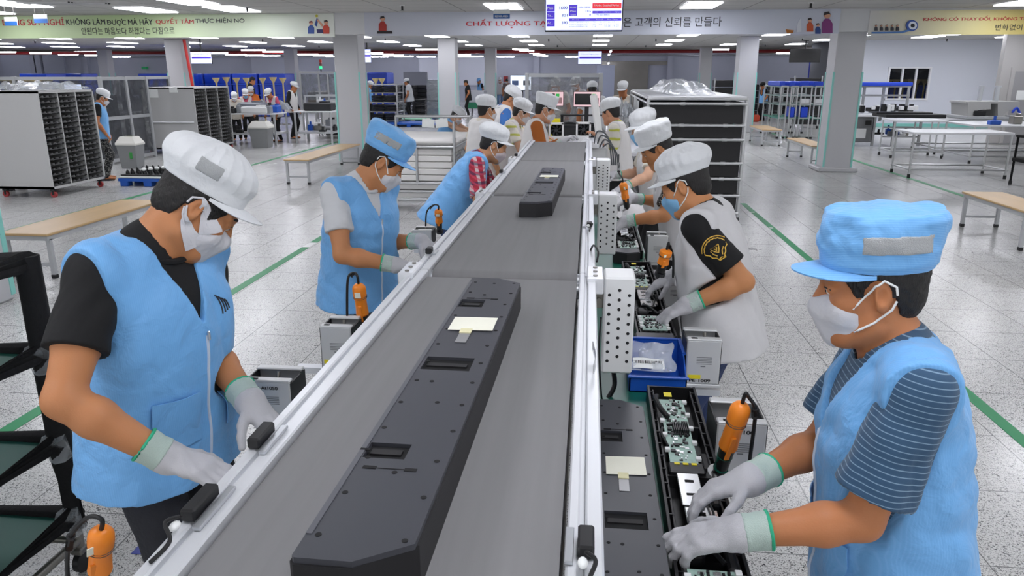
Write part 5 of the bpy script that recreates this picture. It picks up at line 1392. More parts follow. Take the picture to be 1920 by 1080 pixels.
# assembly machine line behind the right column
ml = thing('assembly_line', 'silver assembly machine with grey cabinet right of the column', 'machine', (8.6, 22.6, 0))
mx0, mx1 = ony(1594, 250, 21.5).x, ony(1737, 200, 21.5).x
MB().span((mx0, 21.5, .12), (ony(1635, 250, 21.5).x, 22.8, .8), .02).build('cabinet', mat('cabinet_dark_grey', '#77787b', .5), ml)
p0, p1 = ony(1603, 241, 21.48), ony(1622, 259, 21.48); MB().span((p0.x, 21.47, p1.z), (p1.x, 21.5, p0.z)).build('socket_plate', Mwt, ml); MB().span((p0.x + .25, 21.46, p0.z + .1), (p0.x + .4, 21.5, p0.z + .22)).build('display', M_blk, ml)
MB().span((mx0, 21.4, .8), (mx1, 22.9, .86), .005).build('deck', M_alup, ml)
for f in (.0, .34, .62, .98): MB().box((mx0 + (mx1 - mx0) * f, 22.7, 1.1), (.06, .06, .95)).build('frame_post', M_frame, ml); MB().box((mx0 + (mx1 - mx0) * f, 21.6, .42), (.06, .06, .8)).build('leg', M_frame, ml)
for z in (1.3, 1.55): MB().span((mx0, 22.66, z), (mx1, 22.74, z + .05)).build('frame_rail', M_frame, ml)
for z in (.25, .5): MB().span((mx0 + .9, 21.58, z), (mx1, 21.64, z + .04)).build('frame_rail', M_frame, ml)
b = MB(); r_ = random.Random(8)
for k in range(16): b.box((mx0 + (mx1 - mx0) * (k + .5) / 16, 22.0 + r_.uniform(-.3, .4), .88 + .1), (.08 + r_.random() * .08, .12, r_.uniform(.08, .3)), .01)
b.build('fixture_row', M_blk, ml)
b = MB()
for k in range(10): b.box((mx0 + (mx1 - mx0) * (k + .3) / 10, 21.9 + r_.uniform(-.2, .4), 1.02), (.1, .14, r_.uniform(.06, .2)), .01)
b.build('fixture_row', Mwt, ml)
o = MB().box(((mx0 + mx1) / 2 - .6, 22.4, 1.64), (1.5, .6, .1), .02).box(((mx0 + mx1) / 2 + .4, 22.45, 1.64), (.8, .5, .1), .02).build('blue_tray', M_blue); tag(o, 'blue trays lying on top of the assembly machine', 'tray'); recenter(o)
dkc = MB().span((ony(1650, 225, 20.6).x, 20.2, .845), (ony(1760, 225, 20.6).x, 21.2, .93), .01).span((ony(1640, 218, 20.6).x, 20.5, .93), (ony(1745, 218, 20.6).x, 21.1, .965)).build('black_rail_bundle', M_blk); tag(dkc, 'bundle of long black rails across the right tables', 'rail bundle'); recenter(dkc)
def frame_table(label, x0, x1, y0, y1, h, top, wheels=True, low=True, lm=None):
    t = thing('frame_table', label, 'table', ((x0 + x1) / 2, (y0 + y1) / 2, 0))
    MB().span((x0, y0, h - .04), (x1, y1, h), .004).build('tabletop', top, t)
    for x in (x0 + .03, x1 - .03):
        for y in (y0 + .03, y1 - .03):
            g = MB().cyl((x, y, .06), (x, y, h - .04), .02, n=8).build('leg', lm or M_pipe, t, True); MB().cyl((x, y, 0), (x, y, .07), .03, n=8).build('foot', M_blk, g, True)
    if low:
        b = MB(); z = .16
        for y in (y0 + .03, y1 - .03): b.cyl((x0, y, z), (x1, y, z), .018, n=8)
        for x in (x0 + .03, x1 - .03): b.cyl((x, y0, z), (x, y1, z), .018, n=8)
        b.build('rail', lm or M_pipe, t, True)
    return t
frame_table('silver legged table carrying the black rails', 7.1, 8.3, 18.6, 19.4, .88, M_alup)
frame_table('silver frame table nearest at right with base rails', 6.1, 7.9, 15.0, 15.9, .86, M_alup)
frame_table('long silver roller table running to the right', 8.4, 12.0, 17.6, 19.0, .84, M_alup, low=True); frame_table('grey side table before the white wall', 8.5, 12.4, 19.6, 21.0, .84, M_frame)
bt = frame_table('black foam cart next to the silver frame tables', 7.55, 9.2, 13.2, 14.3, .88, M_foam, True, False, M_foam); MB().span((7.55, 13.2, .42), (9.2, 14.3, .48), .01).build('shelf', M_foam, bt)
# press machine with two cylinders
pm = thing('press_machine', 'grey double press with two air cylinders at far right', 'machine', (10.9, 20.5, 0)); pu = lambda u, v: ony(u, v, 19.8)
q0, q1 = pu(1806, 240), pu(1912, 240)
MB().span((q0.x, 19.7, .845), (q1.x, 20.8, .92), .01).build('bed', M_frame, pm)
Mpr = mat('press_plate', '#a9a9a7', .45)
for (ua, ub, uc, ud) in ((1812, 1823, 1842, 1858), (1868, 1880, 1895, 1912)):
    pts = [pu(ua, 236), pu(ua + 3, 194), pu(ud, 194), pu(ud, 205), pu(ub + 12, 206), pu(ub + 4, 214), pu(ub + 2, 236)]
    MB().prism([(p.x, max(p.z, .92)) for p in pts], (0, 19.8, 0), X, Z, Y, .9).build('side_plate', Mpr, pm)
MB().span((pu(1812, 193).x, 19.8, pu(1812, 194).z), (pu(1912, 193).x, 20.7, pu(1812, 192).z + .02)).build('top_plate', Mpr, pm)
for u in (1851, 1883):
    p = pu(u, 193); MB().cyl((p.x, 20.2, p.z), (p.x, 20.2, p.z + .36), .05, n=12).cyl((p.x, 20.2, p.z + .36), (p.x, 20.2, p.z + .4), .07, n=12).build('air_cylinder', M_alu, pm, True)
b = MB()
for u in (1851, 1858, 1883, 1890): p = pu(u, 215); b.cyl((p.x, 20.1, .95), (p.x, 20.1, p.z + .3), .02, n=8)
b.build('guide_rod', M_steel, pm, True)
MB().span((pu(1822, 230).x, 19.75, .92), (pu(1845, 230).x, 20.2, 1.05), .02).build('fixture', M_blk, pm); MB().tube(smooth_path([(pu(1890, 228).x, 19.7, 1.0), (pu(1897, 226).x, 19.68, 1.12), (pu(1905, 230).x, 19.7, .98)]), .03, 8).build('blue_hose', M_blue, pm, True)
# totes and funnels in the room behind the window
for i, u in enumerate((1667, 1680, 1695, 1708, 1720, 1734)):
    o = dup(fp, None, None, 'cream funnel post, %s from the left seen through the window' % ORD[i], 'cream funnels behind the window'); q = ony(u, 152, wy + 1.6); o.location = (q.x, wy + 1.6, 0); o.scale = (1, 1, q.z / 1.6)
for i, (u0, u1) in enumerate(((1664, 1684), (1688, 1712), (1716, 1738))):
    a, c_ = ony(u0, 160, wy + 2), ony(u1, 160, wy + 2); o = MB().span((a.x, wy + 2, 0), (c_.x, wy + 2.8, a.z), .03).span((a.x, wy + 1.98, a.z - .08), (c_.x, wy + 2.0, a.z - .04)).build('blue_tub', M_blue); tag(o, ('left', 'middle', 'right')[i] + ' blue tub seen through the window', 'tub'); recenter(o)

# ---------------------------------------------------------------- smaller clutter on the far tables
def odds(names, x0, x1, y0, y1, z, n, seed, where):
    r = random.Random(seed); pal = [Mg, Mwt, M_blk, M_psub, M_bin, M_steel]
    for k in range(n):
        m = r.choice(pal); s_ = (r.uniform(.1, .26), r.uniform(.1, .22), r.uniform(.05, .22)); x = x0 + (x1 - x0) * (k + .5) / n; y = r.uniform(y0, y1)
        b = MB().box((x, y, z + s_[2] / 2), s_, .012)
        if k % 3 == 0: b.cyl((x, y, z + s_[2]), (x, y, z + s_[2] + .09), .03, n=10)
        elif k % 3 == 1: b.box((x + s_[0] * .2, y, z + s_[2] + .03), (s_[0] * .3, s_[1] * .6, .06), .008)
        o = b.build(names, m); tag(o, {id(Mg): 'grey', id(Mwt): 'white', id(M_blk): 'black', id(M_psub): 'dark', id(M_bin): 'blue', id(M_steel): 'steel'}[id(m)] + ' bench fixture, ' + ORD[k] + ' from the left ' + where, 'fixture', 'small fixtures ' + where); recenter(o)
odds('bench_fixture', -10.8, -8.7, 20.4, 21.0, .86, 9, 1, 'on the far left assembly table')
odds('bench_fixture', -10.7, -8.8, 20.5, 21.0, .32, 7, 2, 'under the far left assembly table')
odds('bench_fixture', -8.3, -7.2, 22.5, 23.3, .95, 6, 3, 'on the dark strip table at far left')
odds('bench_fixture', -8.3, -7.2, 22.5, 23.2, .37, 6, 4, 'under the dark strip table at far left')
odds('bench_fixture', -8.2, -7.3, 21.0, 21.8, .32, 5, 5, 'under the silver machine table')
odds('bench_fixture', 8.6, 11.6, 17.8, 18.8, .84, 5, 6, 'on the long roller table at right')
odds('bench_fixture', mx0 + 1.0, mx1 - .2, 21.7, 22.5, .27, 7, 7, 'under the assembly machine deck')
# ---------------------------------------------------------------- soft-body modelling: distance fields -> one continuous mesh
F32 = np.float32
def npv(v): return np.array([v[0], v[1], v[2]], F32)
class Field:
    def __init__(s, xs, ys, zs, far=0.15):
        s.ax = [np.asarray(a, F32) for a in (xs, ys, zs)]
        s.D = np.full([len(a) for a in s.ax], far, F32)
        s.far = far
    def sl(s, lo, hi, pad):
        out = []
        for a, l, h in zip(s.ax, lo, hi):
            i = max(0, int(np.searchsorted(a, l - pad)) - 1); j = min(len(a), int(np.searchsorted(a, h + pad)) + 1)
            if j - i < 1: return None
            out.append(slice(i, j))
        return tuple(out)
    def pts(s, sl):
        return (s.ax[0][sl[0]][:, None, None], s.ax[1][sl[1]][None, :, None], s.ax[2][sl[2]][None, None, :])
    def add(s, prim, k=0.01, pad=0.05):
        fn, lo, hi = prim
        q = s.sl(lo, hi, pad)
        if q is None: return s
        d = fn(*s.pts(q)); a = s.D[q]
        if k > 0:
            h = np.maximum(k - np.abs(a - d), 0) / k
            s.D[q] = np.minimum(a, d) - h * h * k * 0.25
        else: s.D[q] = np.minimum(a, d)
        return s
    def cut(s, prim, k=0.0, pad=0.05):
        fn, lo, hi = prim
        q = s.sl(lo, hi, pad)
        if q is None: return s
        d = -fn(*s.pts(q)); a = s.D[q]
        if k > 0:
            h = np.maximum(k - np.abs(a - d), 0) / k
            s.D[q] = np.maximum(a, d) + h * h * k * 0.25
        else: s.D[q] = np.maximum(a, d)
        return s
    def keep(s, fn):
        s.D = np.maximum(s.D, fn(*s.pts((slice(None),) * 3))); return s
    def shift(s, fn):
        s.D = s.D + fn(*s.pts((slice(None),) * 3)); return s
    def copy(s):
        o = Field(*s.ax); o.D = s.D.copy(); return o

def P_cone(a, b, r1, r2):
    a = npv(a); b = npv(b); ba = b - a; L2 = float(ba @ ba) or 1e-9
    def fn(x, y, z):
        px, py, pz = x - a[0], y - a[1], z - a[2]
        h = np.clip((px * ba[0] + py * ba[1] + pz * ba[2]) / L2, 0, 1)
        dx, dy, dz = px - h * ba[0], py - h * ba[1], pz - h * ba[2]
        return np.sqrt(dx * dx + dy * dy + dz * dz) - (r1 + (r2 - r1) * h)
    r = max(r1, r2)
    return fn, np.minimum(a, b) - r, np.maximum(a, b) + r
def P_sph(c, r): return P_cone(c, Vector(c) + Vector((0, 0, 1e-4)), r, r)
def P_ell(c, rad, M):
    """ellipsoid; M columns are its axes"""
    c = npv(c); A = np.array(M, F32); rx, ry, rz = rad
    def fn(x, y, z):
        px, py, pz = x - c[0], y - c[1], z - c[2]
        u = px * A[0][0] + py * A[1][0] + pz * A[2][0]
        v = px * A[0][1] + py * A[1][1] + pz * A[2][1]
        w = px * A[0][2] + py * A[1][2] + pz * A[2][2]
        k0 = np.sqrt((u / rx) ** 2 + (v / ry) ** 2 + (w / rz) ** 2) + 1e-6
        k1 = np.sqrt((u / rx ** 2) ** 2 + (v / ry ** 2) ** 2 + (w / rz ** 2) ** 2) + 1e-6
        return k0 * (k0 - 1) / k1
    ext = np.sqrt((A[:, 0] * rx) ** 2 + (A[:, 1] * ry) ** 2 + (A[:, 2] * rz) ** 2)
    return fn, c - ext, c + ext
def P_loft(o, U, Rt, Fr, L, tab, infl=0.0, n=2.4):
    """tube of rounded cross-sections along o + U*t*L; tab rows: t, half width, half depth, forward shift"""
    o, U, Rt, Fr = npv(o), npv(U), npv(Rt), npv(Fr)
    T = np.array(tab, F32)
    tt = np.linspace(T[0, 0], T[-1, 0], 64).astype(F32)
    ker = np.ones(7) / 7
    def sm(c):
        q = np.interp(tt, T[:, 0], c); q = np.concatenate([[q[0]] * 3, q, [q[-1]] * 3]); return np.convolve(q, ker, 'valid').astype(F32)
    Wd, Dp, Sh = sm(T[:, 1]), sm(T[:, 2]), sm(T[:, 3])
    t0, t1 = T[0, 0], T[-1, 0]
    def fn(x, y, z):
        px, py, pz = x - o[0], y - o[1], z - o[2]
        t = (px * U[0] + py * U[1] + pz * U[2]) / L
        a = px * Rt[0] + py * Rt[1] + pz * Rt[2]
        b = px * Fr[0] + py * Fr[1] + pz * Fr[2]
        tc = np.clip(t, t0, t1)
        w = np.interp(tc, tt, Wd).astype(F32) + infl; d = np.interp(tc, tt, Dp).astype(F32) + infl
        b = b - np.interp(tc, tt, Sh).astype(F32)
        q = (np.abs(a / w) ** n + np.abs(b / d) ** n) ** (1 / n) + 1e-5
        r2 = np.sqrt(a * a + b * b) + 1e-5
        dd = (q - 1) * r2 / q
        ax = np.abs(t - tc) * L
        return np.where(ax > 0, np.sqrt(np.maximum(dd, 0) ** 2 + ax * ax) + np.minimum(dd, 0) * 0, dd)
    m = max(T[:, 1].max(), T[:, 2].max()) + abs(T[:, 3]).max() + infl
    p0, p1 = o + U * t0 * L, o + U * t1 * L
    return fn, np.minimum(p0, p1) - m, np.maximum(p0, p1) + m
def below(o, nrm):
    """half-space field: positive on the nrm side of o"""
    o, nrm = npv(o), npv(Vector(nrm).normalized())
    return lambda x, y, z: (x - o[0]) * nrm[0] + (y - o[1]) * nrm[1] + (z - o[2]) * nrm[2]
def wrinkle(seed, amp, freq, stretch=(1, 1, 1)):
    r = random.Random(seed); ws = []
    for i in range(7):
        d = Vector((r.gauss(0, 1) * stretch[0], r.gauss(0, 1) * stretch[1], r.gauss(0, 1) * stretch[2])).normalized() * freq * r.uniform(.5, 1.7)
        ws.append((d, r.uniform(0, 6.28), r.uniform(.5, 1)))
    tot = sum(w[2] for w in ws)
    def fn(x, y, z):
        wx = x + .02 * np.sin(y * 14 + z * 9 + seed); wz = z + .02 * np.sin(x * 11 + y * 8 + seed * 2)
        o = 0
        for d, ph, a in ws:
            q = np.sin(wx * d.x + y * d.y + wz * d.z + ph); o = o + a * (1 - 2 * np.abs(q)) * 0.9
        return (o * (amp / tot * 1.6)).astype(F32)
    return fn

def surface(fl):
    """dual surface of the zero level: verts, quads"""
    D = fl.D; S = D < 0
    nx, ny, nz = D.shape
    c = np.zeros((nx - 1, ny - 1, nz - 1), np.int8)
    for i in (0, 1):
        for j in (0, 1):
            for k in (0, 1): c += S[i:nx - 1 + i, j:ny - 1 + j, k:nz - 1 + k]
    act = (c > 0) & (c < 8)
    I, J, K = np.nonzero(act)
    if len(I) == 0: return np.zeros((0, 3), F32), np.zeros((0, 4), np.int32)
    idx = np.full(act.shape, -1, np.int32); idx[I, J, K] = np.arange(len(I))
    corner = [(i, j, k) for i in (0, 1) for j in (0, 1) for k in (0, 1)]
    V = np.stack([D[I + i, J + j, K + k] for i, j, k in corner], 1)
    gx, gy, gz = fl.ax
    PX = [np.stack([a[q], a[q + 1]], 1) for a, q in ((gx, I), (gy, J), (gz, K))]
    acc = np.zeros((len(I), 3), F32); cnt = np.zeros(len(I), F32)
    for e, (i, j, k) in enumerate(corner):
        for ax in range(3):
            q = [i, j, k]
            if q[ax]: continue
            q[ax] = 1; f = corner.index(tuple(q))
            a, b = V[:, e], V[:, f]
            m = (a < 0) != (b < 0)
            t = np.where(m, a / np.where(m, a - b, 1), 0)
            P = [PX[d][:, (i, j, k)[d]] for d in range(3)]
            P[ax] = P[ax] + t * (PX[ax][:, 1] - PX[ax][:, 0])
            for d in range(3): acc[:, d] += np.where(m, P[d], 0)
            cnt += m
    vs = acc / cnt[:, None]
    quads = []
    for ax in range(3):
        a = [slice(None)] * 3; b = [slice(None)] * 3
        a[ax] = slice(0, -1); b[ax] = slice(1, None)
        s0, s1 = S[tuple(a)], S[tuple(b)]
        ch = s0 != s1
        o = [(ax + 1) % 3, (ax + 2) % 3]
        ch = ch.copy()
        for q in o:
            e = [slice(None)] * 3; e[q] = 0; ch[tuple(e)] = False
            e[q] = -1; ch[tuple(e)] = False
        C = np.stack(np.nonzero(ch), 1)
        if not len(C): continue
        def cell(d1, d2):
            q = C.copy(); q[:, o[0]] -= d1; q[:, o[1]] -= d2
            return idx[q[:, 0], q[:, 1], q[:, 2]]
        Q = np.stack([cell(1, 1), cell(0, 1), cell(0, 0), cell(1, 0)], 1)
        fl_ = ~s0[C[:, 0], C[:, 1], C[:, 2]]
        Q[fl_] = Q[fl_][:, ::-1]
        quads.append(Q)
    Q = np.concatenate(quads)
    return vs.astype(F32), Q[(Q >= 0).all(1)].astype(np.int32)
def largest(vs, Q):
    """keep the biggest connected piece"""
    lab = np.arange(len(vs))
    e0 = np.concatenate([Q[:, 0], Q[:, 1], Q[:, 2]]); e1 = np.concatenate([Q[:, 1], Q[:, 2], Q[:, 3]])
    for _ in range(400):
        m = np.minimum(lab[e0], lab[e1]); new = lab.copy()
        np.minimum.at(new, e0, m); np.minimum.at(new, e1, m); np.minimum.at(new, lab[e0], m); np.minimum.at(new, lab[e1], m)
        new = new[new]
        if (new == lab).all(): break
        lab = new
    cnt = np.bincount(lab, minlength=len(vs)); keep = lab == cnt.argmax()
    if keep.all(): return vs, Q
    idx = np.cumsum(keep) - 1
    return vs[keep], idx[Q[keep[Q].all(1)]].astype(np.int32)
def relax(vs, Q, n=2, lam=0.5):
    """light smoothing that keeps the volume"""
    e = np.concatenate([Q[:, [0, 1]], Q[:, [1, 2]], Q[:, [2, 3]], Q[:, [3, 0]]])
    deg = np.bincount(np.concatenate([e[:, 0], e[:, 1]]), minlength=len(vs)).astype(F32)[:, None]
    for it in range(n * 2):
        l = lam if it % 2 == 0 else -lam * 1.04
        acc = np.zeros_like(vs)
        for d in range(3):
            acc[:, d] = np.bincount(e[:, 0], vs[e[:, 1], d], len(vs)) + np.bincount(e[:, 1], vs[e[:, 0], d], len(vs))
        vs = vs + l * (acc / np.maximum(deg, 1) - vs)
    return vs.astype(F32)
def mesh_from(vs, Q, name, off=Vector((0, 0, 0))):
    me = bpy.data.meshes.new(name)
    me.vertices.add(len(vs)); me.vertices.foreach_set('co', (vs - npv(off)[None]).astype(F32).ravel())
    me.loops.add(Q.size); me.loops.foreach_set('vertex_index', Q.ravel())
    me.polygons.add(len(Q)); me.polygons.foreach_set('loop_start', np.arange(0, Q.size, 4, dtype=np.int32)); me.polygons.foreach_set('loop_total', np.full(len(Q), 4, np.int32))
    me.polygons.foreach_set('use_smooth', np.ones(len(Q), bool))
    me.update(); me.validate()
    return me
def field_obj(fl, name, m, parent=None, sm=1, label=None):
    vs, Q = surface(fl)
    if not len(Q): return None
    if name not in ('shoe', 'cuff'): vs, Q = largest(vs, Q)
    if sm: vs = relax(vs, Q, sm)
    off = root_loc(parent) if parent is not None else Vector((0, 0, 0))
    o = link_mesh(name, mesh_from(vs, Q, name, off), m, parent)
    if label: o['label'] = label
    o_last[0] = (vs, Q)
    return o
o_last = [None]
def axes(lo, hi, vox, fine=None, fv=None):
    out = []
    for d in range(3):
        if fine is None: out.append(np.arange(lo[d], hi[d] + vox, vox)); continue
        f0, f1 = max(lo[d], fine[0][d]), min(hi[d], fine[1][d])
        a = [np.arange(lo[d], f0, vox), np.arange(f0, f1, fv), np.arange(f1, hi[d] + vox, vox)]
        out.append(np.concatenate([q for q in a if len(q)]))
    return out

# ---------------------------------------------------------------- a person
SKIN = {}
def skin(tone):
    if tone not in SKIN:
        SKIN[tone] = mat('skin_' + tone[1:], tone, 0.52, bump=.06, bscale=260, sss=0.12, var=.07, vscale=16, spec=.35)
    return SKIN[tone]
M_hair = mat('black_hair', '#15110f', 0.55, bump=.5, bscale=320, stretch=(1, 1, .15))
M_glove = mat('knit_glove', '#c3c2c6', 0.85, bump=.35, bscale=700, sheen=.2)
M_cuff = mat('glove_cuff', '#b9cbc2', 0.85, bump=.4, bscale=500)
M_hem = mat('glove_hem', '#2fae84', 0.7)
M_eyew = mat('eye_white', '#d8d2cc', 0.2); M_iris = mat('eye_iris', '#120b08', 0.15)
M_mask = mat('face_mask', '#d3d2d6', 0.8, bump=.15, bscale=160)
M_capw = mat('white_cap_cloth', '#dcdee0', 0.8, bump=.25, bscale=70, sheen=.2)
M_capm = mat('cap_mesh_grey', '#b3b5b6', 0.85, bump=.5, bscale=500)
def striped(name, c0, c1, scale, axis=(1, 0, 0), rough=.62, soft=.5, bumpy=.35):
    if name in _mats: return _mats[name]
    m = mat(name, c0, rough, sheen=.15); n, l, b = nodes_of(m)
    tc = n.new('ShaderNodeTexCoord'); dt = n.new('ShaderNodeVectorMath'); dt.operation = 'DOT_PRODUCT'; dt.inputs[1].default_value = axis
    nz = n.new('ShaderNodeTexNoise'); nz.inputs['Scale'].default_value = 5; l.new(tc.outputs['Object'], nz.inputs['Vector'])
    l.new(tc.outputs['Object'], dt.inputs[0])
    a0 = n.new('ShaderNodeMath'); a0.operation = 'MULTIPLY_ADD'; a0.inputs[1].default_value = 4.0 / scale; l.new(nz.outputs['Fac'], a0.inputs[0]); l.new(dt.outputs['Value'], a0.inputs[2])
    mu = n.new('ShaderNodeMath'); mu.operation = 'MULTIPLY'; mu.inputs[1].default_value = scale; l.new(a0.outputs[0], mu.inputs[0])
    si = n.new('ShaderNodeMath'); si.operation = 'SINE'; l.new(mu.outputs[0], si.inputs[0])
    mr = n.new('ShaderNodeMapRange'); mr.inputs['From Min'].default_value = 1 - 2 * soft; mr.inputs['From Max'].default_value = 1.0; l.new(si.outputs[0], mr.inputs['Value'])
    mx = n.new('ShaderNodeMix'); mx.data_type = 'RGBA'; mx.inputs['A'].default_value = lin(c0); mx.inputs['B'].default_value = lin(c1)
    l.new(mr.outputs['Result'], mx.inputs['Factor']); l.new(mx.outputs['Result'], b.inputs['Base Color'])
    n2 = n.new('ShaderNodeTexNoise'); n2.inputs['Scale'].default_value = 16; n2.inputs['Detail'].default_value = 4; n2.inputs['Distortion'].default_value = .6; l.new(tc.outputs['Object'], n2.inputs['Vector'])
    bp = n.new('ShaderNodeBump'); bp.inputs['Strength'].default_value = bumpy; bp.inputs['Distance'].default_value = .02
    l.new(n2.outputs['Fac'], bp.inputs['Height']); l.new(bp.outputs['Normal'], b.inputs['Normal'])
    return m
M_vblue = striped('blue_vest_cloth', '#6eaee7', '#76b3eb', 1300, (.75, .66, 0), .6, .5, .55)
M_vwhite = mat('white_vest_cloth', '#dedbd9', 0.75, bump=.3, bscale=18)
M_vsheer = mat('greyish_vest_cloth', '#cfcecf', 0.75, bump=.3, bscale=18)
M_capb = striped('blue_cap_cloth', '#6fb0ea', '#80bbf0', 1300, (0, .3, 1))
M_jean = mat('dark_jeans', '#23242b', 0.8, bump=.3, bscale=120, var=.2)
M_jblue = mat('blue_jeans', '#26375e', 0.8, bump=.3, bscale=120, var=.2)
M_tblk = mat('black_cotton', '#0e0e10', 0.85, bump=.2, bscale=30)
M_shoe = mat('dark_shoe', '#1c1c20', 0.6)

DBG = False
def prj(p):
    dx, dy, dz = p[0], p[1], p[2] - CAM_H
    fh = -dx * _s + dy * _c; zz = fh * _ct - dz * _st
    return (960 + CAM_F * (dx * _c + dy * _s) / zz, 540 + CAM_F * (-dz * _ct - fh * _st) / zz, zz * 100)
def unit(v): return Vector(v).normalized()
def rot_axis(v, ax, a): return Matrix.Rotation(a, 3, Vector(ax)) @ Vector(v)
def ik(S, W, l1, l2, pole):
    d = W - S; L = min(d.length, (l1 + l2) * .999)
    n = d.normalized(); a = (l1 * l1 - l2 * l2 + L * L) / (2 * L)
    h = math.sqrt(max(l1 * l1 - a * a, 0))
    p = Vector(pole) - n * Vector(pole).dot(n); p = p.normalized() if p.length > 1e-6 else Vector((0, 0, -1))
    return S + n * a + p * h, S + n * L
def ray_front(bvh, p, d):
    h = bvh.ray_cast(Vector(p), Vector(d)); return h[0]

def hand_prims(W, dr, palm, right, k, curl=(.5, .55, .6, .65), spread=.06, thumb=(.35, .5), r=.0098, tucked=0.0):
    """five-fingered hand: list of (prim, k); dr points along the hand, palm is the side the fingers close to"""
    dr = unit(dr); palm = unit(palm - dr * palm.dot(dr)); side = dr.cross(palm) * (1 if right else -1)   # towards the thumb
    out = []; g = k
    M = Matrix((side, dr, palm)).transposed()
    out.append((P_ell(W + dr * .045 * g, (.038 * g, .056 * g, .0165 * g), M), .012))
    out.append((P_cone(W + dr * .012 * g + side * .012 * g, W + dr * .082 * g + side * .026 * g, .017 * g, .0125 * g), .014))
    out.append((P_cone(W + dr * .012 * g - side * .012 * g, W + dr * .076 * g - side * .026 * g, .017 * g, .012 * g), .014))
    out.append((P_cone(W + dr * .03 * g, W + dr * .082 * g, .017 * g, .0135 * g), .014))
    tips = []
    fl = ((.027, .087, .94, 1), (.009, .091, 1.04, .35), (-.0095, .088, .97, -.3), (-.027, .080, .78, -1))
    for i, (sx, ln, sc, sg) in enumerate(fl):
        b = W + side * sx * g + dr * ln * g
        ang = 0.0; d0 = unit(dr + side * spread * sg * 1.6)
        axis = d0.cross(palm)
        p = b
        for j, (seg, f) in enumerate(((.042, .75), (.026, 1.05), (.021, .7))):
            ang += curl[i] * f
            d = d0 * math.cos(ang) + palm * math.sin(ang)
            q = p + d * seg * sc * g
            out.append((P_cone(p, q, (r - .0006 * j) * g, (r - .0006 * (j + 1)) * g), .004 if j else .010))
            p = q
        tips.append(p)
    a, c = thumb
    b = W + side * .028 * g + dr * .022 * g + palm * .004 * g
    d = unit(side * math.cos(a) * .9 + dr * (.55 + .4 * math.sin(a)) + palm * c * .7)
    p = b; dd = d
    for j, (seg, rr) in enumerate(((.040, .0145), (.032, .0115), (.024, .010))):
        q = p + dd * seg * g
        out.append((P_cone(p, q, rr * g, (rr - .0015) * g), .012 if j == 0 else .005))
        p = q; dd = unit(dd + dr * .22 + palm * c * .28 - side * .18)
    return out

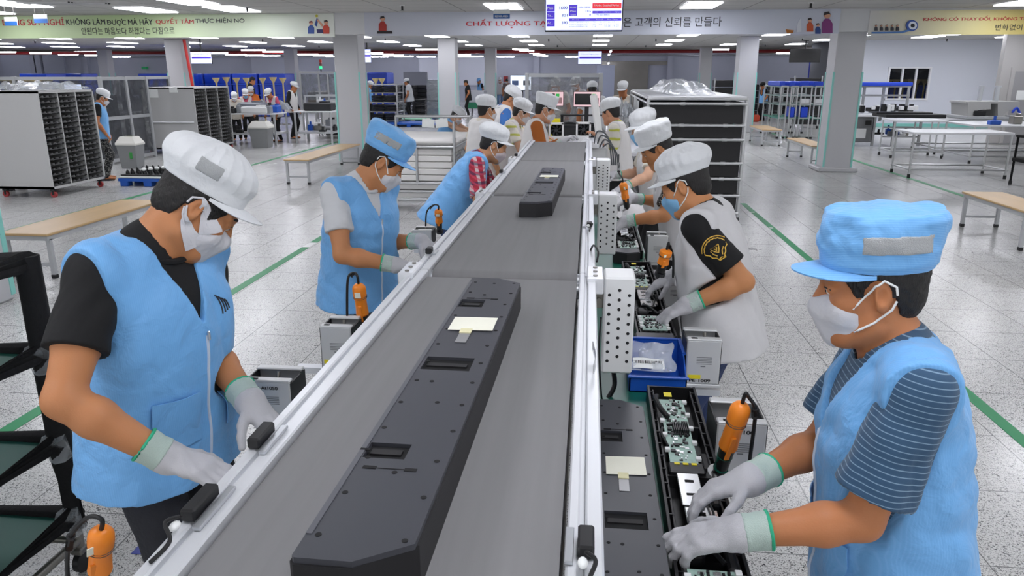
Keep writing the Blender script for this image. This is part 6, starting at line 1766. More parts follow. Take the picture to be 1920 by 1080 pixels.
def person(label, base, head_deg, ht=1.70, lean=8, side=0, twist=0, pitch=15, yaw=0, roll=0, hands=(None, None), poles=(None, None), hdir=(None, None), palm=(None, None), curl=(None, None),
           vest=None, shirt=None, sleeve=.6, trousers=None, cap='puff', capm=None, mask=None, gloves=True, tone='#b9784f', vox=.008, hfine=None, hipshift=(0, 0), group=None, hair=True, girth=1.0,
           shirt_open=.60, vest_hem=-.30, feet=None, legs=True, cat='person', mesh_panel=True, mask_style='mould', shoulder_up=(0, 0), extra=None, eyes=False, brim=.062, cap_rot=(0, 0), glasses=False, long_hair=False, zline=True, wide_loop=False, sleeve_r=.067, collar=False, sitz=None, capm2=None):
    k = ht / 1.70; gx = girth
    H = R(head_deg)
    f0 = Vector((math.cos(H), math.sin(H), 0)); l0 = Vector((-math.sin(H), math.cos(H), 0))
    base = Vector((base[0], base[1], 0))
    Pv = base + Vector((hipshift[0], hipshift[1], (sitz if sitz else .92 * k)))
    U = unit(Z * math.cos(R(lean)) + f0 * math.sin(R(lean))); U = unit(U + l0 * math.tan(R(side)))
    Rt = unit(-l0 + U * l0.dot(U)); Fr = U.cross(Rt); Fr = unit(Fr)
    if Fr.dot(f0) < 0: Fr = -Fr
    TL = .50 * k
    tw = R(twist)
    Ru = unit(Rt * math.cos(tw) + Fr * math.sin(tw) * -1); Fu = unit(Fr * math.cos(tw) + Rt * math.sin(tw))   # upper chest, twist>0 turns to the right side
    Rm = unit(Rt + Ru); Fm = unit(Fr + Fu)
    N = Pv + U * TL
    SR = N - U * .035 * k + Ru * .168 * k * gx ** .5 + U * shoulder_up[1]; SL = N - U * .035 * k - Ru * .168 * k * gx ** .5 + U * shoulder_up[0]
    # head frame
    hf = rot_axis(f0, Z, R(yaw)); hr = unit(hf.cross(Z)); hf = rot_axis(hf, hr, -R(pitch)); hu = unit(hr.cross(hf))
    if roll: hr = rot_axis(hr, hf, R(roll)); hu = rot_axis(hu, hf, R(roll))
    nd = unit(U * .75 + hu * .25 + hf * .45)
    Nk = N + nd * .075 * k
    Hc = Nk + hu * .075 * k + hf * .022 * k
    hs = k ** .5
    def hp(r_, f_, u_): return Hc + hr * (r_ * hs) + hf * (f_ * hs) + hu * (u_ * hs)
    HM = Matrix((hr, hf, hu)).transposed()
    info = dict(Hc=Hc, N=N, SR=SR, SL=SL, Pv=Pv, U=U, Fr=Fm, Rt=Rm, hr=hr, hf=hf, hu=hu)
    # arms
    arms = []
    for i, (S, sg) in enumerate(((SL, -1), (SR, 1))):
        Wt = hands[i]
        if Wt is None: Wt = S - Z * .50 * k + f0 * .08 + Rt * sg * .06
        Wt = Vector(Wt)
        pl = poles[i] if poles[i] is not None else (Vector((0, 0, -1)) + Rt * sg * .55 - f0 * .5)
        E, Wr = ik(S, Wt, .295 * k, .255 * k, pl)
        dr = hdir[i] if hdir[i] is not None else (Wr - E)
        pm = palm[i] if palm[i] is not None else Vector((0, 0, -1))
        arms.append((S, E, Wr, unit(dr), Vector(pm), sg))
    # legs
    hips = [Pv - U * .02 - Rt * .088 * k, Pv - U * .02 + Rt * .088 * k]
    ft = feet or [base - Rt * .11 * k, base + Rt * .11 * k]
    lgs = []
    for h_, f_ in zip(hips, ft):
        f_ = Vector((f_[0], f_[1], 0)); A = f_ + Z * .085 * k
        Kn, A2 = ik(h_, A, .43 * k, .42 * k, f0 + Z * .1)
        lgs.append((h_, Kn, A, f_))
    # field bounds
    P = [Hc + Z * .17, Hc + f0 * .17, Hc - f0 * .16, Hc + l0 * .14, Hc - l0 * .14, N, Pv] + [q for a in arms for q in (a[0], a[1], a[2], a[2] + a[3] * .2)]
    if legs: P += [q for l_ in lgs for q in l_[:3]] + [l_[3] + f0 * .2 for l_ in lgs]
    else: P += [Pv - Z * .3]
    P += [Pv + Rt * .24 + Fr * .2, Pv - Rt * .24 - Fr * .2, N + Rt * .24 + Fr * .16, N - Rt * .24 - Fr * .16, Pv + Rt * .24 - Fr * .2, Pv - Rt * .24 + Fr * .2]
    lo = [min(q[d] for q in P) - .08 for d in range(3)]; hi = [max(q[d] for q in P) + .08 for d in range(3)]
    lo[2] = max(lo[2], -.02)
    fin = ([Hc[d] - .135 * hs for d in range(3)], [Hc[d] + .135 * hs for d in range(3)]) if hfine else None
    fl = Field(*axes(lo, hi, vox, fin, hfine))
    # ---- body
    tab = [(-.2, .150 * gx, .105 * gx, 0), (0, .165 * gx, .118 * gx, 0), (.3, .148 * gx, .105 * gx, .004), (.6, .160 * gx, .115 * gx, .008), (.8, .165 * gx, .108 * gx, .004), (.92, .125, .082, -.004), (1.0, .062, .058, -.012)]
    tab = [(t, w * k, d * k, s_) for t, w, d, s_ in tab]
    fl.add(P_loft(Pv, U, Rm, Fm, TL, tab, -.006), .02)
    for S in (SL, SR): fl.add(P_cone(N + U * .005, S + U * .005, .055 * k, .052 * k), .05)
    fl.add(P_cone(N - U * .05, Nk + hu * .01, .060 * k, .054 * k), .03)
    fl.add(P_cone(Nk, hp(0, -.018, -.015), .054 * k, .056 * k), .03)
    for S, E, Wr, dr, pm, sg in arms:
        fl.add(P_cone(S, S + (E - S) * .5, .056 * k * gx, .049 * k * gx), .03); fl.add(P_cone(S + (E - S) * .5, E, .049 * k * gx, .040 * k), .03)
        fd = E + (Wr - E) * .3
        fl.add(P_cone(E, fd, .041 * k, .043 * k * gx ** .5), .02); fl.add(P_cone(fd, Wr, .043 * k * gx ** .5, .0275 * k), .02)
        if not gloves:
            c_ = curl[0 if sg < 0 else 1] or (.5, .55, .6, .65)
            for pr, kk in hand_prims(Wr, dr, pm, sg > 0, k, c_): fl.add(pr, kk)
        else: pass
    for h_, Kn, A, f_ in lgs:
        if legs:
            fl.add(P_cone(h_, Kn, .078 * k * gx, .050 * k), .04); fl.add(P_cone(Kn, A, .052 * k, .036 * k), .03)
            fl.add(P_cone(A - Z * .03, f_ + f0 * .14 * k + Z * .04, .036 * k, .026 * k), .02)
    # head: skull, jaw, cheeks, brow, nose, lips, ears
    fl.add(P_ell(hp(0, -.012, .038), (.079 * hs, .098 * hs, .088 * hs), HM), .03)
    fl.add(P_ell(hp(0, .022, -.045), (.060 * hs, .072 * hs, .075 * hs), HM), .04)
    fl.add(P_cone(hp(-.012, .066, -.103), hp(.012, .066, -.103), .021 * hs, .021 * hs), .03)
    for s_ in (-1, 1):
        fl.add(P_sph(hp(s_ * .044, .056, -.018), .027 * hs), .025)
        fl.add(P_cone(hp(s_ * .052, .0, -.07), hp(s_ * .03, .055, -.098), .02 * hs, .018 * hs), .03)
    if vox <= .012:
        for s_ in (-1, 1):
            fl.cut(P_sph(hp(s_ * .032, .106, .010), .019 * hs), .016)
            fl.add(P_ell(hp(s_ * .031, .079, .010), (.0165 * hs, .0135 * hs, .0125 * hs), HM), .004)
            fl.add(P_cone(hp(s_ * .012, .088, .030), hp(s_ * .046, .074, .031), .0105 * hs, .009 * hs), .014)
        fl.add(P_cone(hp(0, .086, .020), hp(0, .108, -.026), .0095 * hs, .0135 * hs), .012)
        for s_ in (-1, 1): fl.add(P_sph(hp(s_ * .0125, .098, -.031), .0095 * hs), .008)
        for dz, rr in ((-.058, .0075), (-.069, .008)): fl.add(P_cone(hp(-.019, .083, dz), hp(.019, .083, dz), rr * hs, rr * hs), .007)
        fl.cut(P_cone(hp(-.02, .095, -.0635), hp(.02, .095, -.0635), .003, .003), .003)
    for s_ in (-1, 1):
        EM = Matrix((unit(hr * s_ + hf * -.35), unit(hf + hr * s_ * .35), hu)).transposed()
        fl.add(P_ell(hp(s_ * .080, -.012, .004), (.008 * hs, .019 * hs, .032 * hs), EM), .012)
        fl.add(P_ell(hp(s_ * .080, -.008, -.018), (.009 * hs, .011 * hs, .014 * hs), EM), .01)
        if vox <= .012: fl.cut(P_ell(hp(s_ * .092, -.008, .004), (.0105 * hs, .0105 * hs, .0185 * hs), EM), .003)
    body_field = fl
    root = field_obj(fl, 'person', skin(tone), None, 1); body_mesh = o_last[0]
    # shift origin to the feet
    root.data.transform(Matrix.Translation(-base)); root.location = base
    tag(root, label, cat, group)
    # ---- head field alone, for hair, cap and mask offsets
    hv = hfine or vox
    hlo = [Hc[d] - .19 for d in range(3)]; hhi = [Hc[d] + .19 for d in range(3)]
    def newf(v=hv, l_=hlo, h_=hhi): return Field(*axes(l_, h_, v))
    def skull(f, inf=0.0):
        f.add(P_ell(hp(0, -.012, .038), ((.079 + inf) * hs, (.098 + inf) * hs, (.088 + inf) * hs), HM), .03)
        f.add(P_ell(hp(0, .0, -.04), ((.060 + inf) * hs, (.072 + inf) * hs, (.075 + inf) * hs), HM), .04); return f
    if hair:
        f = skull(newf(), .007)
        f.keep(below(hp(0, .028, -.02), hf * 1.0 + hu * -.55 + Vector((0, 0, 0))))       # front hairline slants behind the temple
        f.keep(below(hp(0, -.05, -.062), -hu + hf * .35))
        for s_ in (-1, 1):
            f.cut(P_ell(hp(s_ * .080, -.0, .0), (.03 * hs, .026 * hs, .036 * hs), HM), .004)
        f.add(P_ell(hp(0, -.060, -.014), (.060 * hs, .048 * hs, .060 * hs), HM), .012)
        h0, hF, hU = npv(Hc), npv(hf), npv(hu)
        def below_ear(x, y, z):
            px, py, pz = x - h0[0], y - h0[1], z - h0[2]
            b = px * hF[0] + py * hF[1] + pz * hF[2]; u = px * hU[0] + py * hU[1] + pz * hU[2]
            return np.minimum(b + .036 * hs - u * .2, -u - .002)
        f.keep(below_ear)
        if long_hair:
            f.add(P_cone(hp(0, -.085, -.02), hp(0, -.10, -.15), .055 * hs, .03 * hs), .03)
        if cap: f.keep(below(hp(0, 0, .066), rot_axis(hu, hr, R(cap_rot[0]))))
        else: f.add(P_ell(hp(0, -.01, .062), (.086 * hs, .104 * hs, .08 * hs), HM), .01)
        f.keep(below(hp(0, .082, .03), hf))
        if vox <= .012: f.shift(wrinkle(3, .002, 160))
        field_obj(f, 'hair', M_hair, root, 1)
    if eyes:
        for s_ in (-1, 1):
            e = MB().sphere(hp(s_ * .031, .0805, .0085), .0124 * hs, 14, 10)
            eo = e.build('eye', M_eyew, root, True)
            MB().sphere(hp(s_ * .0312, .0885, .0075), .0055 * hs, 10, 8).build('iris', M_iris, eo, True)
        for s_ in (-1, 1):
            MB().tube([hp(s_ * .0155, .0905, .031), hp(s_ * .032, .0925, .0365), hp(s_ * .05, .078, .033)], [.002, .0042, .0015], 8).build('eyebrow', M_hair, root, True)
            MB().tube([hp(s_ * .018, .0905, .0115), hp(s_ * .031, .0950, .0155), hp(s_ * .046, .0835, .0115)], .0015, 6).build('eyelash', M_hair, root, True)
    # ---- cap
    if cap:
        cm = capm or M_capw
        crx, crz = R(cap_rot[0]), R(cap_rot[1])
        cr = hr; cf = rot_axis(hf, hr, crx); cu = rot_axis(hu, hr, crx)
        CM = Matrix((cr, cf, cu)).transposed()
        def cp(r_, f_, u_): return Hc + cr * (r_ * hs) + cf * (f_ * hs) + cu * ((u_ + .020) * hs)
        f = newf(hv, [Hc[d] - .22 for d in range(3)], [Hc[d] + .22 for d in range(3)])
        band = [(-1, .0885 * hs, .1085 * hs, -.010), (1, .092 * hs, .111 * hs, -.012)]
        f.add(P_loft(cp(0, 0, .058), cu, cr, cf, .030 * hs, band, 0, 2.1), .01)
        if cap == 'puff':
            f.add(P_ell(cp(0, -.022, .100), (.101 * hs, .120 * hs, .058 * hs), CM), .02)
            f.add(P_ell(cp(0, -.052, .078), (.094 * hs, .092 * hs, .055 * hs), CM), .02)
        elif cap == 'flat':
            tabc = [(-1, .091 * hs, .110 * hs, -.012), (0, .096 * hs, .117 * hs, -.014), (.75, .099 * hs, .121 * hs, -.018), (1, .093 * hs, .112 * hs, -.018)]
            f.add(P_loft(cp(0, 0, .095), cu, cr, cf, .050 * hs, tabc, 0, 2.3), .02)
            f.add(P_ell(cp(0, -.018, .126), (.092 * hs, .110 * hs, .033 * hs), CM), .02)
        else:   # 'round': close mob cap
            f.add(P_ell(cp(0, -.022, .082), (.098 * hs, .120 * hs, .076 * hs), CM), .02)
            f.add(P_ell(cp(0, -.06, .05), (.085 * hs, .08 * hs, .062 * hs), CM), .02)
        c0, a_r, a_f, a_u = npv(cp(0, -.02, .06)), npv(cr), npv(cf), npv(cu)
        sd = (abs(hash(label)) % 97) if False else sum(map(ord, label)) % 97
        wr = wrinkle(sd, .0085 if cap == 'flat' else .0055, 30 if cap == 'flat' else 38)
        def pleat(x, y, z):
            px, py, pz = x - c0[0], y - c0[1], z - c0[2]
            a = px * a_r[0] + py * a_r[1] + pz * a_r[2]; b = px * a_f[0] + py * a_f[1] + pz * a_f[2]; h = px * a_u[0] + py * a_u[1] + pz * a_u[2]
            th = np.arctan2(a, b)
            rr = np.clip(np.sqrt(a * a + b * b) / .09, 0, 1)
            env = np.clip((h + .01) / .03, 0, 1) * rr
            return ((.0032 if cap != 'flat' else .0012) * np.abs(np.sin(th * 9 + sd)) * env + wr(x, y, z) * np.clip(h / .02 + .2, 0.1, 1)).astype(F32)
        f.shift(pleat)
        f.keep(below(cp(0, 0, .028), -cu))
        co = field_obj(f, 'cap', cm, root, 1)
        # mesh panel or band round the sides
        if mesh_panel and (vox < .0085 or capm is M_capb):
            for sg_ in (-1, 1):
                g = f.copy(); g.D = g.D - max(.0016, hv * .42)
                def reg(x, y, z):
                    px, py, pz = x - c0[0], y - c0[1], z - c0[2]
                    a = px * a_r[0] + py * a_r[1] + pz * a_r[2]; b = px * a_f[0] + py * a_f[1] + pz * a_f[2]; h = px * a_u[0] + py * a_u[1] + pz * a_u[2]
                    return np.maximum(np.maximum(np.maximum(np.abs(h - .030) - .019, b - (.055 if cap == 'flat' else .02)), -b - (.075 if cap == 'flat' else .045)), -a * sg_ + .03)
                g.keep(reg); g.keep(lambda x, y, z: .0 - (f.D + .004))
                field_obj(g, 'mesh_panel', capm2 or M_capm, co, 0)
        # brim: a curved visor
        def bf(a, b):
            th = R(-82 + 164 * a); out_ = math.cos((a - .5) * math.pi) ** .55
            e = 1.0 + b * out_ * brim / .1
            x_ = .0905 * math.sin(th) * (1 + b * out_ * .12); y_ = .109 * math.cos(th) - .010 + b * out_ * brim
            return cp(x_, y_, .035 - b * out_ * brim * .16 - .28 * abs(math.sin(th)) ** 2.5 * .03 * (1 + b))
        br_ = MB().grid(bf, 22, 5, .0035).build('brim', cm, co, True)
    # ---- mask
    if mask is not None:
        f = newf()
        f.add(P_ell(hp(0, .030, -.055), (.0665 * hs, .073 * hs, .070 * hs), HM), .02)
        f.add(P_cone(hp(0, .088, -.006), hp(0, .100, -.034), .011 * hs, .0185 * hs), .03)
        f.add(P_cone(hp(0, .098, -.036), hp(0, .074, -.104), .020 * hs, .024 * hs), .03)
        for s_ in (-1, 1): f.add(P_sph(hp(s_ * .040, .062, -.035), .030 * hs), .02)
        f.keep(below(hp(0, .102, -.010), hu + hf * .28))
        for s_ in (-1, 1): f.keep(below(hp(s_ * .060, .032, -.03), hr * s_ * .45 - hf * .9))
        f.keep(below(hp(0, .03, -.130), -hu - hf * .1))
        if vox <= .012: f.shift(wrinkle(5, .0012, 90))
        mo = field_obj(f, 'mask', mask, root, 1)
        lr = .0026 if wide_loop else .0024
        hb = BVHTree.FromPolygons([Vector(v) for v in body_mesh[0].tolist()], body_mesh[1].tolist())
        def cling(ps):
            out = []
            for i in range(len(ps) - 1):
                for q in range(5):
                    p = ps[i] + (ps[i + 1] - ps[i]) * (q / 5); co, nn, _, _ = hb.find_nearest(p)
                    if co is not None and (p - co).dot(nn) < lr * .8: p = co + nn * lr * .8
                    out.append(p)
            return out
        for s_ in (-1, 1):
            lp = MB()
            A = [(.066, .046, -.024), (.078, .010, .014), (.088, -.012, .036), (.090, -.034, .022), (.088, -.036, .0)]
            B = [(.061, .042, -.078), (.074, .006, -.056), (.086, -.026, -.026), (.089, -.036, -.004)]
            for C_ in (A, B):
                lp.tube(cling([hp(s_ * c[0], c[1], c[2]) for c in C_]), lr, 8)
            if wide_loop:      # broad cut-out wings of a moulded mask
                for C_, w0 in ((A[:3], .026), (B, .022)):
                    n_ = 12
                    def wing(i, j):
                        t = i * (len(C_) - 1) * .999; m_ = int(t); g_ = t - m_
                        c0_, c1_ = C_[m_], C_[m_ + 1]
                        p = [c0_[d] + (c1_[d] - c0_[d]) * g_ for d in range(3)]
                        df, du = c1_[1] - c0_[1], c1_[2] - c0_[2]; ln = math.hypot(df, du); w = (w0 * (1 - i) ** 1.3 + .004) * (j - .5) * 2
                        P = hp(s_ * p[0], p[1] - du / ln * w + .012 * (1 - i), p[2] + df / ln * w)
                        co, nn, _, _ = hb.find_nearest(P)
                        return co + nn * .0045
                    lp.grid(wing, 14, 5, .002)
            lp.build('ear_loop', mask if wide_loop else M_white, mo, True)
    if glasses:
        g = MB()
        for s_ in (-1, 1):
            g.tube([hp(s_ * (.033 + .024 * math.cos(q)), .102 - .012 * abs(math.cos(q)), .008 + .017 * math.sin(q)) for q in np.linspace(0, 2 * math.pi, 14, endpoint=False)], .0012, 6, True)
            g.tube([hp(s_ * .057, .09, .01), hp(s_ * .078, .04, .014), hp(s_ * .083, -.01, .012)], .0014, 6)
        g.build('safety_glasses', mat('clear_frame', '#d8dadd', .2), root, True)
    # ---- clothes
    clo = [min(q[d] for q in P) - .06 for d in range(3)]; chi = [max(q[d] for q in P) + .06 for d in range(3)]
    chi[2] = max(N.z, SL.z, SR.z) + .12
    up_lo = list(clo); up_lo[2] = min(Pv.z - .32 * k, min(a[1].z for a in arms) - .1)
    wv = vox
    def torso(f, inf, t_lo, loose=0.0, strap=.05, out=1.0):
        tb = [(t_lo, (.184 + loose * 1.3) * gx, (.136 + loose * 1.3) * gx, 0), (0, (.175 + loose) * gx, (.126 + loose) * gx, 0), (.3, (.160 + loose) * gx, (.116 + loose) * gx, .004), (.6, (.168 + loose * .6) * gx, (.121 + loose * .6) * gx, .008), (.8, .172 * gx, .114 * gx, .004), (.92, .135, .088, -.004), (1.0, .075, .066, -.010)]
        f.add(P_loft(Pv, U, Rm, Fm, TL, [(t, w * k, d * k, s_) for t, w, d, s_ in tb], inf), .02)
        for S in (SL, SR):
            q = N + (S - N) * out
            f.add(P_cone(N + U * .004 - U * (.016 if strap > .055 else 0), q + U * .004, (.046 if strap > .055 else strap) * k + inf, strap * k + inf), .05)
        return f
    sd = sum(map(ord, label))
    nk = P_cone(N - U * .03 * k + Fm * .012, Nk + nd * .14, .062 * k, .075 * k)
    if trousers is not None and legs:
        f = Field(*axes([clo[0], clo[1], -.02], [chi[0], chi[1], Pv.z + .16], vox))
        f.add(P_loft(Pv, U, Rt, Fr, TL, [(-.22, .150 * k * gx, .112 * k * gx, 0), (0, .172 * k * gx, .124 * k * gx, 0), (.2, .160 * k * gx, .114 * k * gx, 0)], .004), .03)
        for h_, Kn, A, f_ in lgs:
            f.add(P_cone(h_, Kn, .082 * k * gx, .066 * k), .04); f.add(P_cone(Kn, A + Z * .01, .068 * k, .056 * k), .03)
        f.shift(wrinkle(sd + 1, .006, 26, (1, 1, 1.5)))
        f.keep(below((0, 0, .05), -Z))
        field_obj(f, 'trousers', trousers, root, 1)
        for h_, Kn, A, f_ in lgs:
            s_ = MB(); s_.grid(lambda a, b: f_ + f0 * (.0 + .20 * a - .06) * k + l0 * (.042 * k * math.cos(math.pi * b) * math.sin(math.pi * min(max(a, .06), .94)) ** .35) + Z * (.004 + .065 * k * math.sin(math.pi * b) * (1 - .45 * a) * math.sin(math.pi * min(max(a, .06), .94)) ** .3), 10, 10)
            s_.build('shoe', M_shoe, root, True)
    if shirt is not None:
        f = Field(*axes(up_lo, chi, wv))
        torso(f, .008, -.16 if vest is not None else -.3, .012, .052)
        for S, E, Wr, dr, pm, sg in arms:
            if sleeve <= 1:
                en = S + (E - S) * sleeve; f2 = Field(*f.ax)
                f2.add(P_cone(S - unit(E - S) * .01, en + (E - S) * .12, .057 * k * gx ** .5, sleeve_r * k * gx ** .5), 0)
                f2.shift(wrinkle(sd + 9, .006, 38))
                f2.keep(below(en, E - S))
                h = np.maximum(.03 - np.abs(f.D - f2.D), 0) / .03
                f.D = np.minimum(f.D, f2.D) - h * h * .03 * .25 * (f2.D < .05)
            else:
                f.add(P_cone(S, E, .066 * k, .056 * k), .03); f.add(P_cone(E, E + (Wr - E) * (sleeve - 1), .056 * k, .046 * k), .03)
        if vest is None: f.shift(wrinkle(sd, .006, 28))
        f.cut(nk, .004)
        so = field_obj(f, 'shirt', shirt, root, 1)
        info['shirt'] = so; info['shirt_mesh'] = o_last[0]
        if not collar and vox < .0125:
            rg = [N + U * ((.014 - .034 * math.cos(q)) * k) + Fm * ((.078 * math.cos(q) + .010) * k) + Rm * (.080 * math.sin(q) * k) for q in np.linspace(-1.75, 1.75, 22)]
            MB().tube(rg, [.003] + [.0085] * 20 + [.003], 8).build('neck_band', shirt, so, True)
        if collar:
            def cf_(i, j):
                q = .35 + (2 * math.pi - .7) * i
                return N + U * ((-.014 + .052 * j - .038 * max(0, math.cos(q)) * (1 + .5 * (1 - j))) * k) + Fm * (((.072 - .006 * j) * math.cos(q) + .010) * k) + Rm * ((.076 - .008 * j) * math.sin(q) * k)
            MB().grid(cf_, 30, 5, -.005).build('collar', shirt, so, True)
    if vest is not None:
        f = Field(*axes(up_lo, chi, wv))
        torso(f, .017, vest_hem - .06, .020, .061, .97)
        f.shift(wrinkle(sd + 4, .0085 if vox < .012 else .006, 24, (1.2, 1.2, .7)))
        oN, uN, rN, fN = npv(Pv), npv(U), npv(Rm), npv(Fm)
        tv, TLk = shirt_open, TL
        def vcut(x, y, z):
            px, py, pz = x - oN[0], y - oN[1], z - oN[2]
            t = (px * uN[0] + py * uN[1] + pz * uN[2]) / TLk; a = px * rN[0] + py * rN[1] + pz * rN[2]; b = px * fN[0] + py * fN[1] + pz * fN[2]
            wdt = np.where(t > tv, .004 + (t - tv) * .17, -.05 + 0 * t)
            return -np.maximum(np.abs(a) - wdt, -b - .0)
        f.keep(vcut); f.cut(P_cone(N - U * .03 * k + Fm * .012, Nk + nd * .14, .078 * k, .085 * k), .006)
        def side_cut(x, y, z):
            px, py, pz = x - oN[0], y - oN[1], z - oN[2]
            t = (px * uN[0] + py * uN[1] + pz * uN[2]) / TLk
            return np.abs(px * rN[0] + py * rN[1] + pz * rN[2]) - (.196 * k * gx + np.clip((.62 - t) * .35, 0, .12))
        f.keep(side_cut)
        for S, E, Wr, dr, pm, sg in arms:   # arm openings
            d_ = unit(E - S)
            f.cut(P_cone(S + Rm * sg * .095 * k - U * .035 * k, S + d_ * .2 * k + Rm * sg * .06 * k, .070 * k, .070 * k), .012)
            f.cut(P_cone(S + d_ * .10 * k + Rm * sg * .035 * k, E + d_ * .02, .071 * k, .067 * k), .012); f.cut(P_cone(E, Wr, .060 * k, .05 * k), .006)
        f.keep(below(Pv + U * vest_hem * TL * .8, -U * .6 - Z * .4))
        vo = field_obj(f, 'vest', vest, root, 1)
        info['vest'] = vo; info['vest_mesh'] = o_last[0]
    # ---- gloves
    if gloves:
        for i, (S, E, Wr, dr, pm, sg) in enumerate(arms):
            fa = unit(Wr - E); c_ = curl[i] or (.42, .48, .52, .58)
            gl = [min(q[d] for q in (Wr - fa * .1, Wr + dr * .2)) - .13 for d in range(3)]; gh = [max(q[d] for q in (Wr - fa * .1, Wr + dr * .2)) + .13 for d in range(3)]
            gv = min(vox * .5, .0065) if vox > .006 else .0028
            f = Field(*axes(gl, gh, gv))
            for pr, kk in hand_prims(Wr, dr, pm, sg > 0, k * 1.03, c_, r=.0106): f.add(pr, kk)
            f.add(P_cone(Wr - fa * .062, Wr, .040 * k, .0345 * k), .02); f.add(P_cone(Wr, Wr + dr * .03, .0345 * k, .024 * k), .02)
            f.shift(wrinkle(sd + i, .0012, 130))
            f.keep(below(Wr - fa * .064, -fa))
            go = field_obj(f, 'glove', M_glove, root, 1)
            x_, y_, _ = frame_from(fa)
            g = f.copy(); g.D = g.D - .0012; g.keep(below(Wr - fa * .012, fa)); g.keep(lambda x, y, z: -(f.D + .004))
            field_obj(g, 'cuff', M_cuff, go, 0)
            cpt = Wr - fa * .063
            MB().tube([cpt + x_ * .0395 * k * math.cos(q) + y_ * .0395 * k * math.sin(q) for q in np.linspace(0, 2 * math.pi, 22, endpoint=False)], .0042, 7, True).build('hem', M_hem, go, True)
    info['arms'] = arms; info['root'] = root
    if DBG:
        print('PERSON', label); print('   ', {n: tuple(round(q) for q in prj(p)) for n, p in dict(head=Hc, neck=N, SR=SR, SL=SL, pelvis=Pv, eL=arms[0][1], wL=arms[0][2], eR=arms[1][1], wR=arms[1][2], face=hp(0, .1, 0), nose=hp(0, .115, -.026), earL=hp(-.08, -.012, 0), earR=hp(.08, -.012, 0), hback=hp(0, -.11, 0), top=hp(0, 0, .15)).items()})
    return root, info

def bvh_of(mesh): return BVHTree.FromPolygons([Vector(v) for v in mesh[0].tolist()], mesh[1].tolist())
def drape(bvh, pts, d, lift=.0015):
    out = []
    for p in pts:
        h = bvh.ray_cast(Vector(p), Vector(d))
        if h[0] is not None: out.append(h[0] - Vector(d).normalized() * lift)
    return out
def vest_front(info, k=1.0, zt=.60, zb=-.22, mzip=None):
    """zip down the front, pulled onto the cloth"""
    bv = bvh_of(info['vest_mesh']); U, Fr, Rt, Pv = info['U'], info['Fr'], info['Rt'], info['Pv']
    pts = [Pv + U * (.5 * t) + Fr * .5 for t in np.linspace(zb, zt, 40)]
    q = drape(bv, pts, -Fr, .001)
    if len(q) > 3:
        zo = MB().tube(q, .0042, 6).build('zipper', mzip or mat('zip_pale', '#c9d4e4', .4), info['vest'], True)
        MB().box(q[-1] + Fr * .006, (.007, .007, .026), .002).build('zip_pull', M_alu, info['vest'])
    return bv
def vest_pocket(info, bv, a0, a1, t0, t1, m, name='pocket'):
    U, Fr, Rt, Pv = info['U'], info['Fr'], info['Rt'], info['Pv']
    def fn(i, j):
        p = Pv + Rt * (a0 + (a1 - a0) * i) + U * (.5 * (t0 + (t1 - t0) * j)) + Fr * .6
        h = bv.ray_cast(p, -Fr)
        return (h[0] if h[0] is not None else p - Fr * .45) + Fr * (.004 + .004 * j)
    MB().grid(fn, 12, 12, .003).build(name, m, info['vest'], True)
# ---------------------------------------------------------------- the four workers nearest the camera
# left worker: white puffed cap, blue vest, black T-shirt
LMh = [ond(470, 755, 2.05), ond(315, 858, 1.80)]     # his left (far) wrist, right (near) wrist
lm, I = person('man in white cap, blue vest and black tee by the foam cart', (-1.195, 1.84), -15, ht=1.775, lean=6, pitch=44, yaw=44, hands=(LMh[0], LMh[1]), poles=(Vector((-.5, .3, -1)), Vector((-.4, -.9, -.6))),
    hdir=(Vector((.75, -.35, -.55)), Vector((1, .05, -.32))), palm=(Vector((-.5, 0, -1)), Vector((-.2, .1, -1))), curl=((.35, .4, .45, .5), (.25, .3, .35, .4)),
    vest=M_vblue, shirt=M_tblk, sleeve=.62, trousers=M_jean, cap='puff', mask=M_mask, vox=.0052, hfine=.0036, girth=1.04, tone='#c08257', eyes=True, shirt_open=.66, cap_rot=(8, 0), wide_loop=True)
bv = vest_front(I, zt=.62)
U_, F_, R_, P_ = I['U'], I['Fr'], I['Rt'], I['Pv']
for k in range(4):   # dark curved mark on the chest
    c0 = P_ - R_ * .085 + U_ * (.5 * .72)
    pts = [c0 - R_ * (-.018 + .012 * k * .8 + .016 * math.sin(q)) + U_ * (.036 * math.cos(q) - .006 * k) + F_ * .5 for q in np.linspace(.2, 2.1 - .25 * k, 9)]
    q_ = drape(bv, pts, -F_, .0008)
    if len(q_) > 2: MB().tube(q_, .0022, 5).build('chest_mark', Mtk, I['vest'], True)
vest_pocket(I, bv, .035, .16, .04, .32, M_vblue); vest_pocket(I, bv, -.16, -.06, .04, .32, M_vblue)
# right worker: blue cap, striped polo
M_polo = striped('striped_polo', '#2c4d6a', '#7f9bb2', 520, (0.15, 0, 1), .8, .10, .15)
RMh = [ond(1383, 1000, 1.54), ond(1405, 900, 1.70)]
rm, I = person('man in flat blue cap, blue vest and striped polo', (.715, 1.56), 174, ht=1.63, lean=6, pitch=8, yaw=-3, hands=(RMh[0], RMh[1]), poles=(Vector((.1, -.1, -1)), Vector((.3, .4, -1))),
    hdir=(Vector((-1, .05, -.25)), Vector((-1, -.1, -.3))), palm=(Vector((0, 0.2, -1)), Vector((-.1, -.2, -1))), curl=((.3, .4, .5, .6), (.4, .5, .55, .6)),
    vest=M_vblue, shirt=M_polo, sleeve=.78, trousers=M_jean, cap='flat', capm=M_capb, mask=M_mask, vox=.0052, hfine=.0036, girth=1.02, tone='#bb7a50', eyes=True, shirt_open=.62, collar=True, cap_rot=(4, 0), sleeve_r=.080)
bv = vest_front(I, zt=.6)
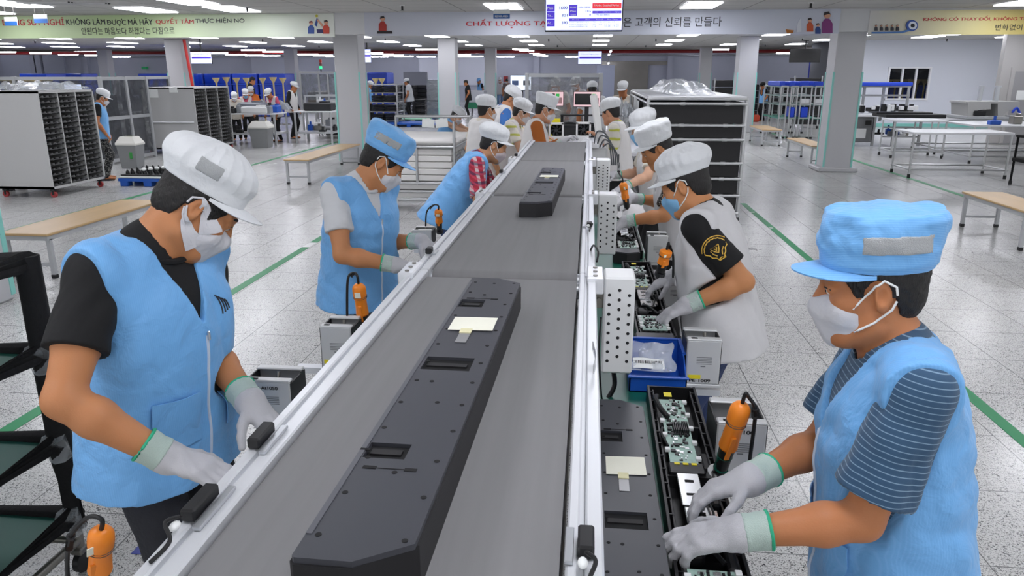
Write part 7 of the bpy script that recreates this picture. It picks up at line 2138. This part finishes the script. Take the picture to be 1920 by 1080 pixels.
vest_pocket(I, bv, -.15, -.05, -.05, .18, M_vblue); vest_pocket(I, bv, .05, .15, -.05, .18, M_vblue)
M_vmask = M_mask
M_mblue = mat('blue_mask', '#7fb4dc', 0.8, bump=.1, bscale=120)
M_mpink = mat('pale_pink_mask', '#cdbfc0', 0.8, bump=.1, bscale=120)
M_tgrey = mat('light_tee', '#cfd0d2', 0.85, bump=.2, bscale=25)
M_cream = mat('cream_shirt', '#dcd6c8', 0.85, bump=.2, bscale=25)
M_orange = mat('rust_shirt', '#a45a1d', 0.85, bump=.2, bscale=25)
M_bluet = mat('blue_tee', '#3a6fb4', 0.85, bump=.2, bscale=25)
def patterned(name, base, cols, scale, kind='plaid'):
    m = mat(name, base, .85); n, l, b = nodes_of(m)
    tc = n.new('ShaderNodeTexCoord')
    if kind == 'plaid':
        prev = None
        for ax, c, sc in (((1, .6, 0), cols[0], scale), ((0, 0, 1), cols[1], scale), ((.3, -.2, 1), cols[2], scale * 2)):
            dt = n.new('ShaderNodeVectorMath'); dt.operation = 'DOT_PRODUCT'; dt.inputs[1].default_value = ax; l.new(tc.outputs['Object'], dt.inputs[0])
            mu = n.new('ShaderNodeMath'); mu.operation = 'MULTIPLY'; mu.inputs[1].default_value = sc; l.new(dt.outputs['Value'], mu.inputs[0])
            si = n.new('ShaderNodeMath'); si.operation = 'SINE'; l.new(mu.outputs[0], si.inputs[0])
            gt = n.new('ShaderNodeMath'); gt.operation = 'GREATER_THAN'; gt.inputs[1].default_value = .35; l.new(si.outputs[0], gt.inputs[0])
            mh = n.new('ShaderNodeMath'); mh.operation = 'MULTIPLY'; mh.inputs[1].default_value = .7; l.new(gt.outputs[0], mh.inputs[0])
            mx = n.new('ShaderNodeMix'); mx.data_type = 'RGBA'; mx.inputs['B'].default_value = lin(c)
            if prev is None: mx.inputs['A'].default_value = lin(base)
            else: l.new(prev, mx.inputs['A'])
            l.new(mh.outputs[0], mx.inputs['Factor']); prev = mx.outputs['Result']
        l.new(prev, b.inputs['Base Color'])
    else:
        vo = n.new('ShaderNodeTexNoise'); vo.inputs['Scale'].default_value = scale; vo.inputs['Detail'].default_value = 3; vo.inputs['Distortion'].default_value = 2
        l.new(tc.outputs['Object'], vo.inputs['Vector'])
        r = n.new('ShaderNodeValToRGB'); r.color_ramp.interpolation = 'CONSTANT'; r.color_ramp.elements[0].color = lin(base); r.color_ramp.elements[1].position = .56; r.color_ramp.elements[1].color = lin(cols[0])
        l.new(vo.outputs['Fac'], r.inputs['Fac']); l.new(r.outputs['Color'], b.inputs['Base Color'])
    return m
M_plaid = patterned('red_plaid', '#a8273a', ('#d9d2d4', '#2b2f52', '#c8405a'), 90)
M_floral = patterned('black_floral', '#111114', ('#b9b9b4',), 34, 'dots')
M_capblue = M_capb
D1 = Vector((1, -.1, -.35)); PD = Vector((0, 0, -1))
# blue-capped young man, left
bm, I = person('young man in blue cap and vest over grey tee', (-1.14, 3.58), -32, ht=1.68, lean=6, pitch=36, yaw=48, hands=(ond(790, 452, 3.75), ond(742, 497, 3.5)), poles=(Vector((-.5, .2, -1)), Vector((-.5, -.6, -1))),
    hdir=(Vector((.8, -.3, -.4)), Vector((1, 0, -.1))), vest=M_vblue, shirt=M_tgrey, sleeve=.62, trousers=mat('grey_trousers', '#6d6a68', .85), cap='flat', capm=M_capb, mask=M_mask, vox=.009, hfine=.005, tone='#c08358', shirt_open=.72, cap_rot=(6, 0), eyes=True)
vest_front(I, zt=.68)
# leaning worker with plaid sleeves
pw, I = person('worker in blue vest and red plaid shirt leaning over the rail', (-1.10, 5.75), 8, ht=1.64, lean=34, pitch=26, yaw=6, hands=(ond(958, 322, 5.9), ond(948, 342, 5.6)), poles=(Vector((-.3, .3, -1)), Vector((-.3, -.5, -1))),
    vest=M_vblue, shirt=M_plaid, sleeve=.9, trousers=M_jblue, cap='puff', mask=M_mpink, vox=.010, hfine=.006, tone='#c08c66', shirt_open=.8, cap_rot=(10, 0))
# black T-shirt man with the gold emblem
km, I = person('man in pale vest and black tee with gold sleeve emblem', (.60, 3.15), 158, ht=1.63, lean=12, pitch=26, yaw=0, hands=(ond(1287, 572, 3.05), ond(1262, 520, 3.4)), poles=(Vector((.7, -.3, -1)), Vector((-.2, .6, -1))),
    hdir=(Vector((-1, -.2, -.5)), Vector((-1, 0, -.5))), vest=M_vsheer, shirt=M_tblk, sleeve=.72, trousers=M_jblue, cap='puff', mask=M_mblue, vox=.009, hfine=.005, girth=1.03, tone='#c28558', shirt_open=.7, cap_rot=(4, 0))
vest_pocket(I, bvh_of(I['vest_mesh']), -.15, -.05, -.02, .2, M_vsheer); vest_pocket(I, bvh_of(I['vest_mesh']), -.14, -.06, .42, .56, M_vsheer)
bvk = bvh_of(I['shirt_mesh'])
S_, E_ = I['arms'][0][0], I['arms'][0][1]
ax_ = unit(E_ - S_); cpt = S_ + (E_ - S_) * .38
vw = unit(Vector((0, 0, CAM_H)) - cpt); vw = unit(vw - ax_ * vw.dot(ax_)); sd_ = unit(ax_.cross(vw))
M_gold = mat('gold_print', '#e0b54a', .5)
def emblem(pts, r=.0026):
    q = drape(bvk, [cpt + sd_ * (a * .052) - ax_ * (b * .052) + vw * .3 for a, b in pts], -vw, .0012)
    if len(q) > 2: MB().tube(q, r, 5).build('gold_emblem', M_gold, I['shirt'], True)
arcp = lambda r, a0, a1, n=14, w=0: [(r * math.cos(R(a)) , r * math.sin(R(a)) * .95 - .1 + (w if i % 2 else 0)) for i, a in enumerate(np.linspace(a0, a1, n))]
emblem(arcp(1.12, 25, 160)); emblem(arcp(.92, 15, 170, 18, .05)); emblem([(-.9, -.05), (-.86, -.25), (-.6, -.35), (-.45, -.6), (-.25, -.7), (-.2, -.92), (.3, -.86), (.38, -.6), (.62, -.4), (.66, -.15), (.9, .1)])
emblem([(-.55, -.2), (-.3, -.36), (-.12, -.62)]); emblem([(-.36, .18), (.36, .24), (.2, -.1), (0, -.34), (-.2, -.12), (-.36, .18)]); emblem([(-.14, .08), (.14, .1), (.02, -.14), (-.14, .08)]); emblem([(.42, .1), (.4, -.2), (.24, -.5)]); emblem([(-.2, -.84), (.05, -.74), (.32, -.78)])
# floral-shirt man without a mask
fm, I = person('bare faced man in white cap and black floral shirt', (.66, 4.95), 182, ht=1.63, lean=14, pitch=30, yaw=6, hands=(ond(1172, 415, 4.7), ond(1188, 372, 5.1)), poles=(Vector((.5, -.6, -.9)), Vector((.2, .6, -1))),
    hdir=(Vector((-.8, -.3, -.6)), Vector((-1, 0, -.4))), vest=M_vsheer, shirt=M_floral, sleeve=.8, trousers=M_tblk, cap='flat', capm=M_capw, mask=None, vox=.010, hfine=.006, tone='#b67c52', shirt_open=.7, cap_rot=(8, 0), eyes=True)
# cream-shirt woman behind him
w2, I = person('woman in blue mask and cream shirt behind the floral shirt man', (.63, 6.6), 186, ht=1.62, lean=10, pitch=18, yaw=8, hands=(ond(1168, 352, 6.1), ond(1150, 328, 6.6)), poles=(Vector((.5, -.6, -.9)), Vector((.2, .6, -1))),
    vest=M_vwhite, shirt=M_cream, sleeve=.75, trousers=M_tblk, cap='puff', mask=M_mblue, vox=.011, hfine=.007, tone='#d0a488', shirt_open=.7)
# group at the far end of the belt
person('worker in white cap and shirt seen from behind, left of belt', (-1.22, 8.5), 38, ht=1.66, lean=4, pitch=6, yaw=-4, vest=M_vwhite, shirt=M_cream, trousers=M_jblue, cap='puff', mask=M_mask, vox=.013, hfine=.008, tone='#c08c66', gloves=False)
person('big man in white vest and blue sleeves looking down', (-1.20, 10.1), 18, ht=1.77, lean=8, pitch=30, yaw=-20, hands=(None, ond(985, 243, 9.6)), vest=M_vwhite, shirt=M_bluet, sleeve=.9, trousers=M_jblue, cap='round', mask=None, vox=.013, hfine=.008, girth=1.2, tone='#c08660', gloves=False, glasses=True)
M_stripe_y = striped('yellow_striped_shirt', '#dcd8cc', '#b9bb3a', 62, (0, 0.1, 1), .85, .3, .1)
person('woman with yellow striped sleeves beside the belt end', (-.96, 9.0), -4, ht=1.63, lean=10, pitch=20, yaw=6, hands=(ond(1020, 262, 8.9), ond(1012, 268, 8.7)), vest=M_vwhite, shirt=M_stripe_y, sleeve=.7, trousers=M_tblk, cap='puff', mask=M_mask, vox=.012, hfine=.007, tone='#d0a488', gloves=False, mesh_panel=False)
person('woman in rust orange long sleeves and white vest at belt end', (-.62, 8.2), 4, ht=1.70, lean=8, pitch=16, yaw=4, hands=(ond(1058, 262, 8.2), ond(1052, 266, 8.0)), vest=M_vwhite, shirt=M_orange, sleeve=1.7, trousers=M_tblk, cap='flat', capm=M_capw, mask=M_mask, vox=.012, hfine=.007, tone='#c69070', glasses=True)
person('woman in sleeveless blue vest bent over the dark table', (-2.44, 12.35), -8, ht=1.46, lean=28, pitch=34, yaw=4, hands=(ond(903, 254, 12.3), ond(896, 257, 12.0)), vest=M_vblue, shirt=None, trousers=M_tblk, cap='puff', mask=M_mask, vox=.013, hfine=.008, tone='#d2a68a', gloves=False)
person('worker behind white panel at the far belt end', (.36, 8.6), 170, ht=1.64, lean=6, pitch=14, yaw=-14, hands=(ond(1122, 258, 8.4), None), poles=(Vector((.9, -.4, -.3)), None), vest=M_vwhite, shirt=M_stripe_y, sleeve=.8, trousers=M_tblk, cap='puff', mask=None, vox=.013, hfine=.008, tone='#c69070', gloves=False)
# ---------------------------------------------------------------- people across the hall
def far_person(label, u, vh, zc, head, dist=None, **o):
    """stand a person so that the head is seen at (u, vh)"""
    d = dist if dist else (CAM_H - zc) / -ray(u, vh).z
    p = ond(u, vh, d)
    o.setdefault('lean', 4); o.setdefault('gloves', False); o.setdefault('vox', .022); o.setdefault('mesh_panel', False)
    ht = max(1.4, p.z / .908) * o.pop('hk', 1)
    return person(label, (p.x, p.y), head, ht=ht, **o)
M_dress = patterned('black_patterned_trousers', '#17171a', ('#8d8d88',), 26, 'dots')
far_person('person in blue vest at the left edge, half cut off', 4, 190, 1.55, 160, dist=12.4, vest=M_vblue, shirt=M_tblk, trousers=M_jblue, cap='puff', mask=M_mask, vox=.016, hands=(None, None))
far_person('woman in blue vest and patterned trousers behind the tray cabinet', 178, 184, 1.5, 30, dist=13.6, pitch=24, vest=M_vblue, shirt=M_tblk, trousers=M_dress, cap='puff', mask=M_mask, vox=.016)
far_person('person walking with empty hands past the pallets', 768, 155, 1.55, 175, lean=6, shirt=M_tgrey, trousers=M_tblk, cap='puff', mask=None, feet=None, vox=.02)
far_person('dark clothed person carrying a tray far away', 878, 156, 1.5, 190, shirt=M_tblk, trousers=M_tblk, cap=None, mask=None, vox=.025)
far_person('person in blue cap and blue vest behind the far cart', 901, 153, 1.5, 220, shirt=M_tblk, vest=M_vblue, trousers=M_tblk, cap='puff', capm=M_capb, mask=None, vox=.025)
far_person('person in jeans and white cap facing the camera far off', 938, 151, 1.55, 265, vest=M_vsheer, shirt=M_tgrey, trousers=mat('light_jeans', '#6f8fb5', .8), cap='puff', mask=M_mask, vox=.025)
far_person('person in brown standing by the red wall sign', 951, 153, 1.5, 265, shirt=mat('brown_top', '#7d6f6c', .8), trousers=mat('brown_trousers', '#665a58', .8), cap=None, mask=M_mask, vox=.025)
far_person('person in blue vest half hidden by the left column', 690, 160, 1.5, 0, dist=30, vest=M_vblue, shirt=M_tgrey, trousers=M_tblk, cap='puff', vox=.022)
far_person('dark haired person in black behind the big man', 1026, 168, 1.6, 20, dist=17.5, yaw=-20, shirt=M_tblk, trousers=M_tblk, cap=None, mask=M_mask, vox=.016)
far_person('person in blue vest and black cap with hand at the face', 1434, 162, 1.55, 200, dist=31, vest=M_vblue, shirt=M_tblk, trousers=M_tblk, cap='round', capm=mat('black_cap', '#17171a', .8), mask=M_mask, hands=(None, ond(1428, 166, 30.9)), vox=.022)
far_person('worker whose white cap shows above the black shelf', 1171, 170, 1.5, 250, dist=14.5, shirt=M_cream, trousers=M_tblk, cap='puff', vox=.02)
far_person('worker in white cap left inside the clear booth', 1046, 162, 1.5, 250, dist=16.2, shirt=M_cream, trousers=M_tblk, cap='puff', mask=M_mask, vox=.02)
far_person('worker in white hood in the middle of the clear booth', 1086, 160, 1.5, 230, dist=16.9, shirt=M_tgrey, trousers=M_tblk, cap='puff', mask=M_mask, vox=.02)
far_person('worker bent with back turned right of the booth', 1116, 166, 1.5, 100, dist=14.0, lean=24, shirt=M_tgrey, trousers=M_tblk, cap='puff', vox=.02)
# seated rows at the far left benches
M_pink = mat('pink_top', '#c9546a', .85)
far_person('seated worker in cream leftmost at the far left bench', 438, 182, 1.4, -60, dist=21.9, pitch=30, lean=12, shirt=M_cream, vest=None, trousers=M_tblk, cap='puff', mask=M_mask)
far_person('seated worker in pink with blue mask at the far left bench', 459, 176, 1.4, -60, dist=22.2, pitch=24, lean=10, shirt=M_pink, vest=M_vwhite, trousers=M_tblk, cap='puff', mask=M_mblue)
far_person('seated worker in orange behind the pink worker', 471, 172, 1.4, -70, dist=23.2, pitch=14, shirt=mat('orange_top', '#d4712e', .85), trousers=M_tblk, cap='puff', mask=M_mask)
far_person('worker in pink bending beside the silver machine', 515, 174, 1.4, -110, dist=21.5, pitch=30, lean=18, shirt=M_pink, vest=M_vwhite, trousers=M_tblk, cap='puff', mask=None)
far_person('worker in white vest and black sleeves turned right', 544, 164, 1.5, -5, dist=22.5, lean=6, vest=M_vwhite, shirt=M_tblk, sleeve=1.8, trousers=M_tblk, cap='puff', mask=None)
far_person('dark haired person walking before the blue crates', 467, 152, 1.6, 20, dist=27, shirt=M_tblk, trousers=M_tblk, cap=None)
